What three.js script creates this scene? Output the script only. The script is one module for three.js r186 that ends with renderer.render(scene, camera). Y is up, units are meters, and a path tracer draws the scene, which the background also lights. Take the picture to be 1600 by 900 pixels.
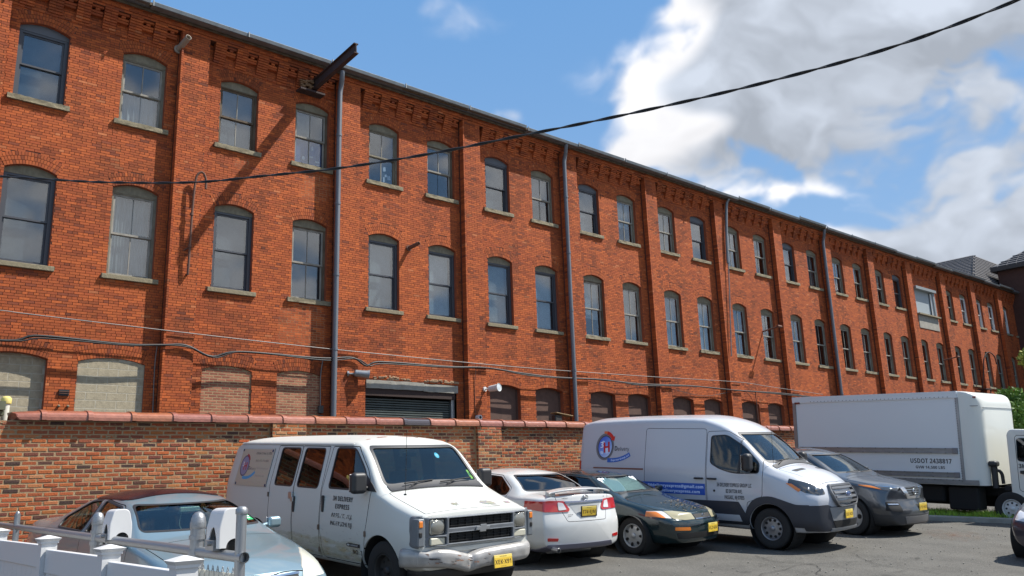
import * as THREE from 'three';
import { mergeGeometries } from 'three/addons/utils/BufferGeometryUtils.js';
import { RoundedBoxGeometry } from 'three/addons/geometries/RoundedBoxGeometry.js';
import { Brush, Evaluator, SUBTRACTION, INTERSECTION } from 'three-bvh-csg';

// ------------------------------------------------------------------ camera, sky, sun, exposure
const { sin, cos, tan, atan, PI, min, max, abs, sqrt, floor, hypot, exp, pow, sign } = Math;
const scene = new THREE.Scene();
const renderer = new THREE.WebGLRenderer({ antialias: true });
renderer.toneMapping = THREE.LinearToneMapping;
renderer.toneMappingExposure = 1.6;
renderer.shadowMap.enabled = true;

const camera = new THREE.PerspectiveCamera(38.088, 16 / 9, 0.1, 600);
{
  const yaw = 0.7186, pitch = 0.23408, roll = -0.03537;
  const f = new THREE.Vector3(sin(yaw) * cos(pitch), sin(pitch), -cos(yaw) * cos(pitch));
  const r0 = new THREE.Vector3(cos(yaw), 0, sin(yaw)), u0 = new THREE.Vector3().crossVectors(r0, f);
  const r = r0.clone().multiplyScalar(cos(roll)).addScaledVector(u0, sin(roll));
  const u = u0.clone().multiplyScalar(cos(roll)).addScaledVector(r0, -sin(roll));
  camera.quaternion.setFromRotationMatrix(new THREE.Matrix4().makeBasis(r, u, f.clone().negate()));
  camera.position.set(0, 1.3, 20);
}
const SUN = new THREE.Vector3(1.58, 2.6, 1.0).normalize();
const sun = new THREE.DirectionalLight(new THREE.Color(1.0, 0.955, 0.88), 5.0);
sun.name = 'sun'; sun.position.copy(SUN).multiplyScalar(120).add(new THREE.Vector3(20, 0, 0)); sun.target.position.set(20, 0, 0);
sun.castShadow = true; sun.shadow.radius = 1; sun.shadow.mapSize.set(4096, 4096);
Object.assign(sun.shadow.camera, { left: -60, right: 60, top: 45, bottom: -45, near: 1, far: 300 });
scene.add(sun, sun.target);

// seeded random numbers and value noise
let seed = 7;
const rnd = () => { seed = (seed + 0x6d2b79f5) | 0; let t = Math.imul(seed ^ (seed >>> 15), 1 | seed); t = (t + Math.imul(t ^ (t >>> 7), 61 | t)) ^ t; return ((t ^ (t >>> 14)) >>> 0) / 4294967296; };
const rr = (a, b) => a + (b - a) * rnd();
const hash3 = (x, y, z) => { let h = Math.imul(x, 374761393) ^ Math.imul(y, 668265263) ^ Math.imul(z, 2147483647 ^ 0x5bd1e995); h = Math.imul(h ^ (h >>> 13), 1274126177); return ((h ^ (h >>> 16)) >>> 0) / 4294967296; };
const fade = (t) => t * t * (3 - 2 * t), mix = (a, b, t) => a + (b - a) * t, clamp = (x, a = 0, b = 1) => min(b, max(a, x)), sstep = (a, b, x) => fade(clamp((x - a) / (b - a)));
function noise3(x, y, z) {
  const i = floor(x), j = floor(y), k = floor(z), u = fade(x - i), v = fade(y - j), w = fade(z - k);
  const c = (a, b) => mix(hash3(i, j + a, k + b), hash3(i + 1, j + a, k + b), u);
  return mix(mix(c(0, 0), c(1, 0), v), mix(c(0, 1), c(1, 1), v), w);
}
const fbm3 = (x, y, z, n) => { let s = 0, a = 0.5, t = 0; for (let i = 0; i < n; i++) { s += a * noise3(x, y, z); t += a; a *= 0.5; x = x * 2.03 + 11.3; y = y * 2.03 + 5.1; z = z * 2.03 + 7.7; } return s / t; };

{ // sky: blue air over the mill, broken cumulus towards the east; azimuth measured from +x towards +z
  const W = 3072, H = W / 2, data = new Float32Array(W * H * 4);
  // cloud banks [azimuth, elevation, width, height, weight]
  const banks = [
    [-0.575, 0.462, 0.085, 0.036, 0.72], [-0.635, 0.450, 0.045, 0.026, 0.55], [-0.525, 0.495, 0.06, 0.05, 0.7], [-0.50, 0.56, 0.07, 0.06, 0.8], [-0.49, 0.44, 0.06, 0.05, 0.6],
    [-0.36, 0.47, 0.13, 0.11, 1.35], [-0.29, 0.37, 0.13, 0.10, 1.45], [-0.27, 0.44, 0.10, 0.08, 0.9], [-0.41, 0.375, 0.07, 0.045, 0.8], [-0.545, 0.366, 0.09, 0.046, 0.85], [-0.63, 0.350, 0.09, 0.032, 0.75], [-0.49, 0.395, 0.06, 0.03, 0.45],
    [-0.345, 0.262, 0.075, 0.040, 0.95], [-0.27, 0.285, 0.08, 0.06, 1.15], [-0.29, 0.215, 0.07, 0.045, 0.95], [-0.385, 0.252, 0.04, 0.020, 0.55], [-0.35, 0.325, 0.06, 0.02, 0.6],
    [-0.845, 0.432, 0.024, 0.011, 0.66], [-0.795, 0.415, 0.022, 0.009, 0.6], [-0.604, 0.545, 0.035, 0.014, 0.5], [-0.455, 0.272, 0.035, 0.012, 0.6], [-0.71, 0.368, 0.05, 0.018, 0.42], [-0.93, 0.547, 0.06, 0.03, 0.2],
    [-0.515, 0.300, 0.07, 0.020, -0.5], [-0.59, 0.408, 0.045, 0.012, -0.45], [-0.462, 0.465, 0.013, 0.05, -0.45], [-0.455, 0.405, 0.03, 0.02, -0.2],
  ];
  for (let row = 0; row < H; row++) {
    const el = ((row + 0.5) / H - 0.5) * PI, y = sin(el), ce = cos(el);
    for (let col = 0; col < W; col++) {
      const az = ((col + 0.5) / W - 0.5) * 2 * PI, x = cos(az) * ce, z = sin(az) * ce, o = (row * W + col) * 4;
      const up = clamp(y), h = pow(1 - up, 3.0), cs = x * SUN.x + y * SUN.y + z * SUN.z, glow = 0.08 * pow(max(0, cs), 6);
      let r = mix(0.082, 0.33, h) + glow, g = mix(0.212, 0.45, h) + glow, b = mix(0.44, 0.59, h) + glow;
      if (y < 0) { r = 0.12; g = 0.115; b = 0.105; } else {
        const near = az > -1.35 && az < 0.1 && el < 0.85;
        const oc = near ? 7 : 4, warp = fbm3(x * 8 + 3, y * 8, z * 8, 4) - 0.5, wy = fbm3(x * 8 + 13, y * 8 + 4, z * 8, 4) - 0.5;
        const field = (p, q, w) => fbm3(p * 9 + warp * 1.5 + 20, q * 15 + wy * 1.5, w * 9 + warp * 1.5, oc);
        const n = field(x, y, z) - 0.5, open = 0.10 + 1.7 * (fbm3(x * 2 + 9, y * 3, z * 2, 3) - 0.44);
        let m = open;
        if (near) {
          m = 0; for (const [a, e, w, hh, k] of banks) { const q = ((az - a) / w) ** 2 + ((el - e) / hh) ** 2; if (q < 12) m += k * exp(-q * 0.6); }
          m = mix(open, m, sstep(-1.35, -1.15, az) * (1 - sstep(-0.12, 0.1, az)) * (1 - sstep(0.62, 0.85, el)));
        }
        m = min(m, 1.6); const dens = min(m, 1.0) + n * 2.9 * (0.3 + min(1, m * 1.4)), al = pow(sstep(0.20, 0.82, dens), 1.25) * sstep(0.0, 0.07, y);
        if (al > 0) { // lit from the upper right, grey where the vapour is deep
          const n2 = field(x + 0.028 * SUN.x, y + 0.024, z + 0.028 * SUN.z) - 0.5, side = clamp(0.5 + (n - n2) * 2.6), deep = sstep(0.90, 1.5, m + n * 1.0 + 0.5 * (fbm3(x * 5 + 70, y * 8, z * 5, 4) - 0.5));
          const lum = mix(0.56, 0.70, side) * mix(1, mix(0.50, 0.68, side), deep) + 0.06 * pow(max(0, cs), 4);
          r = mix(r, lum * mix(1.0, 0.90, deep), al); g = mix(g, lum * mix(1.0, 0.99, deep), al); b = mix(b, lum * mix(1.03, 1.14, deep), al);
        }
      }
      data[o] = r; data[o + 1] = g; data[o + 2] = b; data[o + 3] = 1;
    }
  }
  const sky = new THREE.DataTexture(data, W, H, THREE.RGBAFormat, THREE.FloatType);
  sky.mapping = THREE.EquirectangularReflectionMapping; sky.magFilter = THREE.LinearFilter; sky.needsUpdate = true;
  scene.background = sky; scene.environment = sky;
}

// ------------------------------------------------------------------ helpers: names, tags, geometry
const used = new Map();
function numbered(name) { const n = used.get(name) ?? 0; used.set(name, n + 1); return n ? `${name}_${String(n).padStart(3, '0')}` : name; }
function tag(o, label, category, group, kind) { if (label) o.userData.label = label; if (category) o.userData.category = category; if (group) o.userData.group = group; if (kind) o.userData.kind = kind; return o; }
function thing(name, label, category, pos = [0, 0, 0], turn = 0, group) { const o = new THREE.Group(); o.name = numbered(name); o.position.set(...pos); o.rotation.y = turn; tag(o, label, category, group); scene.add(o); return o; }
function part(name, geo, mat, parent, top) {
  const m = new THREE.Mesh(Array.isArray(geo) ? merge(geo) : geo, mat); m.name = parent === scene || top ? numbered(name) : name;
  m.castShadow = m.receiveShadow = true; (parent ?? scene).add(m); return m;
}
const bare = (g) => { const q = g.index ? g.toNonIndexed() : g; for (const k of Object.keys(q.attributes)) if (!['position', 'normal', 'uv'].includes(k)) q.deleteAttribute(k); if (!q.attributes.uv) q.setAttribute('uv', new THREE.BufferAttribute(new Float32Array(q.attributes.position.count * 2), 2)); q.morphAttributes = {}; return q; };
const merge = (list) => { const r = mergeGeometries(list.map(bare), false); return r; };
const V = (x, y, z) => new THREE.Vector3(x, y, z);
function box(w, h, d, x = 0, y = 0, z = 0, ry = 0) { const g = new THREE.BoxGeometry(w, h, d); scaleUV(g, w, h, d); if (ry) g.rotateY(ry); g.translate(x, y, z); return g; }
function rbox(w, h, d, r, x = 0, y = 0, z = 0, seg = 2) { const g = new RoundedBoxGeometry(w, h, d, seg, min(r, w / 2.01, h / 2.01, d / 2.01)); g.translate(x, y, z); return worldUV(g); }
function scaleUV(g, w, h, d) { const uv = g.attributes.uv; const s = [[d, h], [d, h], [w, d], [w, d], [w, h], [w, h]]; for (let i = 0; i < uv.count; i++) { const [a, b] = s[floor(i / 4)]; uv.setXY(i, uv.getX(i) * a, uv.getY(i) * b); } }
function worldUV(g) { // planar metres by dominant normal
  const p = g.attributes.position, n = g.attributes.normal, uv = new Float32Array(p.count * 2);
  for (let i = 0; i < p.count; i++) { const ax = abs(n.getX(i)), ay = abs(n.getY(i)), az = abs(n.getZ(i)); const a = ax >= ay && ax >= az ? [p.getZ(i), p.getY(i)] : ay >= az ? [p.getX(i), p.getZ(i)] : [p.getX(i), p.getY(i)]; uv[i * 2] = a[0]; uv[i * 2 + 1] = a[1]; }
  g.setAttribute('uv', new THREE.BufferAttribute(uv, 2)); return g;
}
function cyl(r, h, x = 0, y = 0, z = 0, axis = 'y', n = 16, r2 = r) { const g = new THREE.CylinderGeometry(r2, r, h, n); if (axis === 'x') g.rotateZ(PI / 2); if (axis === 'z') g.rotateX(PI / 2); g.translate(x, y, z); return g; }
function tube(pts, r, n = 8, seg = 0, tension = 0.5) { const c = new THREE.CatmullRomCurve3(pts.map((p) => V(...p)), false, 'catmullrom', tension); return new THREE.TubeGeometry(c, seg || pts.length * 8, r, n, false); }
function rod(a, b, r, n = 8) { const A = V(...a), B = V(...b), d = B.clone().sub(A), g = new THREE.CylinderGeometry(r, r, d.length(), n); g.applyQuaternion(new THREE.Quaternion().setFromUnitVectors(V(0, 1, 0), d.clone().normalize())); g.translate(...A.add(B).multiplyScalar(0.5).toArray()); return g; }
const lathe = (pts, n = 24) => new THREE.LatheGeometry(pts.map(([x, y]) => new THREE.Vector2(x, y)), n);
function roundPoly(pts, r = 0.05, n = 4) { // rounded corner polygon; a point may carry its own radius as third number
  const out = [], N = pts.length;
  for (let i = 0; i < N; i++) {
    const a = pts[(i + N - 1) % N], b = pts[i], c = pts[(i + 1) % N], la = hypot(a[0] - b[0], a[1] - b[1]), lc = hypot(c[0] - b[0], c[1] - b[1]), q = min(b[2] ?? r, la * 0.48, lc * 0.48);
    if (q < 1e-4) { out.push([b[0], b[1]]); continue; }
    const p = [b[0] + (a[0] - b[0]) * q / la, b[1] + (a[1] - b[1]) * q / la], s = [b[0] + (c[0] - b[0]) * q / lc, b[1] + (c[1] - b[1]) * q / lc];
    for (let k = 0; k <= n; k++) { const t = k / n, u = 1 - t; out.push([u * u * p[0] + 2 * u * t * b[0] + t * t * s[0], u * u * p[1] + 2 * u * t * b[1] + t * t * s[1]]); }
  }
  return out;
}
function offsetPoly(P, d) { // grows (d > 0) or shrinks a polygon
  let A = 0; const N = P.length; for (let i = 0; i < N; i++) { const a = P[i], b = P[(i + 1) % N]; A += a[0] * b[1] - b[0] * a[1]; }
  const s = A > 0 ? 1 : -1;
  return P.map((b, i) => { const a = P[(i + N - 1) % N], c = P[(i + 1) % N]; let n1 = [b[1] - a[1], a[0] - b[0]], n2 = [c[1] - b[1], b[0] - c[0]]; const l1 = hypot(...n1) || 1, l2 = hypot(...n2) || 1; n1 = n1.map((v) => v / l1); n2 = n2.map((v) => v / l2); const k = max(0.35, 1 + n1[0] * n2[0] + n1[1] * n2[1]); return [b[0] + s * d * (n1[0] + n2[0]) / k, b[1] + s * d * (n1[1] + n2[1]) / k]; });
}
const shapeOf = (P, holes = []) => { const s = new THREE.Shape(P.map((p) => new THREE.Vector2(p[0], p[1]))); for (const h of holes) s.holes.push(new THREE.Path(h.map((p) => new THREE.Vector2(p[0], p[1])))); return s; };
const extrude = (P, depth, holes, bevel = 0) => new THREE.ExtrudeGeometry(shapeOf(P, holes), bevel ? { depth: depth - 2 * bevel, bevelEnabled: true, bevelThickness: bevel, bevelSize: bevel, bevelOffset: -bevel, bevelSegments: 2 } : { depth, bevelEnabled: false });

// ------------------------------------------------------------------ textures and materials
function tex(n, fn, srgb = false, aspect = 1) { const w = n, h = n / aspect, d = new Uint8Array(w * h * 4); for (let y = 0; y < h; y++) for (let x = 0; x < w; x++) { const c = fn(x / w, y / h, x, y); const o = (y * w + x) * 4; for (let k = 0; k < 3; k++) d[o + k] = clamp(Array.isArray(c) ? c[k] : c) * 255; d[o + 3] = 255; } const t = new THREE.DataTexture(d, w, h); t.wrapS = t.wrapT = THREE.RepeatWrapping; t.magFilter = THREE.LinearFilter; t.minFilter = THREE.LinearMipmapLinearFilter; t.generateMipmaps = true; if (srgb) t.colorSpace = THREE.SRGBColorSpace; t.needsUpdate = true; return t; }
// tileable fbm on a torus of lattice size s
function tnoise(u, v, s, k) { const x = u * s, y = v * s, i = floor(x), j = floor(y), a = fade(x - i), b = fade(y - j), m = (q) => ((q % s) + s) % s; return mix(mix(hash3(m(i), m(j), k), hash3(m(i + 1), m(j), k), a), mix(hash3(m(i), m(j + 1), k), hash3(m(i + 1), m(j + 1), k), a), b); }
const tfbm = (u, v, s, k, n) => { let r = 0, a = 0.5, t = 0; for (let i = 0; i < n; i++) { r += a * tnoise(u, v, s, k + i); t += a; a *= 0.55; s *= 2; } return r / t; };
const rep = (t, s, s2 = s) => { const c = t.clone(); c.repeat.set(s, s2); c.needsUpdate = true; return c; };
const T = {
  grain: tex(512, (u, v) => 0.62 + 0.38 * tfbm(u, v, 8, 3, 6)),                        // stone, mortar, plaster
  bump: tex(512, (u, v) => tfbm(u, v, 16, 31, 5)),
  brick: tex(256, (u, v) => { const n = tfbm(u, v, 6, 51, 5), p = tnoise(u, v, 64, 77); return 0.70 + 0.34 * n - (p > 0.93 ? 0.16 : 0); }),
  wood: tex(256, (u, v) => 0.5 + 0.5 * tfbm(u * 1, v, 4, 91, 3) * (0.7 + 0.5 * tnoise(u, v * 0.06, 64, 93))),
  asphalt: tex(1024, (u, v) => { const a = tnoise(u, v, 256, 101), b = tnoise(u, v, 128, 103), l = tfbm(u, v, 4, 105, 5); let c = 0.52 + 0.30 * (l - 0.5) + 0.30 * (a - 0.5) + 0.14 * (b - 0.5); if (a > 0.86) c += 0.22; return [c, c * 0.975, c * 0.93]; }),
  asphaltBump: tex(1024, (u, v) => 0.6 * tnoise(u, v, 256, 101) + 0.4 * tnoise(u, v, 128, 103)),
  wave: tex(128, (u, v) => tfbm(u, v, 3, 121, 3)),
};
const lin = (r, g, b) => new THREE.Color().setRGB(r, g, b);
const std = (c, roughness = 0.8, extra = {}) => new THREE.MeshStandardMaterial({ color: Array.isArray(c) ? lin(...c) : c, roughness, ...extra });
const phy = (c, roughness = 0.5, extra = {}) => new THREE.MeshPhysicalMaterial({ color: Array.isArray(c) ? lin(...c) : c, roughness, ...extra });
const M = {
  mortarDark: std([0.125, 0.042, 0.024], 0.95, { map: rep(T.grain, 1.3), bumpMap: rep(T.bump, 3), bumpScale: 0.004 }),
  mortarLight: std([0.40, 0.27, 0.15], 0.95, { map: rep(T.grain, 2.1), bumpMap: rep(T.bump, 4), bumpScale: 0.004 }),
  brick: std([1, 1, 1], 0.88, { map: rep(T.brick, 5, 5) }),
  reveal: std([0.33, 0.08, 0.03], 0.9, { map: rep(T.brick, 3), bumpMap: rep(T.bump, 5), bumpScale: 0.006 }),
  stone: std([0.30, 0.255, 0.165], 0.95, { map: rep(T.grain, 2.7), bumpMap: rep(T.bump, 6), bumpScale: 0.01 }),
  concrete: std([0.36, 0.34, 0.29], 0.92, { map: rep(T.grain, 0.9), bumpMap: rep(T.bump, 4), bumpScale: 0.004 }),
  block: std([0.42, 0.36, 0.25], 0.93, { map: rep(T.grain, 2.3), bumpMap: rep(T.bump, 8), bumpScale: 0.004 }),
  frameNew: std([0.052, 0.056, 0.066], 0.45),
  frameOld: std([0.155, 0.115, 0.075], 0.9, { map: rep(T.wood, 3, 1.5), bumpMap: rep(T.wood, 4, 2), bumpScale: 0.004 }),
  frameOld2: std([0.25, 0.225, 0.165], 0.85, { map: rep(T.wood, 2.4, 1.3), bumpMap: rep(T.wood, 4, 2), bumpScale: 0.003 }),
  frameWhite: std([0.62, 0.62, 0.6], 0.5),
  glass: phy([0.74, 0.79, 0.82], 0.02, { transmission: 1, thickness: 0, ior: 1.95, bumpMap: rep(T.wave, 0.5), bumpScale: 0.0006 }),
  glassBlue: phy([0.06, 0.12, 0.34], 0.08, { ior: 1.6 }),
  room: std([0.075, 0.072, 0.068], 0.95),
  galvanized: std([0.36, 0.37, 0.38], 0.42, { metalness: 0.7, map: rep(T.grain, 3), bumpMap: rep(T.bump, 3), bumpScale: 0.0006 }),
  zinc: std([0.24, 0.26, 0.27], 0.5, { metalness: 0.55, map: rep(T.grain, 1.1) }),
  downspout: std([0.19, 0.20, 0.22], 0.5, { metalness: 0.35, map: rep(T.grain, 1.6) }),
  rust: std([0.055, 0.032, 0.03], 0.85, { map: rep(T.grain, 2), bumpMap: rep(T.bump, 6), bumpScale: 0.003 }),
  pipeRust: std([0.16, 0.075, 0.05], 0.85, { map: rep(T.grain, 3) }),
  blackPlastic: std([0.018, 0.018, 0.02], 0.6),
  rubber: std([0.016, 0.016, 0.016], 0.85),
  cable: std([0.012, 0.012, 0.013], 0.55),
  conduit: std([0.20, 0.19, 0.18], 0.5, { metalness: 0.3 }),
  rustPanel: std([0.115, 0.062, 0.045], 0.8, { map: rep(T.grain, 1.2) }),
  slate: std([0.11, 0.105, 0.11], 0.75, { map: rep(T.grain, 1.4) }),
  terracotta: phy([0.36, 0.125, 0.075], 0.34, { clearcoat: 0.55, clearcoatRoughness: 0.22, map: rep(T.grain, 2.2), bumpMap: rep(T.bump, 2), bumpScale: 0.002 }),
  vinyl: std([0.58, 0.58, 0.575], 0.42),
  white: std([0.74, 0.74, 0.72], 0.5),
};
function gy(x, z) { return -0.028 - 0.065 * (clamp(z, 2, 24) - 11.5) + 0.015 * (clamp(x, -8, 40) - 11); }  // the yard falls away from the mill
// ------------------------------------------------------------------ ground
{
  const g = new THREE.PlaneGeometry(700, 700, 140, 140); g.rotateX(-PI / 2);
  const p = g.attributes.position; const uv = g.attributes.uv;
  // denser where it matters: squeeze the grid towards the yard
  for (let i = 0; i < p.count; i++) { const sx = p.getX(i) / 350, sz = p.getZ(i) / 350; const x = 14 + sign(sx) * (abs(sx) * 30 + pow(abs(sx), 4) * 320), z = 12 + sign(sz) * (abs(sz) * 24 + pow(abs(sz), 4) * 320); p.setXYZ(i, x, gy(x, z) + 0.012 * (fbm3(x * 0.5, 3, z * 0.5, 3) - 0.5), z); uv.setXY(i, x, z); }
  g.computeVertexNormals();
  const mat = std([0.165, 0.16, 0.147], 0.93, { map: rep(T.asphalt, 0.42), bumpMap: rep(T.asphaltBump, 0.9), bumpScale: 0.006 });
  tag(part('asphalt_ground', g, mat, scene), 'grey worn asphalt of the parking yard', null, null, 'structure');
}

// ------------------------------------------------------------------ the brick mill
const B0 = 1.97, BAY = 4.48, NB = 14, PW = 0.72, PD = 0.21, CH = 0.0626, BL = 0.2095; // bays, pilasters, course height, brick pitch
const YF = 12.92, YTOP = 13.18, YB = 0.2;
const mill = thing('brick_mill', 'long three storey red brick mill with arched windows and corbelled cornice', 'building', [0, 0, 0]);
const pilX = (i) => B0 + BAY * i;
const sillR = [4.082, 6.31, 8.74, 10.87, 13.235, 15.33, 17.65, 19.71, 22.04, 24.10, 26.50, 28.60, 31.03, 33.16, 35.52, 37.67, 40.08, 42.18, 44.52, 46.61, 48.93, 51.07, 53.48, 55.61, 58.0, 60.03, 62.5, 64.5];
const OW = 1.04;
const openings = []; // { x0, x1, y0, ys (spring), ya (apex), row, i }
for (let i = 0; i < 28; i++) {
  const x1 = sillR[i] - 0.115, x0 = x1 - OW;
  if (i !== 20 && i !== 21) openings.push({ x0, x1, y0: 10.19, ys: 11.955, ya: 12.085, row: 'U', i });
  openings.push({ x0, x1, y0: 6.37, ys: 8.495, ya: 8.625, row: 'M', i });
}
for (let b = 0; b < NB; b++) for (const [a, c] of [[1.02, 2.28], [2.95, 4.18]]) {
  if (b === 2) continue;
  const s = b === 0 ? 0.04 : 0;
  openings.push({ x0: pilX(b) + a - s + (b === 0 ? -0.15 : 0), x1: pilX(b) + c - s * 0.5 - (b === 0 ? 0.1 : 0) + (b === 0 && a > 2 ? 0.12 : 0), y0: 1.6, ys: 4.33, ya: 4.44, row: 'G', i: b * 2 + (a > 2 ? 1 : 0) });
}
openings.push({ x0: 12.0, x1: 15.14, y0: 0.3, ys: 4.32, ya: 4.32, row: 'D', i: 0 });
openings.push({ x0: 48.06, x1: 50.72, y0: 9.30, ys: 11.72, ya: 11.72, row: 'S', i: 0 });
const archY = (o, x) => { if (o.ya === o.ys) return o.ys; const w = (o.x1 - o.x0) / 2, h = o.ya - o.ys, R = (w * w + h * h) / (2 * h), d = x - (o.x0 + o.x1) / 2; return o.ys + sqrt(max(0, R * R - d * d)) - (R - h); };
const ringH = (o) => (o.ya === o.ys ? 0 : o.row === 'G' ? 0.32 : 0.30);

{ // wall core with real openings; brick faces stand proud of it
  const cores = [], reveals = [];
  for (let b = 0; b < NB; b++) {
    const xa = pilX(b) + PW, xb = b === NB - 1 ? pilX(b) + BAY + 1.5 : pilX(b + 1);
    const P = [[xa, YB], [xb, YB], [xb, YF], [xa, YF]];
    const holes = openings.filter((o) => o.x0 > xa - 0.02 && o.x1 < xb + 0.02).map((o) => { const h = [[o.x0, o.y0], [o.x1, o.y0]]; for (let k = 0; k <= 8; k++) { const x = o.x1 + (o.x0 - o.x1) * k / 8; h.push([x, archY(o, x)]); } return h; });
    const g = extrude(P, 0.32, holes); g.translate(0, 0, -0.327); worldUV(g);
    const n = g.toNonIndexed ? g : g, grp = g.groups; // split caps and sides
    const take = (gr) => { const q = new THREE.BufferGeometry(); for (const k of ['position', 'normal', 'uv']) { const a = n.attributes[k]; q.setAttribute(k, new THREE.BufferAttribute(a.array.slice(gr.start * a.itemSize, (gr.start + gr.count) * a.itemSize), a.itemSize)); } return q; };
    cores.push(take(grp[0])); reveals.push(take(grp[1]));
  }
  const front = [];
  for (let b = 0; b <= NB; b++) { const x = b === NB ? pilX(b) + 1.5 : pilX(b); if (b === NB) continue; front.push(box(PW - 0.014, YF - YB, 0.5, x + PW / 2, (YF + YB) / 2, PD - 0.257)); }
  front.push(box(66.3, YTOP - YF, 0.5, 33.0, (YTOP + YF) / 2, PD - 0.257));
  front.push(box(3.2, YF - YB, 0.5, pilX(0) - 1.6 + 0.003, (YF + YB) / 2 , -0.257));
  part('wall', [...cores, ...front], M.mortarDark, mill);
  part('window_reveal', reveals, M.reveal, mill);
  // rooms behind the glass
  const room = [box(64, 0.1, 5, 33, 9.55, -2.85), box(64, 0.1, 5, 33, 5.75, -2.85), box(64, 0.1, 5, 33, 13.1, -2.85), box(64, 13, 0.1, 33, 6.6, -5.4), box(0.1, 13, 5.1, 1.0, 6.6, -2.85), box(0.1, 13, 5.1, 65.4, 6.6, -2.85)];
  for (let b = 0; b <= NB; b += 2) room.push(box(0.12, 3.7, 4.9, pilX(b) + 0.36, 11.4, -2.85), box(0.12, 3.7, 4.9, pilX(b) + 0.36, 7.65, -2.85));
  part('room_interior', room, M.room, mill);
}

// bricks of the mill: every brick its own box; the ones nearest the camera as parts, the others as one mass
const brickTint = (x, y, old) => { const big = fbm3(x * 0.5, y * 0.7, 1.7, 3) - 0.5, v = rnd() + big * 0.75, d = 0.82 + 0.34 * rnd(); let c = [mix(0.35, 0.50, v), mix(0.070, 0.112, v), mix(0.016, 0.022, v)]; if (rnd() < 0.012) c = [0.50, 0.15, 0.05]; if (rnd() < 0.03) c = [0.26, 0.058, 0.02]; const soot = fbm3(x * 2.6 + 9, y * 0.8, 4.2, 4), low = sstep(0.53, 0.66, soot + (y > 4.9 && y < 6.3 ? 0.05 : 0)); if (rnd() < low * 0.8) { const k = rr(0.60, 0.82); c = c.map((q) => q * k); } return c.map((q) => q * d); };
const bricks = [];
function addBrick(x0, x1, y, h, zf, col, rot = 0, cx, cy) { const w = x1 - x0; bricks.push({ x: cx ?? (x0 + x1) / 2, y: cy ?? y + h / 2, z: zf + rr(-0.0025, 0.0015), w, h, rot, col }); }
function courseRun(xa, xb, y, h, zf, k, cut) { // lays one course between xa and xb, cut() returns forbidden intervals
  const header = k % 6 === 3, pitch = header ? BL * 0.52 : BL, off = header ? 0.03 : (k % 2) * BL * 0.5 + (k % 3) * 0.01;
  let runs = [[xa, xb]];
  for (const [a, b] of cut) runs = runs.flatMap(([p, q]) => (b <= p || a >= q ? [[p, q]] : [[p, a], [b, q]].filter(([s, t]) => t - s > 0.025)));
  for (const [p, q] of runs) {
    let x = p; let first = true;
    const start = floor((p - off) / pitch) * pitch + off;
    for (let s = start; s < q; s += pitch) { const a = max(s, p), b = min(s + pitch, q); if (b - a < 0.03) continue; const j = 0.0042; const lo = a === p ? a : a + j, hi = b === q ? b : b - j; addBrick(lo + rr(0, 0.002), hi - rr(0, 0.002), y + 0.004 + rr(-0.001, 0.001), h - 0.0085, zf, brickTint((a + b) / 2, y)); }
  }
}
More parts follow.
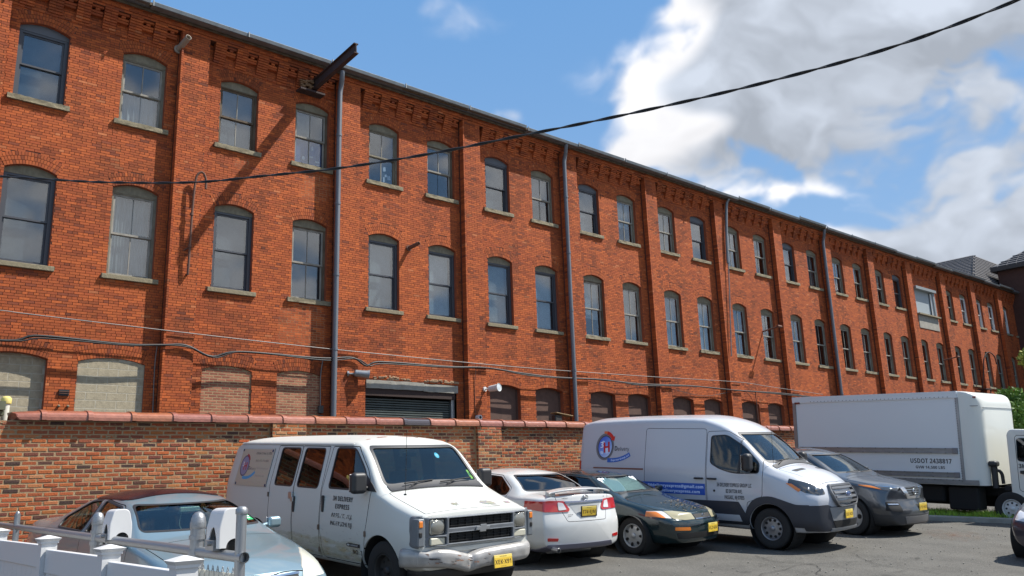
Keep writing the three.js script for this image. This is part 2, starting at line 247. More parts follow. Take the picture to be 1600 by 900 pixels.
{
  const K = floor((YF - 2.5) / CH);
  for (let b = 0; b < NB; b++) {
    const xa = pilX(b) + PW, xb = b === NB - 1 ? 63.6 : pilX(b + 1), mine = openings.filter((o) => o.x0 > xa - 0.02 && o.x1 < xb + 0.02);
    for (let k = 0; k < K; k++) {
      const y = 2.5 + k * CH, ym = y + CH / 2, cut = [];
      for (const o of mine) {
        const rh = ringH(o);
        if (ym > o.y0 - 0.115 && ym < o.y0) { if (o.row === 'U' || o.row === 'M') cut.push([o.x0 - 0.11, o.x1 + 0.11]); continue; }
        if (ym < o.y0 || ym > o.ya + rh + 0.02) continue;
        if (ym <= o.ys) cut.push([o.x0, o.x1]);
        else { // beside and above the arch: clear opening plus the ring of rowlocks
          let lo = null, hi = null; const w = (o.x1 - o.x0) / 2, hh = max(0.001, o.ya - o.ys), R = (w * w + hh * hh) / (2 * hh), cx = (o.x0 + o.x1) / 2, cy = o.ya - R, A = Math.asin(w / R);
          if (rh) for (let x = o.x0 - 0.2; x <= o.x1 + 0.2; x += 0.01) { const q = Math.atan2(x - cx, ym - cy), rad = hypot(x - cx, ym - cy); if (abs(q) <= A && rad < R + rh) { lo ??= x; hi = x; } } else if (ym < o.ya) { lo = o.x0; hi = o.x1; }
          if (lo !== null) cut.push([lo, hi]);
        }
      }
      courseRun(xa + 0.002, xb - 0.002, y, CH, 0, k, cut);
    }
    for (let k = 0; k < K + 1; k++) courseRun(pilX(b), pilX(b) + PW, 2.5 + k * CH, CH, PD, k + 1, []);
    // returns of the pilaster, left side seen from the yard
    for (let k = 0; k < K + 1; k++) bricks.push({ x: pilX(b), y: 2.5 + k * CH + CH / 2, z: PD - 0.055, w: 0.19, h: CH - 0.0085, rot: 0, side: true, col: brickTint(pilX(b), k * CH) });
    // rowlock arches
    for (const o of mine) { const rh = ringH(o); if (!rh) continue; const rings = 3, w = (o.x1 - o.x0) / 2, hh = o.ya - o.ys, R = (w * w + hh * hh) / (2 * hh), cx = (o.x0 + o.x1) / 2, cy = o.ya - R, A = Math.asin(w / R);
      for (let r = 0; r < rings; r++) { const rad = R + rh / rings * (r + 0.5), n = Math.round(2 * A * rad / 0.064); for (let q = 0; q < n; q++) { const a = -A + (q + 0.5) / n * 2 * A * (1 + 0.0); bricks.push({ x: cx + rad * sin(a), y: cy + rad * cos(a), z: rr(0, 0.004), w: 2 * A * rad / n - 0.009, h: rh / rings - 0.009, rot: -a, col: brickTint(cx, cy).map((c) => c * 0.93) }); } } }
  }
  // frieze: plain courses flush with the pilasters, two of them pushed forward
  for (let k = 0; k * CH < YTOP - YF - 0.02; k++) courseRun(pilX(0), 63.6, YF + k * CH, CH, PD + (k === 1 || k === 3 ? 0.03 : k > 3 ? 0.05 : 0), k, []);
  for (let k = 0; k < K; k++) courseRun(pilX(0) - 3, pilX(0), 2.5 + k * CH, CH, 0, k, []);
  // corbel table: stepped blocks hanging under the frieze
  const cb = [];
  for (let b = 0; b < NB; b++) {
    const xa = pilX(b) + PW;
    for (let j = 0; j < 7; j++) {
      const x = xa + 0.16 + j * 0.587; if (x + 0.3 > pilX(b) + BAY + 0.02) break;
      for (let c = 0; c < 8; c++) { const z = 0.025 + (c + 1) * 0.0225, y = 12.42 + c * CH; for (const q of [0, 1]) bricks.push({ x: x + 0.075 + q * 0.152, y: y + CH / 2, z, w: 0.146, h: CH - 0.0085, rot: 0, deep: 0.2, col: brickTint(x, y) }); }
      // recessed pocket with one header brick between blocks
      for (let c = 4; c < 8; c++) { const y = 12.42 + c * CH; bricks.push({ x: x + 0.44, y: y + CH / 2, z: 0.075 + 0.02 * (c - 3), w: c === 6 ? 0.1 : 0.26, h: CH - 0.0085, rot: 0, deep: 0.1, col: brickTint(x, y) }); }
    }
    for (let j = 0; j < 27; j++) bricks.push({ x: xa + 0.07 + j * 0.1395, y: 12.42 - CH / 2, z: 0.022, w: 0.13, h: CH - 0.0085, rot: 0, deep: 0.06, col: brickTint(xa + j * 0.14, 12.3) });
  }
}
{
  const unit = new THREE.BoxGeometry(1, 1, 1); const uvb = unit.attributes.uv; for (let i = 0; i < uvb.count; i++) uvb.setXY(i, uvb.getX(i) * 0.2, uvb.getY(i) * 0.06);
  const eye = camera.position, near = bricks.filter((b) => !b.side && !b.deep && b.x > 1.5 && b.w > 0.15 && b.z < 0.1 && b.y > 4.6 && !b.rot).map((b) => [hypot(b.x - eye.x, b.y - eye.y, b.z - eye.z) * (1 + 0.02 * abs(b.x - 3.4)), b]).sort((p, q) => p[0] - q[0]).slice(0, 280);
  const single = new Set(near.map((q) => q[1])), D = 0.05, rest = bricks.filter((b) => !single.has(b)), m4 = new THREE.Matrix4(), q = new THREE.Quaternion();
  const place = (b) => { const d = b.deep ?? D; q.setFromAxisAngle(V(0, 0, 1), b.rot); return b.side ? m4.compose(V(b.x + 0.022, b.y, b.z), q.identity(), V(0.05, b.h, b.w)) : m4.compose(V(b.x, b.y, b.z - d / 2), q, V(b.w, b.h, d)); };
  const im = new THREE.InstancedMesh(unit, M.brick, rest.length); im.name = 'brickwork'; im.userData.kind = 'stuff'; im.castShadow = im.receiveShadow = true;
  rest.forEach((b, i) => { im.setMatrixAt(i, place(b)); im.setColorAt(i, lin(...b.col)); }); mill.add(im);
  const patch = []; for (const [a, b, c, d] of [[9.72, 10.88, 9.15, 10.02], [9.35, 10.86, 4.95, 6.22], [8.0, 8.5, 9.6, 9.95]]) for (let i = 0; i < 9; i++) { const w = (b - a) * rr(0.35, 0.6), h = (d - c) * rr(0.35, 0.6), x = rr(a + w / 2, b - w / 2), y = rr(c + h / 2, d - h / 2); patch.push(box(w, h, 0.004, x, y, -0.0052 - i * 0.00012)); } part('repointed_mortar', patch, std([0.42, 0.25, 0.13], 0.95, { map: M.mortarLight.map }), mill).userData.kind = 'stuff';
  const tints = []; for (let i = 0; i < 12; i++) { const c = near[i * 7][1].col; tints.push(std(c, 0.88, { map: M.brick.map })); }
  let n = 0; for (const b of single) { const o = new THREE.Mesh(unit, tints[floor(rnd() * 12)]); o.name = 'brick' ; o.applyMatrix4(place(b)); o.castShadow = o.receiveShadow = true; mill.add(o); n++; }
}

// eaves: soffit boards, box gutter in lengths, roof
{
  const soff = [], rnd0 = () => rr(-0.012, 0.012);
  part('soffit', [box(64.6, 0.07, 0.34, 33.4, 13.215, 0.33), box(64.6, 0.1, 0.05, 33.4, 13.16, 0.285)], M.frameOld, mill);
  const wav = (x) => 0.018 * sin(x * 0.55) + 0.03 * exp(-(((x - 47) / 2.2) ** 2)) * -2.2 + (x > 44 ? -0.02 : 0);
  for (let k = 0; k < 26; k++) { const x0 = 0.6 + k * 2.48, L = 2.46, y = 13.20 + wav(x0 + 1.2);
    const prof = roundPoly([[0.36, -0.05], [0.55, -0.03], [0.575, 0.07], [0.56, 0.07], [0.54, -0.012], [0.37, -0.03]], 0.008, 2);
    const g = extrude(prof, L); g.rotateY(PI / 2); // profile x -> -z
    const gg = g.clone(); gg.scale(1, 1, -1); const ix = gg.attributes.position; for (let i = 0; i < ix.count; i += 3) for (const kk of ['position', 'normal', 'uv']) { const a = gg.attributes[kk], s = a.itemSize; for (let c = 0; c < s; c++) { const t = a.array[i * s + c]; a.array[i * s + c] = a.array[(i + 2) * s + c]; a.array[(i + 2) * s + c] = t; } }
    gg.translate(x0, y, 0); worldUV(gg);
    const o = part('gutter', [gg, box(0.03, 0.15, 0.03, x0 + 0.02, y + 0.02, 0.575)], M.zinc, mill); o.rotation.z = rr(-0.0015, 0.0015);
  }
  const roof = box(64.6, 0.1, 9, 33.4, 14.35, -3.95); roof.translate(-33.4, -14.35, 3.95); roof.rotateX(0.26); roof.translate(33.4, 14.36, -3.95); part('roof', roof, M.slate, mill);
}

// windows: one set of geometries per kind and row, shared by all
{
  const H = { U: 11.955 - 10.19, M: 8.495 - 6.37 }, arch = 0.13;
  const kit = {};
  for (const row of ['U', 'M']) for (const kind of ['new', 'old']) {
    const h = H[row], w = OW, t = kind === 'new' ? 0.085 : 0.06, hTop = h - 0.06;
    const rect = (x0, y0, x1, y1) => [[x0, y0], [x1, y0], [x1, y1], [x0, y1]];
    const frame = extrude(rect(-w / 2, 0, w / 2, hTop), 0.13, [rect(-w / 2 + t, t * 0.7, w / 2 - t, hTop - t)]); frame.translate(0, 0, -0.24); worldUV(frame);
    const headP = [[-w / 2, hTop - 0.03], [w / 2, hTop - 0.03], [w / 2, h]]; for (let k = 1; k < 8; k++) { const x = w / 2 - w * k / 8; headP.push([x, h + arch * (1 - (2 * x / w) ** 2)]); } headP.push([-w / 2, h]);
    const head = extrude(headP, 0.10); head.translate(0, 0, -0.2); worldUV(head);
    const iw = w / 2 - t, mid = hTop * 0.5, s = kind === 'new' ? 0.04 : 0.048;
    const sash = (y0, y1, z) => { const g = extrude(rect(-iw, y0, iw, y1), 0.035, [rect(-iw + s, y0 + s, iw - s, y1 - s)]); g.translate(0, 0, z); return worldUV(g); };
    const up = sash(mid - 0.02, hTop - t, -0.175), lo = sash(t * 0.7, mid + 0.02, -0.215);
    const mun = (y0, y1, z) => box(0.022, y1 - y0, 0.025, 0, (y0 + y1) / 2, z);
    const pane = (x0, x1, y0, y1, z) => box(x1 - x0, y1 - y0, 0.004, (x0 + x1) / 2, (y0 + y1) / 2, z);
    const pu = [mid + 0.02, hTop - t - s + 0.005], pl = [t * 0.7 + s - 0.005, mid - 0.02];
    const pw = iw - s + 0.004;
    const panes = kind === 'new' ? [pane(-pw, pw, ...pu, -0.158), pane(-pw, pw, ...pl, -0.198)] : [pane(-pw, -0.008, ...pu, -0.158), pane(0.008, pw, ...pu, -0.158), pane(-pw, -0.008, ...pl, -0.198), pane(0.008, pw, ...pl, -0.198)];
    kit[row + kind] = { frame, head, up, lo, muntins: [mun(pu[0], pu[1], -0.157), mun(pl[0], pl[1], -0.197)], panes, pw, pu, pl, iw, hTop, mid };
  }
  const sills = []; for (let v = 0; v < 3; v++) { const g = new THREE.BoxGeometry(OW + 0.22, 0.115, 0.26, 26, 4, 3), p = g.attributes.position; for (let i = 0; i < p.count; i++) { if (p.getZ(i) > 0.12) { const x = p.getX(i), y = p.getY(i); p.setZ(i, p.getZ(i) + 0.035 * (fbm3(x * 9 + v * 7, y * 14, 3, 3) - 0.55)); if (abs(y) > 0.05) p.setY(i, y + 0.012 * (noise3(x * 14, y, v) - 0.5)); } } g.computeVertexNormals(); worldUV(g); sills.push(g); }
  const smooth = worldUV(rbox(OW + 0.22, 0.11, 0.26, 0.012));
  const newU = new Set([0, 6, 8, 11, 14, 19]), newM = new Set([0, 2, 4, 5, 6, 7]), white = new Set([23, 24, 25, 26]);
  const blindM = [[0.36, 0.36, 0.33], [0.34, 0.36, 0.35], [0.52, 0.54, 0.53], [0.15, 0.165, 0.175]].map((c) => std(c, 0.9, { map: rep(T.grain, 0.8) }));
  const newHead = std([0.10, 0.108, 0.12], 0.7), headMat = std([0.27, 0.24, 0.165], 0.9, { map: rep(T.wood, 2), bumpMap: rep(T.wood, 3), bumpScale: 0.004 }), sashLight = std([0.36, 0.34, 0.29], 0.85, { map: rep(T.wood, 3, 1.5) }); const drape = std([0.42, 0.42, 0.41], 0.9), blueFilm = std([0.03, 0.09, 0.30], 0.5), scrap = std([0.75, 0.76, 0.78], 0.7);
  const foldG = (w, h) => { const g = new THREE.PlaneGeometry(w, h, 40, 1), p = g.attributes.position; for (let i = 0; i < p.count; i++) p.setZ(i, 0.03 * sin(p.getX(i) * 42 + p.getY(i) * 1.5) + 0.012 * sin(p.getX(i) * 93)); g.computeVertexNormals(); return g; };
  for (const o of openings.filter((q) => q.row === 'U' || q.row === 'M')) {
    const isNew = (o.row === 'U' ? newU : newM).has(o.i), isWhite = o.row === 'U' && white.has(o.i), K = kit[o.row + (isNew ? 'new' : 'old')];
    const fm = isWhite ? M.frameWhite : isNew ? M.frameNew : (o.i % 3 === 1 || o.i > 8 ? M.frameOld2 : M.frameOld);
    const w = part('window', K.frame, fm, mill); w.position.set((o.x0 + o.x1) / 2, o.y0, 0);
    part('head_panel', K.head, isNew && o.row === 'U' ? newHead : headMat, w);
    { const sm = !isNew && !isWhite && (o.i % 2 || o.i > 7) ? sashLight : fm; part('sash', K.up, sm, w); part('sash', K.lo, sm, w); }
    if (!isNew) { const mm = isWhite ? M.frameWhite : sashLight; const which = o.row === 'M' && o.i === 1 ? [1] : o.row === 'U' && (o.i === 5 || o.i === 1) ? [0] : [0, 1]; for (const q of which) part('muntin', K.muntins[q], mm, w); }
    K.panes.forEach((g) => part('pane', g, M.glass, w));
    const s = part('sill', (o.row === 'M' && (isNew || rnd() < 0.3)) ? smooth : sills[floor(rnd() * 3)], M.stone, w); s.position.set(0, -0.0575, -0.06); if (rnd() < 0.5) s.rotation.y = 0; 
    // what hangs behind the glass
    const back = (y0, y1, mat, x0 = -K.pw, x1 = K.pw, z = -0.30) => { const g = box(x1 - x0, y1 - y0, 0.012, (x0 + x1) / 2, (y0 + y1) / 2, z); part('blind', worldUV(g), mat, w); };
    const r = rnd();
    if (o.row === 'M' && isNew) { back(0.05, K.hTop - 0.05, blindM[o.i === 0 ? 3 : o.i < 3 ? 3 : 1 + (o.i % 2)]); }
    else if (o.row === 'U' && o.i === 3) { back(0.05, K.mid, blueFilm, -K.pw, K.pw, -0.235); for (const [x, y, sx, sy] of [[-0.15, 0.28, 0.09, 0.13], [0.12, 0.62, 0.05, 0.16], [0.1, 0.36, 0.12, 0.05], [0.28, 0.25, 0.15, 0.06], [0.3, 0.16, 0.1, 0.03]]) { const q = extrude(roundPoly([[-sx / 2, -sy / 2], [sx / 2, -sy / 3], [sx / 3, sy / 2], [-sx / 2, sy / 3]], 0.02, 2), 0.004); q.translate(x, y, -0.212); part('torn_paper', q, scrap, w); } back(K.mid, K.hTop - 0.06, blindM[0], -K.pw, 0.1); }
    else if (o.row === 'U' && o.i === 4) { back(0.05, K.mid, blindM[3], 0.0, K.pw, -0.235); for (const [x, y, sx, sy] of [[0.14, 0.55, 0.1, 0.16], [0.2, 0.35, 0.1, 0.1], [0.12, 0.22, 0.06, 0.2], [0.3, 0.3, 0.12, 0.16]]) { const q = extrude(roundPoly([[-sx / 2, -sy / 2], [sx / 2, -sy / 3], [sx / 3, sy / 2], [-sx / 2, sy / 3]], 0.02, 2), 0.004); q.translate(x, y, -0.212); part('torn_paper', q, scrap, w); } }
    else if (o.row === 'U' && o.i === 1) { const g = foldG(K.pw * 2, K.mid); g.translate(0, K.mid / 2, -0.32); part('curtain', g, drape, w); }
    else if (!isNew && r < 0.62) { const m = blindM[floor(rnd() * 4)], y0 = rnd() < 0.55 ? 0.05 : K.mid * rr(0.5, 1.05); if (rnd() < 0.5) { const g = foldG(K.pw * 2, K.hTop - 0.1 - y0); g.translate(0, (K.hTop - 0.1 + y0) / 2, -0.32); part('curtain', g, m, w); } else back(y0, K.hTop - 0.06, m); }
    else if (r < 0.8) back(0.05, K.hTop - 0.06, blindM[3]);
  }
  const blockJoint = std([0.50, 0.46, 0.36], 0.95, { map: rep(T.grain, 2) });
  // ground floor openings: block and brick infill, rusty panels
  for (const o of openings.filter((q) => q.row === 'G')) {
    const P = [[o.x0, o.y0], [o.x1, o.y0]]; for (let k = 0; k <= 8; k++) { const x = o.x1 + (o.x0 - o.x1) * k / 8; P.push([x, archY(o, x)]); }
    const w = o.x1 - o.x0;
    if (o.i < 4) {
      const blk = o.i < 2, h = blk ? 0.178 : 0.067, l = blk ? 0.43 : 0.205, z = o.i === 0 ? -0.16 : -0.03, gap = blk ? 0.013 : 0.019;
      const core = extrude(P, 0.1); core.translate(0, 0, z - 0.105); const f = part('infill', worldUV(core), blk ? blockJoint : M.mortarLight, mill);
      const mats = blk ? [M.block] : [[0.30, 0.10, 0.055], [0.36, 0.13, 0.07], [0.26, 0.085, 0.05], [0.40, 0.16, 0.09]].map((c) => std(c, 0.9, { map: rep(T.brick, 4) }));
      for (let k = 0; k * h < o.ya - 2.6; k++) for (let j = -1; j * l < w; j++) {
        const a = max(o.x0 + 0.006, o.x0 + j * l + (k % 2) * l / 2 + gap / 2), b = min(o.x1 - 0.006, o.x0 + (j + 1) * l + (k % 2) * l / 2 - gap / 2), y0 = 2.6 + k * h; if (b - a < 0.05) continue;
        const yt = min(y0 + h - gap, archY(o, (a + b) / 2) - 0.012); if (yt - y0 < 0.03) continue;
        const g = rbox(b - a, yt - y0, 0.06, 0.005, (a + b) / 2, (y0 + yt) / 2, z - (blk ? 0.0325 : 0.0325) + rr(-0.001, 0.001), 1); part(blk ? 'concrete_block' : 'infill_brick', g, mats[floor(rnd() * mats.length)], f);
      }
    } else { const g = extrude(P, 0.03); g.translate(0, 0, -0.2); const f = part('steel_panel', worldUV(g), M.rustPanel, mill); part('panel_edge', [box(0.04, o.ys - o.y0, 0.05, o.x0 + 0.03, (o.ys + o.y0) / 2, -0.16), box(0.04, o.ys - o.y0, 0.05, o.x1 - 0.03, (o.ys + o.y0) / 2, -0.16)], M.rustPanel, f); }
  }
}
{ // roller door on the ground floor under a patched concrete lintel
  const lint = []; for (const [a, b, y0, y1, z] of [[12.02, 13.95, 4.10, 4.33, 0.02], [13.95, 15.18, 4.08, 4.30, 0.02], [15.14, 15.34, 3.0, 4.36, -0.02]]) { const g = new THREE.BoxGeometry(b - a, y1 - y0, 0.3, 14, 4, 2), p = g.attributes.position; for (let i = 0; i < p.count; i++) p.setXYZ(i, p.getX(i), p.getY(i) + 0.03 * (fbm3(p.getX(i) * 5 + a, 2, p.getZ(i), 3) - 0.5), p.getZ(i) + 0.015 * (fbm3(p.getX(i) * 6, p.getY(i) * 6, a, 3) - 0.5)); g.computeVertexNormals(); g.translate((a + b) / 2, (y0 + y1) / 2, z - 0.15); lint.push(worldUV(g)); }
  part('lintel', lint, M.concrete, mill);
  const d = part('roller_door', box(3.1, 0.2, 0.24, 13.55, 4.0, -0.14), std([0.035, 0.018, 0.014], 0.8), mill); part('guide_rail', [box(0.07, 3.8, 0.1, 12.04, 2.1, -0.18), box(0.12, 3.8, 0.12, 15.07, 2.1, -0.16)], M.galvanized, d);
  const sm = std([0.075, 0.09, 0.085], 0.45, { metalness: 0.5, map: rep(T.grain, 1) });
  const prof = roundPoly([[0, 0], [0.03, 0.012], [0.03, 0.05], [0, 0.066], [-0.008, 0.066], [0.018, 0.048], [0.018, 0.016], [-0.008, 0]], 0.006, 2); const sg = extrude(prof, 3.0); sg.rotateY(-PI / 2); sg.computeVertexNormals();
  for (let k = 0; k < 20; k++) { const s = part('slat', sg, sm, d); s.position.set(15.03, 3.86 - (k + 1) * 0.068, -0.2); s.rotation.y = 0; }
  // spalled brick edge over the lintel
  const sp = []; for (let i = 0; i < 70; i++) { const x = 12.25 + (i % 2 ? 0 : 1.75) + rr(0, 1.2), q = rbox(rr(0.05, 0.12), rr(0.03, 0.06), 0.05, 0.008, x, 4.37 + rr(0, 0.09) * (1 - (2 * ((x - 12.25) % 1.75) / 1.2 - 1) ** 2 * 0.6), -0.02 + rr(0, 0.02), 1); q.rotateZ(0); sp.push(q); }
  const spall = part('spalled_edge', sp, std([0.42, 0.27, 0.16], 0.95, { map: rep(T.brick, 3) }), mill); spall.userData.kind = 'stuff';
  // loading door high up at the far end with a plaster panel below it
  const u = part('loading_door', [box(2.66, 0.16, 0.3, 49.39, 11.66, -0.02), box(0.2, 1.6, 0.1, 50.5, 10.88, 0.0)], std([0.30, 0.33, 0.34], 0.5, { metalness: 0.3 }), mill);
  const us = std([0.40, 0.45, 0.47], 0.5, { metalness: 0.2 }); for (let k = 0; k < 17; k++) { const s = part('slat', box(2.2, 0.082, 0.03, 49.2, 10.16 + k * 0.088, -0.15), us, u); s.rotation.x = 0; }
  part('side_panel', box(0.42, 1.42, 0.04, 50.42, 10.82, -0.06), M.frameWhite, u);
  part('spandrel_panel', worldUV(rbox(2.62, 0.78, 0.2, 0.02, 49.39, 9.68, -0.07)), M.concrete, u); part('threshold', box(2.8, 0.08, 0.3, 49.39, 10.1, 0.02), M.stone, u);
}
for (const [x, a, b] of [[10.93, 13.12, 0.3], [19.93, 13.14, 0.3], [37.75, 13.14, 0.3]]) { // downspouts in lengths with collars
  const d = part('downspout', tube([[x - 0.02, a, 0.45], [x - 0.01, a - 0.25, 0.42], [x, a - 0.55, PD + 0.075], [x - 0.01, a - 2.5, PD + 0.07], [x - 0.03, 7, PD + 0.07], [x - 0.07, b, PD + 0.07]], 0.072, 12, 40, 0.2), x > 30 ? M.downspout : M.downspout, mill);
  for (let y = 11.2; y > 1; y -= 2.05) part('collar', cyl(0.084, 0.07, x - 0.03 + (y - 7) * 0.005, y, PD + 0.07, 'y', 14), M.downspout, d);
}
{ const d = part('downspout', [tube([[29.75, 13.1, 0.45], [29.7, 12.8, 0.32], [29.5, 11.3, 0.3], [29.42, 10.2, 0.3]], 0.06, 10), tube([[29.45, 10.2, 0.3], [29.3, 8.6, 0.29], [29.05, 6.2, 0.28]], 0.022, 8)], M.zinc, mill); }

{ const v = part('wall_vent', box(0.2, 0.13, 0.06, 4.5, 3.62, 0.0), M.black ?? M.blackPlastic, mill); part('vent_slat', [box(0.2, 0.012, 0.03, 4.5, 3.6, 0.03), box(0.2, 0.012, 0.03, 4.5, 3.64, 0.03)], M.pipeRust, v); part('wall_conduit', tube([[6.37, 4.8, 0.06], [6.36, 4.2, 0.02], [6.40, 2.6, 0.02]], 0.012, 6), M.conduit, mill); part('wall_conduit', tube([[30.55, 4.8, 0.26], [30.6, 4.3, PD + 0.02], [30.65, 2.6, PD + 0.02]], 0.02, 6), M.pipeRust, mill); part('wall_conduit', tube([[15.7, 4.85, 0.26], [15.66, 4.3, PD + 0.015], [15.66, 2.6, PD + 0.015]], 0.01, 6), M.pipeRust, mill); for (const [x, y] of [[4.42, 3.33], [4.6, 3.33]]) part('wall_lamp', new THREE.SphereGeometry(0.03, 10, 8).translate(x, y, 0.02), M.stone, mill); }
// steel hoist beam projecting from the top storey
{
  const t = thing('steel_beam', 'dark rusty steel I-beam projecting from the top of the brick mill', 'beam', [10.2, 12.43, 0]);
  const h = 0.30, w = 0.13, e = [[-w / 2, 0], [w / 2, 0], [w / 2, 0.022], [0.012, 0.03], [0.012, h - 0.03], [w / 2, h - 0.022], [w / 2, h], [-w / 2, h], [-w / 2, h - 0.022], [-0.012, h - 0.03], [-0.012, 0.03], [-w / 2, 0.022]];
  const g = extrude(e, 2.75); g.translate(0, 0, -0.3); worldUV(g); part('beam', g, M.rust, t); t.rotation.x = -0.0;
  t.children[0].rotation.x = -0.055;
  part('bearing_plate', box(0.75, 0.05, 0.35, -0.12, -0.12, 0.12), M.rust, t);
  const rub = []; for (let i = 0; i < 26; i++) rub.push(rbox(rr(0.06, 0.14), rr(0.04, 0.07), 0.08, 0.01, rr(-0.42, -0.08), rr(-0.08, 0.26), 0.12 + rr(0, 0.05), 1)); part('broken_masonry', rub, std([0.25, 0.14, 0.07], 0.95, { map: rep(T.brick, 3) }), t).userData.kind = 'stuff';
}
// pipes, lamps and cables on the front of the mill
function wallPipe(name, label, x, y, r, L, dir, mat) { const t = thing(name, label, 'pipe', [x, y, 0]); const g = lathe([[r * 0.8, L], [r, L], [r, -0.1], [r * 0.8, -0.1], [r * 0.8, L]], 18); g.applyQuaternion(new THREE.Quaternion().setFromUnitVectors(V(0, 1, 0), V(...dir).normalize())); part('pipe', g, mat, t); const f = cyl(r * 1.5, 0.03, 0, 0, 0.02, 'z', 18); part('flange', f, mat, t); return t; }
wallPipe('vent_pipe', 'grey open pipe stub under the cornice beside the first pilaster', 6.42, 12.45, 0.075, 0.55, [0.12, 0.25, 1], std([0.30, 0.25, 0.20], 0.8)).position.z = 0.05;
wallPipe('wall_pipe', 'short rusty pipe stub between two middle storey windows', 13.45, 8.33, 0.06, 0.42, [0.25, 0.2, 1], M.pipeRust);
{
  const t = thing('service_mast', 'bent rusty conduit mast with hooked top beside the first pilaster', 'conduit mast', [6.9, 6.5, 0]);
  part('mast', tube([[0, 0.05, 0.02], [0, 0.06, 0.22], [0.0, 0.16, 0.3], [0.01, 1.6, 0.32], [0.04, 2.4, 0.34], [0.1, 2.62, 0.36], [0.2, 2.66, 0.38], [0.28, 2.5, 0.38], [0.29, 2.25, 0.38]], 0.03, 10, 60), M.pipeRust, t);
  part('bracket', [rod([0, 0.72, 0.3], [-0.28, 0.5, 0.0], 0.018), cyl(0.045, 0.06, 0, 0.74, 0.31), cyl(0.045, 0.05, 0, 1.55, 0.32)], M.pipeRust, t);
}
function flood(name, label, x, y, z, tilt, yaw, mat) {
  const t = thing(name, label, 'flood light', [x, y, z], yaw); const s = new THREE.Group();
  const head = lathe([[0.001, -0.16], [0.06, -0.16], [0.075, -0.13], [0.085, 0.1], [0.105, 0.16], [0.1, 0.165], [0.085, 0.15], [0.001, 0.15]], 22); head.rotateX(PI / 2); head.rotateX(tilt); head.translate(0, 0, 0.3); part('lamp_housing', head, mat, t);
  const lens = lathe([[0.001, 0.158], [0.088, 0.152]], 22); lens.rotateX(PI / 2); lens.rotateX(tilt); lens.translate(0, 0, 0.3); part('lens', lens, phy([0.55, 0.6, 0.62], 0.1, { clearcoat: 1 }), t);
  part('arm', [rod([0, 0, 0.0], [0, 0, 0.24], 0.02), cyl(0.06, 0.04, 0, 0, 0.01, 'z', 16)], mat, t); return t;
}
{ const t = flood('flood_light', 'grey cylindrical flood light left of the roller door on the mill', 11.32, 4.42, PD, 0.1, 1.2, M.galvanized); t.scale.setScalar(1.25); }
{ const t = flood('flood_light', 'pale round flood light facing the yard right of the roller door', 16.05, 4.23, PD, -0.05, 0.25, M.frameWhite); t.scale.setScalar(1.2); }
{ const t = thing('security_camera', 'small round white security camera above the yard wall coping', 'camera', [15.72, 3.36, PD]); part('housing', [cyl(0.07, 0.16, 0, 0, 0.1, 'z', 18), cyl(0.05, 0.06, 0, 0, 0.0, 'z', 14)], M.frameWhite, t); part('lens', lathe([[0.001, 0.02], [0.035, 0.015], [0.05, 0]], 16).rotateX(PI / 2).translate(0, 0, 0.175), M.blackPlastic, t); }
{ const t = thing('meter_box', 'small dark junction box with lamp beside the first downspout', 'junction box', [10.62, 3.45, 0]); part('box', [rbox(0.13, 0.2, 0.1, 0.015, 0, 0, 0.06), rbox(0.11, 0.12, 0.09, 0.02, 0.01, -0.2, 0.06)], std([0.06, 0.055, 0.05], 0.7), t); part('conduit', tube([[0, 0.1, 0.04], [0, 0.9, 0.03], [0.05, 1.35, 0.05]], 0.014, 6), M.conduit, t); }
for (const [n, x, y, lab] of [['pipe_bracket', 32.0, 7.55, 'short pipe arm over the seventh bay middle windows'], ['pipe_bracket', 50.6, 7.6, 'rusty pipe arm below the far loading door']]) { const t = thing(n, lab, 'lamp arm', [x, y, 0]); part('arm', [rod([0, 0, 0], [0.05, 0.1, 0.75], 0.035), cyl(0.06, 0.3, 0.05, 0.1, 0.8, 'x', 10)], M.pipeRust, t); }
{ const t = thing('gooseneck_lamp', 'tall curved gooseneck pipe near the far end of the mill', 'lamp arm', [55.2, 6.2, 0]); part('arm', tube([[0, -0.6, 0.05], [0, 0.9, 0.4], [0.15, 1.75, 0.5], [0.7, 2.2, 0.6], [1.3, 2.0, 0.7], [1.5, 1.5, 0.7]], 0.035, 8, 50), M.rust, t); part('bracket', [box(0.9, 0.06, 0.5, 0.0, -0.1, 0.3), box(0.9, 0.06, 0.5, 0.0, -0.95, 0.3), box(0.05, 1.0, 0.05, 0.35, -0.5, 0.5)], M.rust, t); }
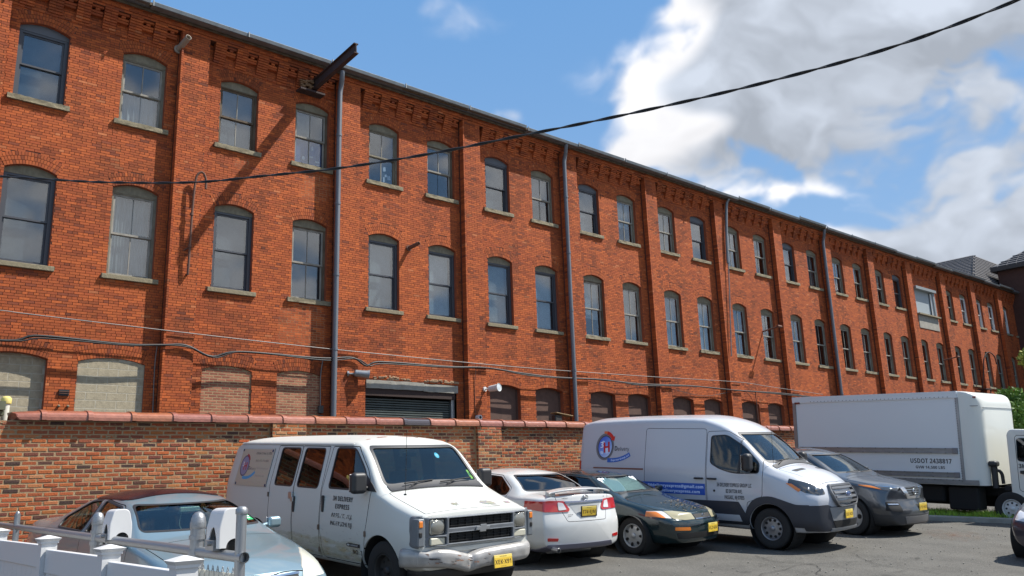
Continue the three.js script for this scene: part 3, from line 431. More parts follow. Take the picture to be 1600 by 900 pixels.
{ // bundle of cables strung along the front
  const a = [[0.5, 4.72], [3.16, 4.61], [3.86, 4.77], [5.53, 4.73], [6.37, 4.78], [6.96, 4.82], [7.58, 4.60], [8.29, 4.77], [10.47, 4.77], [11.43, 4.85], [11.87, 4.66], [12.34, 4.80], [14.65, 4.82], [16.11, 4.88], [17.6, 4.80], [19.09, 4.76], [21.2, 4.80], [23.25, 4.76], [26.2, 4.84], [29.18, 4.81], [32.4, 4.84], [35.66, 4.77]].map(([x, y]) => [x, y, 0.27]);
  tag(part('cable_bundle', [tube(a, 0.028, 8, 300), tube(a.map(([x, y, z], i) => [x + 0.1, y + 0.03 * sin(i * 2.1) - 0.02, z + 0.01]), 0.018, 6, 300)], M.cable, scene), 'thick dark cable bundle sagging along the mill above the ground floor', 'cable');
  const b = [[0.4, 5.27], [3.1, 5.24], [3.58, 5.22], [6.35, 5.14], [8.69, 5.08], [11.63, 5.03], [17.16, 4.99], [23, 5.05], [29.25, 5.16], [31.56, 5.09], [36, 4.95]].map(([x, y]) => [x, y, 0.26]);
  tag(part('thin_cable', [tube(b, 0.012, 6, 200)], M.conduit, scene), 'thin grey cable running straight above the thick bundle on the mill', 'cable');
  tag(part('loose_wire', [tube([[20.5, 4.72, 0.26], [22, 4.55, 0.2], [24.5, 4.7, 0.24], [27, 4.5, 0.22], [29.9, 4.75, 0.26], [30.6, 3.4, 0.22]], 0.009, 5, 80)], M.cable, scene), 'loose thin wire drooping below the cable bundle over rusty panels', 'wire');
}
{ // wing at the far end, dark brick under slate roofs
  const w = thing('far_wing', 'dark brick wing with grey slate roof at the far end of the mill', 'building', [63.6, 0, 0]);
  part('wall', [box(16, 14.8, 15, 8.002, 7.5, 6.9), box(14, 13.6, 13, 9, 6.9, -7.2)], std([0.085, 0.036, 0.026], 0.92, { map: rep(T.brick, 2), bumpMap: rep(T.bump, 3), bumpScale: 0.01 }), w); part('eave', box(16.6, 0.28, 15.6, 7.9, 15.02, 6.9), std([0.05, 0.04, 0.036], 0.8), w);
  const hip = (x0, x1, z0, z1, y0, a0, a1, b0, b1, y1) => { const p = [[x0, y0, z0], [x1, y0, z0], [x1, y0, z1], [x0, y0, z1], [a0, y1, b0], [a1, y1, b0], [a1, y1, b1], [a0, y1, b1]], pos = [], q = (i, j, k, l) => [i, j, k, i, k, l].forEach((n) => pos.push(...p[n])); q(3, 2, 6, 7); q(0, 3, 7, 4); q(1, 0, 4, 5); q(2, 1, 5, 6); q(4, 7, 6, 5); q(0, 1, 2, 3); const g = new THREE.BufferGeometry(); g.setAttribute('position', new THREE.Float32BufferAttribute(pos, 3)); g.computeVertexNormals(); return worldUV(g); };
  const slates = (x0, x1, z0, z1, y0, a0, a1, b0, b1, y1, rows) => { const out = []; for (let k = 0; k < rows; k++) { const t = k / rows, L = (a, b) => mix(a, b, t), y = L(y0, y1), xa = L(x0, a0), xb = L(x1, a1), za = L(z0, b0), zb = L(z1, b1); for (let j = 0; j < 26; j++) { const u = j / 26 + (k % 2) * 0.019; out.push(box(0.07, 0.05, (zb - za) / 26 * 0.94, xa, y + 0.03, mix(za, zb, u) + 0.2), box((xb - xa) / 26 * 0.94, 0.05, 0.07, mix(xa, xb, u) + 0.2, y + 0.03, zb)); } } return out; };
  const A = [-4.6, 17, -14, -0.62, 13.9, 1.2, 12, -10, -2.4, 16.75], C = [-0.35, 16.2, -0.9, 14.7, 15.17, 5, 11, 3, 10, 18.2];
  const r1 = part('roof', hip(...A), M.slate, w), r2 = part('roof', hip(...C), M.slate, w); const sm = [[0.14, 0.135, 0.14], [0.09, 0.087, 0.092]].map((c) => std(c, 0.7)); part('slates', slates(...A, 14), sm[0], r1).userData.kind = 'stuff'; part('slates', slates(...C, 14), sm[1], r2).userData.kind = 'stuff';
}
// ------------------------------------------------------------------ yard wall in front of the mill
{
  const w = thing('yard_wall', 'low mottled brick wall with glazed terracotta coping behind the parked vehicles', 'wall', [2.7, 0, 5.4]);
  w.rotation.z = 0.0088; // the top rises a little to the right
  const x0 = -8, x1 = 24.5, yb = 0.05, yt = 2.545, CHW = 0.067, LW = 0.218;
  const piers = [-0.82, 4.42, 9.2, 13.98, 18.77, 23.0].map((c) => [c - 0.34, c + 0.34]);
  part('wall_core', [box(x1 - x0, yt - yb, 0.33, (x0 + x1) / 2, (yt + yb) / 2, -0.1655), ...piers.map(([a, b]) => box(b - a - 0.012, yt - yb - 0.004, 0.1, (a + b) / 2, (yt + yb) / 2 - 0.002, 0.0495))], M.mortarLight, w);
  // a few brick shapes with broken arrises
  const shapes = []; for (let v = 0; v < 5; v++) { const P = roundPoly([[-0.5, -0.5], [0.5, -0.5], [0.5, 0.5], [-0.5, 0.5]], 0, 1); const j = () => 0.5 - 0.02 * rnd() - (rnd() < 0.25 ? 0.05 * rnd() : 0); const f = [[-j(), -j()], [j(), -j()], [j(), j()], [-j(), j()]].map(([a, b]) => [a * 1, b]); const pos = [], q = (a, b, c, d) => pos.push(...a, ...b, ...c, ...a, ...c, ...d); const k = 0.10, F = f.map(([a, b]) => [a - sign(a) * 0.025, b - sign(b) * 0.08, 0.5]), Mi = f.map(([a, b]) => [a, b, 0.5 - k]), Bk = f.map(([a, b]) => [a, b, -0.5]); q(...F); for (let i = 0; i < 4; i++) { const n = (i + 1) % 4; q(Mi[i], Mi[n], F[n], F[i]); q(Bk[i], Bk[n], Mi[n], Mi[i]); } const g = new THREE.BufferGeometry(); g.setAttribute('position', new THREE.Float32BufferAttribute(pos, 3)); g.computeVertexNormals(); const uv = []; for (let i = 0; i < pos.length; i += 3) uv.push(pos[i] * 0.2 + v * 0.37, pos[i + 1] * 0.06 + v * 0.11); g.setAttribute('uv', new THREE.Float32BufferAttribute(uv, 2)); shapes.push(g); }
  const palette = [[0.44, 0.115, 0.030], [0.37, 0.088, 0.027], [0.30, 0.080, 0.034], [0.245, 0.064, 0.031], [0.46, 0.165, 0.058], [0.18, 0.053, 0.03], [0.105, 0.042, 0.027], [0.072, 0.036, 0.027], [0.48, 0.205, 0.088]];
  const weights = [0.24, 0.44, 0.60, 0.71, 0.80, 0.875, 0.935, 0.975, 1];
  const pick = () => { const r = rnd(); return weights.findIndex((q) => r <= q); };
  const all = [];
  const lay = (a, b, k, z) => { const y = yb + 0.01 + k * CHW, off = (k % 2) * LW * 0.5 + rr(-0.015, 0.015); for (let s = floor((a - off) / LW) * LW + off; s < b; s += LW) { let p = max(a, s), q = min(b, s + LW); if (q - p < 0.05) continue; p += 0.0075; q -= 0.0075; const wd = q - p - rr(0, 0.006); all.push({ x: (p + q) / 2, y: y + CHW / 2 + rr(-0.002, 0.002), z: z + rr(-0.004, 0.003), w: wd, h: CHW - 0.0155 - rr(0, 0.003), t: pick(), r: rr(-0.008, 0.008), v: floor(rnd() * 5) }); } };
  const K = floor((yt - yb - 0.01) / CHW);
  const gaps = []; let last = x0; for (const [a, b] of piers) { if (a > last) gaps.push([last, a]); last = b; } if (last < x1) gaps.push([last, x1]);
  for (let k = 8; k < K; k++) { for (const [a, b] of gaps) lay(a, b, k, 0.0); for (const [a, b] of piers) { lay(a, b, k, 0.1); } }
  for (const [a, b] of piers) for (let k = 8; k < K; k++) for (const e of [a, b]) all.push({ x: e + (e === a ? 0.03 : -0.03), y: yb + 0.01 + (k + 0.5) * CHW, z: 0.09, w: 0.07, h: CHW - 0.014, t: pick(), r: 0, v: 0 });
  const eye = V(0, 1.3, 14.6), order = all.filter((b) => b.y > 1.45 && b.x > -2.2 && b.x < 4.2 && b.w > 0.1).sort((p, q) => hypot(p.x + 2.7, p.y - 1.3, 14.6) - hypot(q.x + 2.7, q.y - 1.3, 14.6)).slice(0, 300), single = new Set(order);
  const mats = palette.map((c) => std(c, 0.9, { map: rep(T.brick, 6), bumpMap: rep(T.bump, 7), bumpScale: 0.006 }));
  const m4 = new THREE.Matrix4(), q4 = new THREE.Quaternion(), at = (b) => m4.compose(V(b.x, b.y, b.z - 0.025), q4.setFromAxisAngle(V(0, 0, 1), b.r), V(b.w, b.h, 0.06));
  for (const b of order) { const o = new THREE.Mesh(shapes[b.v], mats[b.t]); o.name = 'brick'; o.applyMatrix4(at(b)); o.castShadow = o.receiveShadow = true; w.add(o); }
  const rest = all.filter((b) => !single.has(b)), base = std([1, 1, 1], 0.9, { map: mats[0].map, bumpMap: mats[0].bumpMap, bumpScale: 0.006 });
  for (let v = 0; v < 5; v++) { const mine = rest.filter((b) => b.v === v), im = new THREE.InstancedMesh(shapes[v], base, mine.length); im.name = 'brickwork'; im.userData.kind = 'stuff'; mine.forEach((b, i) => { im.setMatrixAt(i, at(b)); im.setColorAt(i, lin(...palette[b.t].map((c) => c * rr(0.88, 1.1)))); }); im.castShadow = im.receiveShadow = true; w.add(im); }
  // smeared mortar lumps and lichen under the coping
  const dabs = []; for (let i = 0; i < 420; i++) { const s = rr(0.006, 0.02), g = new THREE.IcosahedronGeometry(s, 0); g.scale(rr(1, 3), rr(0.5, 1.1), 0.35); g.translate(rr(-2, 13), yt - 0.03 - rr(0, 0.28), 0.004); dabs.push(g); }
  const db = part('mortar_dab', dabs, M.mortarLight, w); db.userData.kind = 'stuff';
  // coping tiles with collars
  const prof = (s) => { const P = []; const W = 0.29 * s, h = 0.115 * s; P.push([-W, -0.03], [-W, 0.02]); for (let k = 0; k <= 12; k++) { const a = PI - k / 12 * PI; P.push([W * 0.98 * cos(a), 0.02 + h * pow(sin(a), 0.8)]); } P.push([W, 0.02], [W, -0.03]); return P; };
  const tileG = extrude(prof(1), 0.60); tileG.rotateY(PI / 2); tileG.computeVertexNormals(); worldUV(tileG); const colG = extrude(prof(1.09), 0.075); colG.rotateY(PI / 2); worldUV(colG);
  const tm = [[0.36, 0.125, 0.075], [0.33, 0.115, 0.08], [0.40, 0.15, 0.095], [0.30, 0.10, 0.06], [0.38, 0.13, 0.06]].map((c) => phy(c, 0.36, { clearcoat: 0.6, clearcoatRoughness: 0.2, map: rep(T.grain, 2), bumpMap: rep(T.bump, 1.5), bumpScale: 0.003 })), dark = phy([0.05, 0.04, 0.045], 0.3, { clearcoat: 0.6, clearcoatRoughness: 0.15 });
  for (let k = -4; k < 33; k++) { const x = 0.31 + k * 0.663; if (x > x1) break; if (k === -1) continue; const dk = k === 10; const t = part('coping_tile', tileG, dk ? dark : tm[((k * 7) % 5 + 5) % 5], w); t.position.set(x + 0.06, yt + 0.035, -0.175); t.rotation.set(rr(-0.012, 0.012), rr(-0.006, 0.006), rr(-0.006, 0.006)); part('collar', colG, dk ? dark : tm[((k * 7) % 5 + 5) % 5], t).position.set(-0.065, 0.004, 0); if (dk) t.userData.label = 'black glazed coping tile'; }
  { const g = extrude(prof(1), 0.40); g.rotateY(PI / 2); const p = g.attributes.position; for (let i = 0; i < p.count; i++) if (p.getX(i) < 0.1) { p.setX(i, p.getX(i) + 0.12 * noise3(p.getY(i) * 30, p.getZ(i) * 14, 2)); p.setY(i, p.getY(i) * 0.8); } g.computeVertexNormals(); const t = part('coping_tile', worldUV(g), tm[3], w); t.position.set(-0.10, yt + 0.03, -0.175); t.userData.label = 'broken end tile of the coping'; }
}
{ const t = thing('vent_post', 'white stub pipe with yellow cap behind the left end of the yard wall', 'pipe', [2.62, 0, 4.75]); part('pipe', cyl(0.055, 2.8, 0, 1.45, 0, 'y', 16), std([0.6, 0.58, 0.5], 0.6), t); part('cap', lathe([[0.001, 2.98], [0.05, 2.97], [0.075, 2.94], [0.075, 2.86], [0.06, 2.85]], 18), std([0.62, 0.52, 0.16], 0.6), t); }
{ const t = thing('ledge', 'greenish weathered wooden ledge above the left end of the yard wall', 'ledge', [1.6, 2.68, 4.9]); part('board', [box(1.9, 0.13, 0.5, 0, 0.11, 0), box(1.9, 0.06, 0.42, 0, 0.0, -0.02)], std([0.14, 0.15, 0.095], 0.85, { map: rep(T.wood, 1.2) }), t); part('post', [box(0.1, 2.6, 0.1, -0.6, -1.3, -0.1), box(0.1, 2.6, 0.1, 0.5, -1.3, -0.1)], std([0.14, 0.15, 0.095], 0.85), t); }
{ const t = thing('tilted_lamp', 'tilted brown plate lamp before the second rusty panel over the wall', 'lamp', [18.95, 0, 0.5]); part('plate', (() => { const g = rbox(0.75, 0.03, 0.3, 0.01); g.rotateZ(-0.12); g.translate(0.05, 3.52, 0); return g; })(), std([0.25, 0.16, 0.07], 0.6), t); part('body', rbox(0.3, 0.28, 0.2, 0.04, -0.18, 3.36, 0), std([0.03, 0.025, 0.022], 0.6), t); part('post', rod([-0.1, 0.2, 0], [-0.1, 3.4, 0], 0.03), M.rust, t); }

// ------------------------------------------------------------------ kerb, verge, bush and tree at the right
const KA = V(19.02, 0, 5.2), KB = V(23.95, 0, 17.9), kd = KB.clone().sub(KA).normalize(), kn = V(kd.z, 0, -kd.x); // kn points away from the lot (+x)
{
  const N = 40, L = KA.distanceTo(KB), sec = [[0, -0.15], [0, 0.09], [0.02, 0.11], [0.15, 0.115], [0.15, -0.15]];
  const mk = (sec) => { const pos = []; const P = (i, j) => { const p = KA.clone().addScaledVector(kd, L * i / N).addScaledVector(kn, sec[j][0]); return [p.x, gy(p.x, p.z) + sec[j][1] + 0.006 * noise3(i * 0.7, j, 3), p.z]; }; for (let i = 0; i < N; i++) for (let j = 0; j < sec.length - 1; j++) { const a = P(i, j), b = P(i + 1, j), c = P(i + 1, j + 1), d = P(i, j + 1); pos.push(...a, ...c, ...b, ...a, ...d, ...c); } const g = new THREE.BufferGeometry(); g.setAttribute('position', new THREE.Float32BufferAttribute(pos, 3)); g.computeVertexNormals(); return worldUV(g); };
  tag(part('kerb', mk(sec), M.concrete, scene), 'grey concrete kerb along the grass verge beside the box truck', null, null, 'structure');
  tag(part('verge_soil', mk([[0.15, 0.10], [0.6, 0.12], [1.4, 0.13], [1.9, 0.1], [1.9, -0.1]]), std([0.09, 0.07, 0.04], 0.95, { map: rep(T.grain, 2) }), scene), 'brown soil of the verge under the grass', null, null, 'structure');
  const blade = new THREE.BufferGeometry(); blade.setAttribute('position', new THREE.Float32BufferAttribute([-0.006, 0, 0, 0.006, 0, 0, 0.002, 0.6, 0.12, -0.006, 0, 0, 0.002, 0.6, 0.12, -0.004, 0.6, 0.12, -0.004, 0.6, 0.12, 0.002, 0.6, 0.12, 0, 1, 0.38], 3)); blade.computeVertexNormals();
  const n = 17000, im = new THREE.InstancedMesh(blade, std([1, 1, 1], 0.7, { side: THREE.DoubleSide }), n), m = new THREE.Matrix4(), q = new THREE.Quaternion();
  for (let i = 0; i < n; i++) { const p = KA.clone().addScaledVector(kd, rr(0, L)).addScaledVector(kn, 0.12 + 1.75 * pow(rnd(), 1.3)); const cl = noise3(p.x * 3, 1, p.z * 3), s = rr(0.05, 0.13) * (0.6 + cl); q.setFromEuler(new THREE.Euler(rr(-0.3, 0.3), rr(0, 6.28), rr(-0.3, 0.3))); im.setMatrixAt(i, m.compose(V(p.x, gy(p.x, p.z) + 0.1, p.z), q, V(1.2, s, s))); const d = rnd(); im.setColorAt(i, lin(mix(0.16, 0.30, d), mix(0.32, 0.44, d), 0.03)); }
  im.name = 'grass'; tag(im, 'bright green grass strip along the kerb beside the truck', 'grass', null, 'stuff'); im.castShadow = im.receiveShadow = true; scene.add(im);
}
function leafCloud(n, shape, size, mat, col) { const leaf = new THREE.BufferGeometry(); leaf.setAttribute('position', new THREE.Float32BufferAttribute([0, 0, 0, 0.3, 0.5, 0.08, 0, 1, 0, 0, 0, 0, 0, 1, 0, -0.3, 0.5, 0.08], 3)); leaf.computeVertexNormals(); const im = new THREE.InstancedMesh(leaf, mat, n), m = new THREE.Matrix4(), q = new THREE.Quaternion(); for (let i = 0; i < n; i++) { const p = shape(); const s = size * rr(0.6, 1.3); q.setFromEuler(new THREE.Euler(rr(-1.2, 1.2), rr(0, 6.28), rr(-1.2, 1.2))); im.setMatrixAt(i, m.compose(p, q, V(s, s, s))); im.setColorAt(i, col()); } im.castShadow = im.receiveShadow = true; return im; }
const leafMat = std([1, 1, 1], 0.65, { side: THREE.DoubleSide });
function plant(name, label, cat, pos, h, clumps, n, size, c0, c1) {
  const t = thing(name, label, cat, pos); const limbs = [];
  limbs.push(tube([[0, 0, 0], [0.04, h * 0.3, 0.03], [0, h * 0.6, 0], [0.05, h * 0.85, 0.02]], 0.03 + h * 0.012, 7)); for (const [x, y, z] of clumps) limbs.push(rod([0, h * 0.3, 0], [x, y, z], 0.02, 5)); part('trunk', limbs, std([0.09, 0.065, 0.04], 0.9), t);
  const im = leafCloud(n, () => { const [x, y, z, r] = clumps[floor(rnd() * clumps.length)]; const d = V(rnd() - 0.5, rnd() - 0.5, rnd() - 0.5).normalize().multiplyScalar(r * pow(rnd(), 0.4)); return V(x + d.x, y + d.y, z + d.z); }, size, leafMat, () => { const d = rnd(); return lin(mix(c0[0], c1[0], d), mix(c0[1], c1[1], d), mix(c0[2], c1[2], d)); }); im.name = 'crown'; im.userData.kind = 'stuff'; t.add(im); return t;
}

// ------------------------------------------------------------------ white vinyl fence and galvanised gate in the foreground
{
  const px = 1.56, zs = [17.1, 15.72, 14.5, 13.0, 11.25, 9.4], top = (z) => gy(px, z) * 0.0 + mix(1.03, 1.105, (15.8 - z) / 4.6);
  const t = thing('vinyl_fence', 'white vinyl panel fence with flat capped posts in the left foreground', 'fence');
  for (const z of zs) {
    if (z > 16) continue;
    const y = top(z); const p = part('post', box(0.103, 1.45, 0.103, 0, -0.725, 0), M.vinyl, t); p.position.set(px, y - 0.045, z); 
    const cap = [box(0.118, 0.014, 0.118, 0, -0.004, 0)]; const pr = new THREE.CylinderGeometry(0.012, 0.105, 0.022, 4, 1); pr.rotateY(PI / 4); pr.translate(0, 0.034, 0); const fl = new THREE.CylinderGeometry(0.1056, 0.079, 0.024, 4, 1); fl.rotateY(PI / 4); fl.translate(0, 0.011, 0); cap.push(pr.toNonIndexed(), fl.toNonIndexed()); cap.forEach((g) => g.computeVertexNormals()); part('post_cap', cap, M.vinyl, p);
  }
  for (let i = 1; i < zs.length - 1; i++) { const a = zs[i] - 0.055, b = zs[i + 1] + 0.055, L = a - b, y = (top(a) + top(b)) / 2 - 0.085, g = part('panel', [rbox(0.045, 0.16, L, 0.006, 0, -0.08, 0)], M.vinyl, t); g.position.set(px, y, (a + b) / 2); const n = floor(L / 0.15); for (let k = 0; k < n; k++) part('slat', box(0.022, 1.15, L / n - 0.003, 0, -0.735, -L / 2 + (k + 0.5) * L / n), M.vinyl, g); }
}
{
  const gx = 2.07, t = thing('pipe_gate', 'galvanised pipe gate with chain link behind the white fence', 'gate'), Y = (z) => mix(0.963, 1.045, (15.25 - z) / 5);
  const hollow = (r, L) => lathe([[r - 0.004, -L / 2], [r, -L / 2], [r, L / 2], [r - 0.004, L / 2], [r - 0.004, -L / 2]], 20);
  const rail = (y, z0, z1, r) => { const g = hollow(r, z0 - z1); g.rotateX(PI / 2); g.rotateX(0.0164); g.translate(gx, y, (z0 + z1) / 2); return g; };
  part('top_rail', rail((Y(15.25) + Y(7)) / 2, 15.25, 7, 0.031), M.galvanized, t);
  const up = hollow(0.03, 1.6); up.translate(gx, 0.42, 15.19); part('end_post', up, M.galvanized, t); part('post_cap', lathe([[0.031, 0], [0.035, 0.004], [0.035, 0.03], [0.02, 0.045], [0.001, 0.047]], 20), M.galvanized, t).position.set(gx, 1.2, 15.19);
  { const f = []; const zc = 14.86; for (let k = 0; k < 8; k++) { const z = 15.1 - k * 0.075; f.push(tube([[gx, 0.25, z - 0.03], [gx + 0.004, 0.82, z + 0.035], [gx - 0.004, 0.885, z]], 0.0022, 5, 12), tube([[gx, 0.25, z + 0.03], [gx - 0.004, 0.82, z - 0.035], [gx + 0.004, 0.885, z]], 0.0022, 5, 12), tube([[gx - 0.006, 0.86, z - 0.004], [gx, 0.905, z], [gx + 0.006, 0.86, z + 0.004]], 0.0024, 5, 8)); for (let j = 0; j < 5; j++) f.push(rod([gx, 0.25 + j * 0.11, z], [gx, 0.36 + j * 0.11, z + 0.0375], 0.0022, 5), rod([gx, 0.36 + j * 0.11, z + 0.0375], [gx, 0.36 + j * 0.11 + 0.001, z + 0.038], 0.0022, 5)); } const o = part('chain_link', f, M.galvanized, t); o.userData.kind = 'stuff'; }
  for (let k = 0; k < 8; k++) part('slat', box(0.012, 0.9, 0.06, gx, 0.42, 15.1 - k * 0.075), std([0.48, 0.47, 0.40], 0.7), t);
  for (const [z, lab] of [[14.53, 0], [12.33, 1], [9.25, 2]]) {
    const p = part('roller_post', cyl(0.0445, 2.0, 0, -0.98, 0, 'y', 24), M.galvanized, t); p.position.set(gx - 0.0, lab === 2 ? 1.18 : 1.13, z);
    const r = lab === 2 ? 0.7 : 1; part('post_cap', lathe([[0.046 * r, -0.035], [0.049 * r, -0.03], [0.049 * r, 0.0], [0.046 * r, 0.006], [0.044 * r, 0.026], [0.034 * r, 0.050], [0.018 * r, 0.064], [0.001, 0.068]].map((q) => q), 24), M.galvanized, p).position.y = 0.02;
    if (lab === 2) { p.scale.set(0.7, 1, 0.7); p.children[0].scale.y = 0.45; continue; }
    part('clamp', [cyl(0.052, 0.025, 0, -0.07, 0, 'y', 24), cyl(0.054, 0.03, 0, -0.16, 0, 'y', 24), rbox(0.014, 0.15, 0.06, 0.004, 0.06, -0.10, 0.02), cyl(0.016, 0.05, 0.085, -0.065, 0.03, 'x', 10), cyl(0.016, 0.05, 0.085, -0.15, 0.03, 'x', 10), cyl(0.022, 0.09, 0.1, -0.11, 0.02, 'x', 12)], M.galvanized, p);
  }
  // white roller guards on the gate posts
  for (const z of [14.72, 12.56]) {
    const c = thing('roller_guard', z > 14 ? 'larger white plastic roller guard on the nearest gate post' : 'white plastic roller guard on the second gate post, left of the nearest', 'gate roller', [gx + 0.035, 0.975, z + 0.1]);
    const W = 0.084, Hh = 0.262, out = roundPoly([[-W, 0.03, 0.002], [-W, Hh * 0.55, 0.02], [-W * 0.72, Hh * 0.93, 0.02], [-W * 0.4, Hh, 0.02], [W * 0.4, Hh, 0.02], [W * 0.72, Hh * 0.93, 0.02], [W, Hh * 0.55, 0.02], [W, 0.03, 0.002]], 0.02, 3);
    const a = new Brush(worldUV(extrude(out, 0.20, [], 0.006)), M.vinyl), b = new Brush(extrude(offsetPoly(out, -0.007), 0.186), M.blackPlastic), notch = new Brush(cyl(0.05, 0.5, 0.012, 0.035, 0.1, 'z', 24), M.vinyl), side = new Brush(extrude(roundPoly([[0.04, -0.2], [0.155, -0.2], [0.155, 0.10], [0.10, 0.17, 0.05], [0.04, 0.10]], 0.05, 5), 0.3).rotateY(-PI / 2).translate(0, 0, 0), M.vinyl), floorCut = new Brush(box(0.3, 0.2, 0.4, 0, -0.068, 0.1), M.vinyl);
    b.position.z = 0.007; for (const q of [a, b, notch, side, floorCut]) q.updateMatrixWorld(); const e = new Evaluator(); e.useGroups = false; let g = e.evaluate(a, b, SUBTRACTION); for (const q of [notch, side, floorCut]) { g.updateMatrixWorld(); g = e.evaluate(g, q, SUBTRACTION); }
    const o = part('cover', g.geometry, M.vinyl, c); o.position.z = -0.02; 
    const wh = lathe([[0.02, -0.04], [0.085, -0.04], [0.088, -0.03], [0.07, 0], [0.088, 0.03], [0.085, 0.04], [0.02, 0.04]], 28); wh.rotateZ(PI / 2); part('roller', wh, M.rubber, c).position.set(-0.0, 0.06, 0.08);
    part('axle', [rod([-0.12, 0.06, 0.08], [0.06, 0.06, 0.08], 0.014), box(0.05, 0.06, 0.12, -0.07, 0.05, 0.06)], M.galvanized, c);
  }
}
{ // twisted service cable overhead
  const pts = [[-2.5, 7.6, -1.2], [0.2, 6.4, 4.2], [1.82, 5.69, 7.33], [2.71, 5.29, 8.99], [3.44, 5.03, 10.36], [3.93, 4.94, 11.27], [4.34, 4.87, 12.03], [4.87, 4.83, 13.03], [5.37, 4.84, 13.95], [6.01, 4.86, 15.14], [6.58, 4.91, 16.22], [7.11, 5.02, 17.2], [7.57, 5.22, 18.07], [8.2, 5.6, 19.2], [9.4, 6.5, 21.5], [11, 8, 24.6]].map((p) => V(...p));
  const base = new THREE.CatmullRomCurve3(pts), mk = (ph, r) => { const q = []; const n = 420; for (let i = 0; i <= n; i++) { const t = i / n, p = base.getPointAt(t), T0 = base.getTangentAt(t), N = V(0, 1, 0).cross(T0).normalize(), Bn = T0.clone().cross(N), a = t * 2 * PI * 42 + ph; p.addScaledVector(N, cos(a) * 0.0085).addScaledVector(Bn, sin(a) * 0.0085); q.push(p); } return new THREE.TubeGeometry(new THREE.CatmullRomCurve3(q), 840, r, 6); };
  const t = thing('overhead_cable', 'black twisted overhead cable crossing the sky from the left wall to upper right', 'cable'); part('strand', mk(0, 0.0085), M.cable, t); part('strand', mk(PI, 0.0085), M.cable, t);
}
// ------------------------------------------------------------------ vehicles: lofted hulls, panels and panes cut out of them
// vehicle axes: +z forward, front bumper at z = 0, s = distance behind it, lat > 0 = the vehicle's right (x = -lat)
const ev = new Evaluator(); ev.useGroups = true; ev.attributes = ['position', 'normal', 'uv'];
const B = (g, m) => { const b = new Brush(g, m); b.updateMatrixWorld(); return b; };
const cut = (a, b, op) => { const r = ev.evaluate(a, b, op); r.updateMatrixWorld(); return r; };
function key(K, s) { // monotone cubic through [s, v]
  const n = K.length; if (s <= K[0][0]) return K[0][1]; if (s >= K[n - 1][0]) return K[n - 1][1];
  let i = 0; while (K[i + 1][0] < s) i++;
  const d = (j) => (K[j + 1][1] - K[j][1]) / (K[j + 1][0] - K[j][0]), m = (j) => { if (j === 0) return d(0); if (j === n - 1) return d(n - 2); const a = d(j - 1), b = d(j); return a * b <= 0 ? 0 : 2 * a * b / (a + b); };
  const h = K[i + 1][0] - K[i][0], t = (s - K[i][0]) / h, t2 = t * t, t3 = t2 * t;
  return (2 * t3 - 3 * t2 + 1) * K[i][1] + (t3 - 2 * t2 + t) * h * m(i) + (-2 * t3 + 3 * t2) * K[i + 1][1] + (t3 - t2) * h * m(i + 1);
}
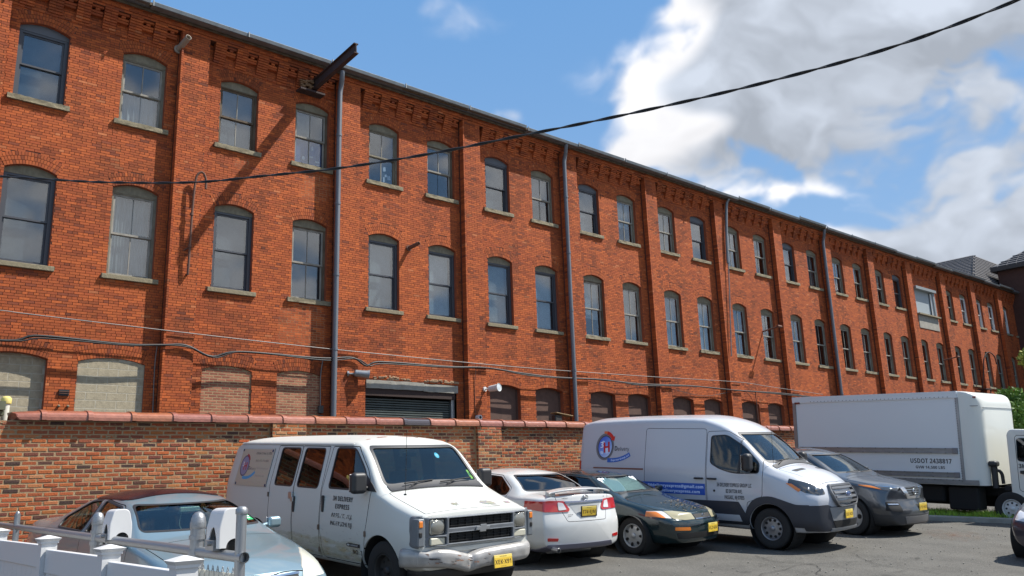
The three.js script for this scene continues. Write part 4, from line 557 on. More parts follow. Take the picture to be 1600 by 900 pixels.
class Hull {
  constructor(d) { this.d = d; this.cache = {}; }
  ring(s) { // half ring, bottom centre to top centre: [lat, y]
    const d = this.d, k = (n) => key(d[n], s), yb = k('yb'), wb = k('wb'), yl = k('yl'), wl = k('wl'), ym = k('ym'), wm = k('wm'), ysh = k('ysh'), wsh = k('wsh'), yr = k('yr'), wr = k('wr'), yc = k('yc');
    const rs = d.rs ? key(d.rs, s) : 0.05, rc = d.rc ? key(d.rc, s) : 0.09;
    const C = [[0, yb, 0], [wb, yb, 0.05], [wl, yl, 0.08], [wm, ym, 0.2], [wsh, ysh, rs], [wr, yr, rc]];
    for (let q = 1; q <= 5; q++) { const t = 1 - q / 5; C.push([wr * t, yc - (yc - yr) * t * t, 0]); }
    const out = [[0, yb], [wb * 0.5, yb]];
    for (let i = 1; i <= 5; i++) { const a = C[i - 1], b = C[i], c = C[i + 1], la = hypot(a[0] - b[0], a[1] - b[1]) || 1e-6, lc = hypot(c[0] - b[0], c[1] - b[1]) || 1e-6, r = b[2], ra = min(r, la * 0.45), rc2 = min(r, lc * 0.45), p = [b[0] + (a[0] - b[0]) * ra / la, b[1] + (a[1] - b[1]) * ra / la], q = [b[0] + (c[0] - b[0]) * rc2 / lc, b[1] + (c[1] - b[1]) * rc2 / lc], n = i === 1 || i === 2 ? 3 : 5;
      if (i > 2) { const l = out[out.length - 1]; out.push([(l[0] + p[0]) / 2, (l[1] + p[1]) / 2]); }
      for (let m = 0; m <= n; m++) { const t = m / n, u = 1 - t; out.push([u * u * p[0] + 2 * u * t * b[0] + t * t * q[0], u * u * p[1] + 2 * u * t * b[1] + t * t * q[1]]); } }
    for (let i = 6; i < C.length; i++) { const l = out[out.length - 1]; out.push([(l[0] + C[i][0]) / 2, (l[1] + C[i][1]) / 2 + 0.0006], [C[i][0], C[i][1]]); }
    return out;
  }
  base() {
    if (this.g) return this.g; const d = this.d, L = d.L, S = d.stations, rings = [];
    const full = (s) => { const h = this.ring(s), o = h.map(([l, y]) => [l, y]); for (let i = h.length - 2; i > 0; i--) o.push([-h[i][0], h[i][1]]); return o; };
    const cap = [[0.05, 0.0], [0.22, 0.28], [0.45, 0.55], [0.68, 0.78], [0.86, 0.93], [0.96, 0.985]]; // scale, share of depth
    const f = full(S[0]), r = full(S[S.length - 1]), cy = (o) => (o.reduce((a, p) => a + p[1], 0) / o.length), put = (o, sc, s) => { const c = cy(o); rings.push(o.map(([l, y]) => [l * sc, c + (y - c) * sc, s])); };
    for (const [sc, q] of cap) put(f, sc, S[0] - d.capF * (1 - q) * 0 - d.capF * sqrt(max(0, 1 - sc * sc)));
    for (const s of S) rings.push(full(s).map(([l, y]) => [l, y, s]));
    for (const [sc] of [...cap].reverse()) put(r, sc, S[S.length - 1] + d.capR * sqrt(max(0, 1 - sc * sc)));
    const M0 = rings[0].length, pos = [], idx = [];
    for (const R of rings) for (const [l, y, s] of R) { const q = d.bend ? d.bend(l, y, s) : [l, y, s]; pos.push(-q[0], q[1], -q[2]); }
    for (let i = 0; i < rings.length - 1; i++) for (let j = 0; j < M0; j++) { const a = i * M0 + j, b = i * M0 + (j + 1) % M0, c = a + M0, e = b + M0; idx.push(a, b, e, a, e, c); }
    const centre = (i) => { let x = 0, y = 0, z = 0; for (let j = 0; j < M0; j++) { x += pos[(i * M0 + j) * 3]; y += pos[(i * M0 + j) * 3 + 1]; z += pos[(i * M0 + j) * 3 + 2]; } pos.push(x / M0, y / M0, z / M0); return pos.length / 3 - 1; };
    const c0 = centre(0), c1 = centre(rings.length - 1), e0 = (rings.length - 1) * M0; for (let j = 0; j < M0; j++) { idx.push(c0, (j + 1) % M0, j); idx.push(c1, e0 + j, e0 + (j + 1) % M0); }
    let vol = 0; for (let i = 0; i < idx.length; i += 3) { const [a, b, c] = [idx[i], idx[i + 1], idx[i + 2]].map((k) => V(pos[k * 3], pos[k * 3 + 1], pos[k * 3 + 2])); vol += a.dot(b.cross(c)); }
    if (vol < 0) for (let i = 0; i < idx.length; i += 3) [idx[i + 1], idx[i + 2]] = [idx[i + 2], idx[i + 1]];
    const g = new THREE.BufferGeometry(); g.setAttribute('position', new THREE.Float32BufferAttribute(pos, 3)); g.setIndex(idx); g.computeVertexNormals();
    const uv = new Float32Array(pos.length / 3 * 2); for (let i = 0; i < pos.length / 3; i++) { uv[i * 2] = -pos[i * 3 + 2]; uv[i * 2 + 1] = pos[i * 3 + 1] + 0.31 * pos[i * 3]; } g.setAttribute('uv', new THREE.BufferAttribute(uv, 2));
    return (this.g = g);
  }
  at(off) { if (!off) return this.base(); const k = off.toFixed(4); if (this.cache[k]) return this.cache[k]; const g = this.base().clone(), p = g.attributes.position, n = g.attributes.normal; for (let i = 0; i < p.count; i++) p.setXYZ(i, p.getX(i) + n.getX(i) * off, p.getY(i) + n.getY(i) * off, p.getZ(i) + n.getZ(i) * off); return (this.cache[k] = g); }
  band(o, i, m, m2 = m) { const k = `${o}|${i}|${m.uuid}|${m2.uuid}`; return (this.bands ??= {})[k] ??= cut(B(this.at(o), m), B(this.at(i), m2), SUBTRACTION); }
  hit(origin, dir) { this.mesh ??= new THREE.Mesh(this.base(), new THREE.MeshBasicMaterial({ side: THREE.DoubleSide })); const r = new THREE.Raycaster(V(...origin), V(...dir).normalize()); const h = r.intersectObject(this.mesh)[0]; return h ? h.point : null; }
}
// prisms: outline in (s, y) through a side, in (lat, y) through the front or rear, in (lat, s) from above
const sideP = (P, a = 0.45, b = 1.6) => { const g = extrude(P.map(([s, y]) => [s, y]), b - a); g.rotateY(PI / 2); g.translate(-b, 0, 0); return g; };          // right side
const sideL = (P, a = 0.45, b = 1.6) => { const g = extrude(P, b - a); g.rotateY(PI / 2); g.translate(a, 0, 0); return g; };
const thruP = (P) => { const g = extrude(P, 3.2); g.rotateY(PI / 2); g.translate(-1.6, 0, 0); return g; };
const frontP = (P, s0, s1) => { const g = extrude(P.map(([l, y]) => [-l, y]), s1 - s0); g.translate(0, 0, -s1); return g; };
const topP = (P, y0, y1) => { const g = extrude(P.map(([l, s]) => [-l, s]), y1 - y0); g.rotateX(-PI / 2); g.translate(0, y0, 0); return g; };
const mirror = (P) => P.map(([l, y, ...r]) => [-l, y, ...r]);

const CM = {
  lining: std([0.022, 0.022, 0.024], 0.9), gap: std([0.012, 0.012, 0.012], 0.85), under: std([0.012, 0.012, 0.012], 0.9),
  glassC: phy([0.62, 0.70, 0.68], 0.01, { transmission: 1, thickness: 0, ior: 1.55 }), glassDark: phy([0.16, 0.18, 0.18], 0.01, { transmission: 1, thickness: 0, ior: 1.6 }), glassMid: phy([0.34, 0.40, 0.42], 0.01, { transmission: 1, thickness: 0, ior: 1.6 }),
  chrome: std([0.62, 0.63, 0.65], 0.12, { metalness: 1 }), dullChrome: std([0.42, 0.43, 0.44], 0.32, { metalness: 0.85 }), reflector: std([0.7, 0.7, 0.7], 0.22, { metalness: 0.9 }),
  lens: phy([0.85, 0.87, 0.88], 0.05, { transmission: 0.85, thickness: 0, ior: 1.5 }), foggy: phy([0.52, 0.50, 0.40], 0.3, { clearcoat: 0.7 }), amber: phy([0.72, 0.20, 0.02], 0.2, { clearcoat: 0.8 }), red: phy([0.42, 0.012, 0.012], 0.12, { clearcoat: 1 }), clear: phy([0.62, 0.60, 0.60], 0.12, { clearcoat: 1 }),
  tyre: std([0.022, 0.021, 0.02], 0.88, { bumpMap: rep(T.bump, 3), bumpScale: 0.003 }), steel: std([0.30, 0.30, 0.31], 0.4, { metalness: 0.6 }), hub: std([0.46, 0.46, 0.45], 0.42, { metalness: 0.45 }), darkSteel: std([0.05, 0.047, 0.045], 0.6, { metalness: 0.4 }), trim: std([0.02, 0.02, 0.022], 0.5), black: std([0.008, 0.008, 0.008], 0.7), seat: std([0.03, 0.032, 0.036], 0.95), seatLight: std([0.22, 0.22, 0.20], 0.95), dash: std([0.028, 0.03, 0.032], 0.85),
};
function drawTex(w, h, fn, clearBg = true) { const c = document.createElement('canvas'); c.width = w; c.height = h; const x = c.getContext('2d'); if (clearBg) x.clearRect(0, 0, w, h); fn(x, w, h); const t = new THREE.CanvasTexture(c); t.colorSpace = THREE.SRGBColorSpace; t.magFilter = THREE.LinearFilter; return t; }
const printMat = (t, r = 0.5) => new THREE.MeshStandardMaterial({ map: t, transparent: true, roughness: r });
// a printed sheet lying on a hull: outline grid projected along x, z or y onto the body
function sheet(hull, mode, u0, u1, v0, v1, off = 0.004, nu = 20, nv = 8, side = 1, skew = 0) {
  const pos = [], uv = [], idx = []; for (let j = 0; j <= nv; j++) for (let i = 0; i <= nu; i++) { const u = mix(u0, u1, i / nu), v = mix(v0, v1, j / nv) + skew * (i / nu); let p = mode === 'side' ? hull.hit([-side * 4, v, -u], [side, 0, 0]) : mode === 'top' ? hull.hit([-u, 6, -v], [0, -1, 0]) : hull.hit([-u, v, 6], [0, 0, -1]); p ??= V(0, 0, 0); if (mode === 'side') p.x -= side * off; else if (mode === 'top') p.y += off; else p.z += off; pos.push(p.x, p.y, p.z); uv.push(i / nu, j / nv); }
  for (let j = 0; j < nv; j++) for (let i = 0; i < nu; i++) { const a = j * (nu + 1) + i, b = a + 1, c = a + nu + 1, d = c + 1; idx.push(a, b, d, a, d, c); }
  const g = new THREE.BufferGeometry(); g.setAttribute('position', new THREE.Float32BufferAttribute(pos, 3)); g.setAttribute('uv', new THREE.Float32BufferAttribute(uv, 2)); g.setIndex(idx); g.computeVertexNormals(); return g;
}
function wheel(t, s, lat, r, w, style, side = 1) {
  const g = new THREE.Group(); g.name = 'wheel'; t.add(g); g.position.set(-side * (lat - w / 2), r, -s);
  const rr0 = r * (style.ratio ?? 0.64), tyre = lathe([[rr0, -w * 0.42], [rr0 + 0.012, -w * 0.48], [r * 0.86, -w * 0.5], [r * 0.965, -w * 0.44], [r, -w * 0.34], [r, w * 0.34], [r * 0.965, w * 0.44], [r * 0.86, w * 0.5], [rr0 + 0.012, w * 0.48], [rr0, w * 0.42], [rr0 - 0.012, w * 0.40], [rr0 - 0.012, -w * 0.40], [rr0, -w * 0.42]], 48); tyre.rotateZ(PI / 2); part('tyre', tyre, CM.tyre, g);
  const out = [], R = rr0 - 0.004, face = (x) => (side > 0 ? -x : x), disc = (P, n = 32) => { const q = lathe(P.map(([a, b]) => [max(a, 0.0005), b]), n); q.rotateZ(side > 0 ? PI / 2 : -PI / 2); return q; };
  out.push(disc([[R, -w * 0.4], [R, w * 0.42], [R - 0.008, w * 0.45], [R - 0.02, w * 0.40], [R - 0.026, w * 0.1]]));
  out.push(disc([[0, w * style.dish], [R * 0.28, w * style.dish], [R * 0.36, w * (style.dish - 0.05)], [R * 0.6, w * (style.dish - 0.02)], [R * 0.85, w * 0.18], [R - 0.02, w * 0.1]]));
  if (style.hub) out.push(disc([[0, w * (style.dish + 0.16)], [R * 0.2, w * (style.dish + 0.15)], [R * 0.24, w * style.dish]]));
  part('rim', out, style.mat, g);
  const holes = []; for (let i = 0; i < style.holes; i++) { const a = i / style.holes * 2 * PI, q = new THREE.CylinderGeometry(style.hr * R, style.hr * R, 0.012, 14); q.scale(1, 1, style.hl ?? 1); q.translate(0, 0, R * style.hp); q.rotateX(0); q.rotateY(a); q.rotateZ(side > 0 ? PI / 2 : -PI / 2); q.translate(face(w * (style.dish - 0.02)) + face(0.004), 0, 0); holes.push(q); } if (holes.length) part('rim_hole', holes, CM.black, g).userData.kind = 'stuff';
  return g;
}
function wellG(s, r, side, y) { const q = lathe([[0.001, 0], [r, 0], [r, 0.5]], 28); q.rotateZ(side > 0 ? PI / 2 : -PI / 2); q.translate(-side * 0.45, y, -s); return q; }

function buildCar(name, label, cat, pose, def) {
  const t = thing(name, label, cat, [pose[0], gy(pose[0], pose[1]) + (pose[3] ?? 0), pose[1]]);
  const h0 = pose[2] * PI / 180, slope = atan(0.065 * cos(h0) - 0.015 * sin(h0)), roll = -atan(0.065 * sin(h0) + 0.015 * cos(h0)) * -1;
  t.rotation.order = 'YXZ'; t.rotation.set(slope, h0, roll);
  const H = new Hull(def), paint = def.paint, out = { t, H };
  let S = H.band(0, -0.022, paint, CM.lining);
  const sideWins = def.windows.filter((w) => w.kind === 'side' || w.kind === 'right' || w.kind === 'left'), endWins = def.windows.filter((w) => w.kind === 'front' || w.kind === 'rear');
  const prism = (w, d = 0) => { const P = offsetPoly(roundPoly(w.P, w.r ?? 0.05, 4), d); return w.kind === 'front' || w.kind === 'rear' ? frontP(P, w.s0, w.s1) : P; };
  const both = sideWins.filter((w) => w.kind === 'side').map((w) => thruP(prism(w))); const rightOnly = sideWins.filter((w) => w.kind === 'right').map((w) => sideP(prism(w))), leftOnly = sideWins.filter((w) => w.kind === 'left').map((w) => sideL(prism(w)));
  const sw = [...both, ...rightOnly, ...leftOnly]; if (sw.length) S = cut(S, B(merge(sw), CM.gap), SUBTRACTION);
  const rest = endWins.map((w) => prism(w)); for (const [s, r, y] of def.wells) for (const sd of [1, -1]) { const c = cyl(r, 0.9, -sd * 0.95, y, -s, 'x', 40); rest.push(c); }
  S = cut(S, B(merge(rest), paint), SUBTRACTION);
  for (const [s, r, y] of def.wells) for (const q of [1, -1]) part('wheel_well', wellG(s, r + 0.01, q, y), CM.under, t);
  // panes sit inside the openings
  for (const w of def.windows) {
    const gm = w.mat ?? CM.glassMid, pane = H.band(-0.007, -0.012, gm), P2 = offsetPoly(roundPoly(w.P, w.r ?? 0.05, 4), 0.006);
    if (w.kind === 'front' || w.kind === 'rear') { const g = cut(pane, B(frontP(P2, w.s0 - 0.01, w.s1 + 0.01), gm), INTERSECTION); part(w.kind === 'front' ? 'windshield' : 'rear_window', g.geometry, g.material, t); }
    else { const ss = w.kind === 'side' ? [1, -1] : w.kind === 'right' ? [1] : [-1]; for (const q of ss) { const g = cut(pane, B(q > 0 ? sideP(P2) : sideL(P2), gm), INTERSECTION); part('side_window', g.geometry, g.material, t); } }
    if (w.seal) { const seal = H.band(0.003, -0.012, CM.trim), o = B(w.kind === 'front' || w.kind === 'rear' ? frontP(offsetPoly(roundPoly(w.P, w.r ?? 0.05, 4), w.seal), w.s0 - 0.02, w.s1 + 0.02) : sideP(offsetPoly(roundPoly(w.P, w.r ?? 0.05, 4), w.seal)), CM.trim), i = B(w.kind === 'front' || w.kind === 'rear' ? frontP(offsetPoly(roundPoly(w.P, w.r ?? 0.05, 4), -(w.lip ?? 0.004)), w.s0 - 0.03, w.s1 + 0.03) : sideP(offsetPoly(roundPoly(w.P, w.r ?? 0.05, 4), -(w.lip ?? 0.004)), 0.4, 1.7), CM.trim); const ring = cut(o, i, SUBTRACTION), g = cut(seal, ring, INTERSECTION); part('window_seal', g.geometry, g.material, t); }
  }
  // doors, hood, lid: cut free with an open joint all round
  for (const p of def.panels ?? []) {
    const P = roundPoly(p.P, p.r ?? 0.04, 3), mk = (d) => { const Q = offsetPoly(P, d); return p.kind === 'top' ? topP(Q, p.y0, p.y1) : p.kind === 'rear' || p.kind === 'front' ? frontP(Q, p.s0, p.s1) : p.kind === 'left' ? sideL(Q, 0.3) : sideP(Q, 0.3); };
    const inner = cut(S, B(mk(-0.004), CM.gap), INTERSECTION); S = cut(S, B(mk(p.gap ?? 0.004), CM.gap), SUBTRACTION); const o = part(p.name, inner.geometry, inner.material, t); if (p.label) o.userData.label = p.label; out[p.id ?? p.name] = o;
  }
  const body = part('body', S.geometry, S.material, t); out.body = body;
  // plates that follow the body: lamps, cladding, trims
  for (const c of def.on ?? []) {
    const m = c.mat, band = H.band(c.o ?? 0.006, c.i ?? -0.015, m, c.mi ?? m), P = roundPoly(c.P, c.r ?? 0.02, 4), pr = c.kind === 'front' || c.kind === 'rear' ? frontP(P, c.s0, c.s1) : c.kind === 'top' ? topP(P, c.y0, c.y1) : c.kind === 'left' ? sideL(P, 0.3) : sideP(P, 0.3);
    let g = cut(band, B(pr, m), INTERSECTION); if (c.arch) g = cut(g, B(merge(def.wells.map(([ws, wr, wy]) => cyl(wr + 0.004, 0.9, -0.95, wy, -ws, 'x', 40))), m), SUBTRACTION); const o = part(c.name, g.geometry, g.material, t); if (c.label) o.userData.label = c.label;
  }
  part('underbody', box(def.floorW ?? 1.4, 0.14, def.L - 0.9, 0, def.floorY ?? 0.32, -def.L / 2), CM.under, t);
  return out;
}
function plate(t, text, lat, y, s, w = 0.31, hh = 0.155, tilt = 0, face = 1) {
  const tx = drawTex(256, 128, (x, W, Hh) => { x.fillStyle = '#d9b53a'; x.fillRect(0, 0, W, Hh); x.fillStyle = '#e6cf6a'; x.fillRect(0, 0, W, 26); x.fillStyle = '#8a6a14'; x.font = 'bold 18px sans-serif'; x.textAlign = 'center'; x.fillText('NEW JERSEY', W / 2, 20); x.fillStyle = '#2b2411'; x.font = 'bold 66px sans-serif'; x.fillText(text, W / 2, 94, W - 16); x.font = '13px sans-serif'; x.fillText('Garden State', W / 2, 120); });
  const g = rbox(w, hh, 0.012, 0.006), pl = part('licence_plate', g, std([0.55, 0.42, 0.1], 0.5), t); const f = new THREE.PlaneGeometry(w * 0.97, hh * 0.95); f.translate(0, 0, 0.0085); part('plate_print', f, printMat(tx), pl);
  pl.position.set(-lat, y, -s); pl.rotation.set(face > 0 ? tilt : -tilt, face > 0 ? 0 : PI, 0); return pl;
}
function seats(t, rows, mat, y0 = 0.55) { for (const [s, lat] of rows) { const low = s > 2.7; const g = [rbox(0.5, 0.16, 0.5, 0.06, -lat, y0, -s), (() => { const b = rbox(0.48, 0.62, 0.15, 0.06); b.rotateX(-0.2); b.translate(-lat, y0 + 0.36, -(s + 0.3)); return b; })(), ...(low ? [] : [(() => { const b = rbox(0.27, 0.18, 0.11, 0.05); b.rotateX(-0.1); b.translate(-lat, y0 + 0.78, -(s + 0.36)); return b; })()])]; part('seat', g, mat, t); } }
function dash(t, s, y, w, d = 0.35, m = CM.dash) { part('dashboard', [rbox(w, 0.16, d, 0.06, 0, y, -s), rbox(w * 0.98, 0.3, d * 0.5, 0.05, 0, y - 0.2, -s - 0.05)], m, t); const wh = new THREE.TorusGeometry(0.18, 0.014, 8, 28); wh.rotateX(-0.9); wh.translate(0.36, y + 0.06, -s - 0.36); part('steering_wheel', [wh, rod([0.36, y + 0.06, -s - 0.36], [0.36, y - 0.08, -s - 0.1], 0.02)], CM.dash, t); }
function mirrorG(t, s, lat, y, w, hh, d, mat, side = 1) { const shell = rbox(w, hh, d, min(w, hh, d) * 0.42, -side * (lat + w / 2 + 0.04), y + hh * 0.3, -s, 3); const o = part('door_mirror', [shell, rod([-side * (lat - 0.04), y, -s], [-side * (lat + w * 0.45), y + 0.03, -s], 0.025)], mat, t); part('mirror_glass', rbox(w * 0.86, hh * 0.84, 0.008, 0.003, -side * (lat + w / 2 + 0.04), y + hh * 0.3, -s - d / 2 - 0.001), CM.chrome, o); return o; }
const range = (a, b, n) => Array.from({ length: n + 1 }, (_, i) => mix(a, b, i / n));
const flat = (v) => [[0, v], [9, v]];
// ------------------------------------------------------------------ swept bumper bar with its own bends
function sweep(path, prof, fn) { // path: [lat, y, s]; prof: [out, up] closed
  const pos = [], idx = [], n = prof.length, N = path.length;
  path.forEach(([l, y, s], i) => { const a = path[max(0, i - 1)], b = path[min(N - 1, i + 1)], tx = b[0] - a[0], ts = b[2] - a[2], L = hypot(tx, ts) || 1, nl = ts / L, ns = -tx / L; for (const [o, u] of prof) { let q = [l + nl * o * -1, y + u, s + ns * o * -1]; if (fn) q = fn(q, i / (N - 1)); pos.push(-q[0], q[1], -q[2]); } });
  for (let i = 0; i < N - 1; i++) for (let j = 0; j < n; j++) { const a = i * n + j, b = i * n + (j + 1) % n, c = a + n, d = b + n; idx.push(a, c, b, b, c, d); }
  for (const e of [0, N - 1]) { const c = pos.length / 3; let x = 0, y = 0, z = 0; for (let j = 0; j < n; j++) { x += pos[(e * n + j) * 3]; y += pos[(e * n + j) * 3 + 1]; z += pos[(e * n + j) * 3 + 2]; } pos.push(x / n, y / n, z / n); for (let j = 0; j < n; j++) idx.push(c, e * n + j, e * n + (j + 1) % n); }
  let vol = 0; for (let i = 0; i < idx.length; i += 3) { const [a, b, c] = [idx[i], idx[i + 1], idx[i + 2]].map((k) => V(pos[k * 3], pos[k * 3 + 1], pos[k * 3 + 2])); vol += a.dot(b.cross(c)); } if (vol < 0) for (let i = 0; i < idx.length; i += 3) [idx[i + 1], idx[i + 2]] = [idx[i + 2], idx[i + 1]];
  const g = new THREE.BufferGeometry(); g.setAttribute('position', new THREE.Float32BufferAttribute(pos, 3)); g.setIndex(idx); g.computeVertexNormals(); return worldUV(g);
}
const bowed = (w, y, s0, wrap, n = 40, p = 5) => range(w, -w, n).map((l) => [l, y, s0 + wrap * pow(abs(l / w), p)]);
const dirtTex = (w, h, fn) => drawTex(w, h, fn);
const whiteOld = phy([0.53, 0.535, 0.50], 0.42, { clearcoat: 0.35, clearcoatRoughness: 0.35, bumpMap: rep(T.wave, 0.9), bumpScale: 0.004 }), whiteVan = phy([0.47, 0.49, 0.525], 0.35, { clearcoat: 0.7, clearcoatRoughness: 0.1 }), whiteCar = phy([0.58, 0.585, 0.57], 0.3, { clearcoat: 1, clearcoatRoughness: 0.05 });

// ---- old white passenger van with the battered bumper
{
  const d = {
    L: 5.55, capF: 0.03, capR: 0.06, paint: whiteOld, floorY: 0.38,
    stations: [0.06, 0.10, 0.16, 0.25, 0.4, 0.55, 0.7, 0.8, 0.86, 0.92, 1.0, 1.1, 1.2, 1.3, 1.4, 1.5, 1.6, 1.75, 2.0, 2.4, 2.8, 3.2, 3.6, 4.0, 4.4, 4.8, 5.1, 5.3, 5.42, 5.48],
    yb: [[0.06, 0.44], [0.5, 0.38], [1, 0.34], [5.5, 0.36]], wb: [[0, 0.78], [1, 0.86], [5.5, 0.84]], yl: flat(0.48), wl: [[0.06, 0.86], [0.25, 0.92], [0.6, 0.945], [5.3, 0.945], [5.5, 0.90]], ym: flat(0.82), wm: [[0.06, 0.90], [0.2, 0.955], [0.5, 0.985], [5.2, 0.985], [5.5, 0.94]],
    ysh: [[0.06, 1.06], [0.5, 1.15], [0.86, 1.27], [1.2, 1.31], [5.5, 1.31]], wsh: [[0.06, 0.86], [0.25, 0.925], [0.86, 0.95], [1.3, 0.955], [5.2, 0.955], [5.5, 0.91]],
    yr: [[0.06, 1.10], [0.5, 1.21], [0.86, 1.325], [0.96, 1.38], [1.55, 1.90], [1.8, 1.955], [5.1, 1.955], [5.5, 1.88]], wr: [[0.06, 0.80], [0.5, 0.86], [0.86, 0.87], [0.96, 0.875], [1.55, 0.81], [1.8, 0.81], [5.1, 0.80], [5.5, 0.75]],
    yc: [[0.06, 1.13], [0.5, 1.27], [0.86, 1.365], [0.96, 1.43], [1.55, 1.97], [1.85, 2.045], [3, 2.06], [5.1, 2.04], [5.5, 1.95]], rs: [[0, 0.05], [1.5, 0.03]], rc: [[0, 0.06], [0.9, 0.05], [1.5, 0.09]],
    wells: [[0.83, 0.43, 0.38], [4.25, 0.42, 0.38]],
    windows: [
      { kind: 'front', P: [[0.785, 1.405], [0.715, 1.90], [-0.715, 1.90], [-0.785, 1.405]], r: 0.07, s0: 0.75, s1: 1.85, mat: phy([0.50, 0.66, 0.64], 0.01, { transmission: 1, thickness: 0, ior: 1.6 }), seal: 0.018, lip: 0.02 },
      { kind: 'side', P: [[2.14, 1.345], [2.12, 1.875], [1.66, 1.875, 0.09], [1.31, 1.57, 0.12], [1.19, 1.345]], r: 0.05, mat: CM.glassMid, seal: 0.018 },
      { kind: 'side', P: [[3.04, 1.325], [3.01, 1.865], [2.44, 1.865], [2.44, 1.325]], r: 0.06, mat: CM.glassMid, seal: 0.015 },
      { kind: 'side', P: [[3.74, 1.325], [3.74, 1.865], [3.16, 1.865], [3.19, 1.325]], r: 0.06, mat: CM.glassMid, seal: 0.015 },
      { kind: 'rear', P: [[0.6, 1.35], [0.55, 1.85], [-0.55, 1.85], [-0.6, 1.35]], s0: 5.2, s1: 5.8 },
    ],
    panels: [
      { name: 'front_door', P: [[1.08, 1.325], [1.13, 0.95], [1.17, 0.78], [1.22, 0.40], [2.24, 0.40], [2.31, 0.8], [2.31, 1.3], [2.24, 1.90], [1.60, 1.90], [1.27, 1.60]], r: 0.03, gap: 0.007 },
      { name: 'cargo_door', P: [[2.335, 0.40], [2.335, 1.3], [2.33, 1.90], [3.10, 1.90], [3.115, 1.3], [3.10, 0.40]], r: 0.02, gap: 0.007 },
      { name: 'cargo_door', P: [[3.13, 0.40], [3.135, 1.3], [3.12, 1.90], [3.86, 1.90], [3.88, 1.3], [3.86, 0.40]], r: 0.02, gap: 0.007 },
      { name: 'hood', kind: 'top', P: [[0.80, 0.085], [-0.80, 0.085], [-0.83, 0.84], [0.83, 0.84]], y0: 1.10, y1: 1.6, r: 0.03, gap: 0.006 },
    ],
    on: [
      { name: 'mirror_triangle', P: [[1.16, 1.34], [1.29, 1.55], [1.10, 1.42], [0.98, 1.33]], mat: CM.trim, o: 0.008, r: 0.01 },
      { name: 'wiper_cowl', kind: 'top', P: [[0.78, 0.85], [-0.78, 0.85], [-0.78, 0.97], [0.78, 0.97]], y0: 1.3, y1: 1.5, mat: CM.trim, o: 0.012 },
      { name: 'roof_gutter', P: [[5.3, 1.925], [5.3, 1.945], [1.75, 1.945], [1.75, 1.925]], mat: whiteOld, o: 0.016, r: 0.004 },
    ],
  };
  const { t, H } = buildCar('delivery_van', 'older white passenger van with dented grey bumper and rust on its roof', 'van', [6.88, 11.32, 1.8], d);
  for (const [s] of [[0.80], [4.25]]) for (const sd of [1, -1]) wheel(t, s, 0.93, 0.37, 0.24, { mat: CM.darkSteel, dish: 0.16, hub: true, holes: 8, hr: 0.09, hp: 0.66, ratio: 0.58 }, sd);
  // grille surround with real openings
  const gm = std([0.20, 0.215, 0.235], 0.42, { metalness: 0.25, map: rep(T.grain, 1.2) }), R = (x0, y0, x1, y1, r = 0.02) => roundPoly([[x0, y0], [x1, y0], [x1, y1], [x0, y1]], r, 3);
  const outer = roundPoly([[-0.945, 0.70], [0.945, 0.70], [0.945, 1.085], [-0.945, 1.085]], 0.05, 4), holes = [R(-0.53, 0.925, 0.53, 1.045), R(-0.53, 0.745, 0.53, 0.865)]; for (const k of [-1, 1]) holes.push(R(min(k * 0.56, k * 0.795), 0.85, max(k * 0.56, k * 0.795), 1.05, 0.03), R(min(k * 0.56, k * 0.795), 0.735, max(k * 0.56, k * 0.795), 0.825));
  const g = extrude(outer, 0.10, holes, 0.008); const p = g.attributes.position; for (let i = 0; i < p.count; i++) p.setZ(i, p.getZ(i) - 0.17 * pow(abs(p.getX(i)) / 0.945, 6)); g.computeVertexNormals(); g.translate(0, 0, -0.055); const gs = part('grille_surround', worldUV(g), gm, t);
  for (const y of [0.985, 0.805]) { const b = []; for (const q of [-0.035, 0, 0.035]) b.push(box(1.06, 0.006, 0.02, 0, y + q, -0.004)); for (let k = -4; k <= 4; k++) b.push(box(0.006, 0.11, 0.02, k * 0.118, y, -0.008)); b.push(box(1.08, 0.125, 0.01, 0, y, -0.022)); part('grille_bars', b, CM.black, gs).userData.kind = 'stuff'; }
  { const c = roundPoly([[-0.115, -0.012], [-0.105, 0.022], [-0.045, 0.022], [-0.045, 0.045], [0.055, 0.045], [0.055, 0.022], [0.115, 0.022], [0.105, -0.022], [0.045, -0.022], [0.045, -0.045], [-0.055, -0.045], [-0.055, -0.022], [-0.115, -0.022]], 0.002, 1), e = extrude(c, 0.022, [], 0.004); e.translate(0, 0.897, 0.042); part('emblem', e, CM.dullChrome, gs); }
  for (const k of [-1, 1]) { const z = -0.05; part('headlight', [rbox(0.222, 0.19, 0.05, 0.03, k * 0.678, 0.95, z + 0.02), (() => { const q = new THREE.SphereGeometry(0.11, 20, 12); q.scale(0.98, 0.82, 0.25); q.translate(k * 0.678, 0.95, z + 0.042); return q; })()], phy([0.30, 0.29, 0.25], 0.10, { clearcoat: 1, metalness: 0.55, bumpMap: rep(T.grain, 9), bumpScale: 0.004 }), t); part('turn_signal', rbox(0.22, 0.085, 0.05, 0.015, k * 0.678, 0.78, z + 0.03), CM.foggy, t); }
  for (const k of [-1, 1]) { const m = part('marker_lamp', rbox(0.10, 0.33, 0.14, 0.02, -k * 0.905, 0.89, -0.10), std([0.13, 0.145, 0.16], 0.4), t); part('reflector', rbox(0.06, 0.08, 0.12, 0.012, -k * 0.914, 0.99, -0.082), CM.amber, m); part('empty_socket', rbox(0.05, 0.06, 0.12, 0.012, -k * 0.918, 0.87, -0.082), CM.black, m); }
  // dented steel bumper
  const prof = roundPoly([[-0.09, -0.115], [0.04, -0.115], [0.075, -0.07], [0.085, 0.04], [0.055, 0.10], [-0.09, 0.115]], 0.035, 3);
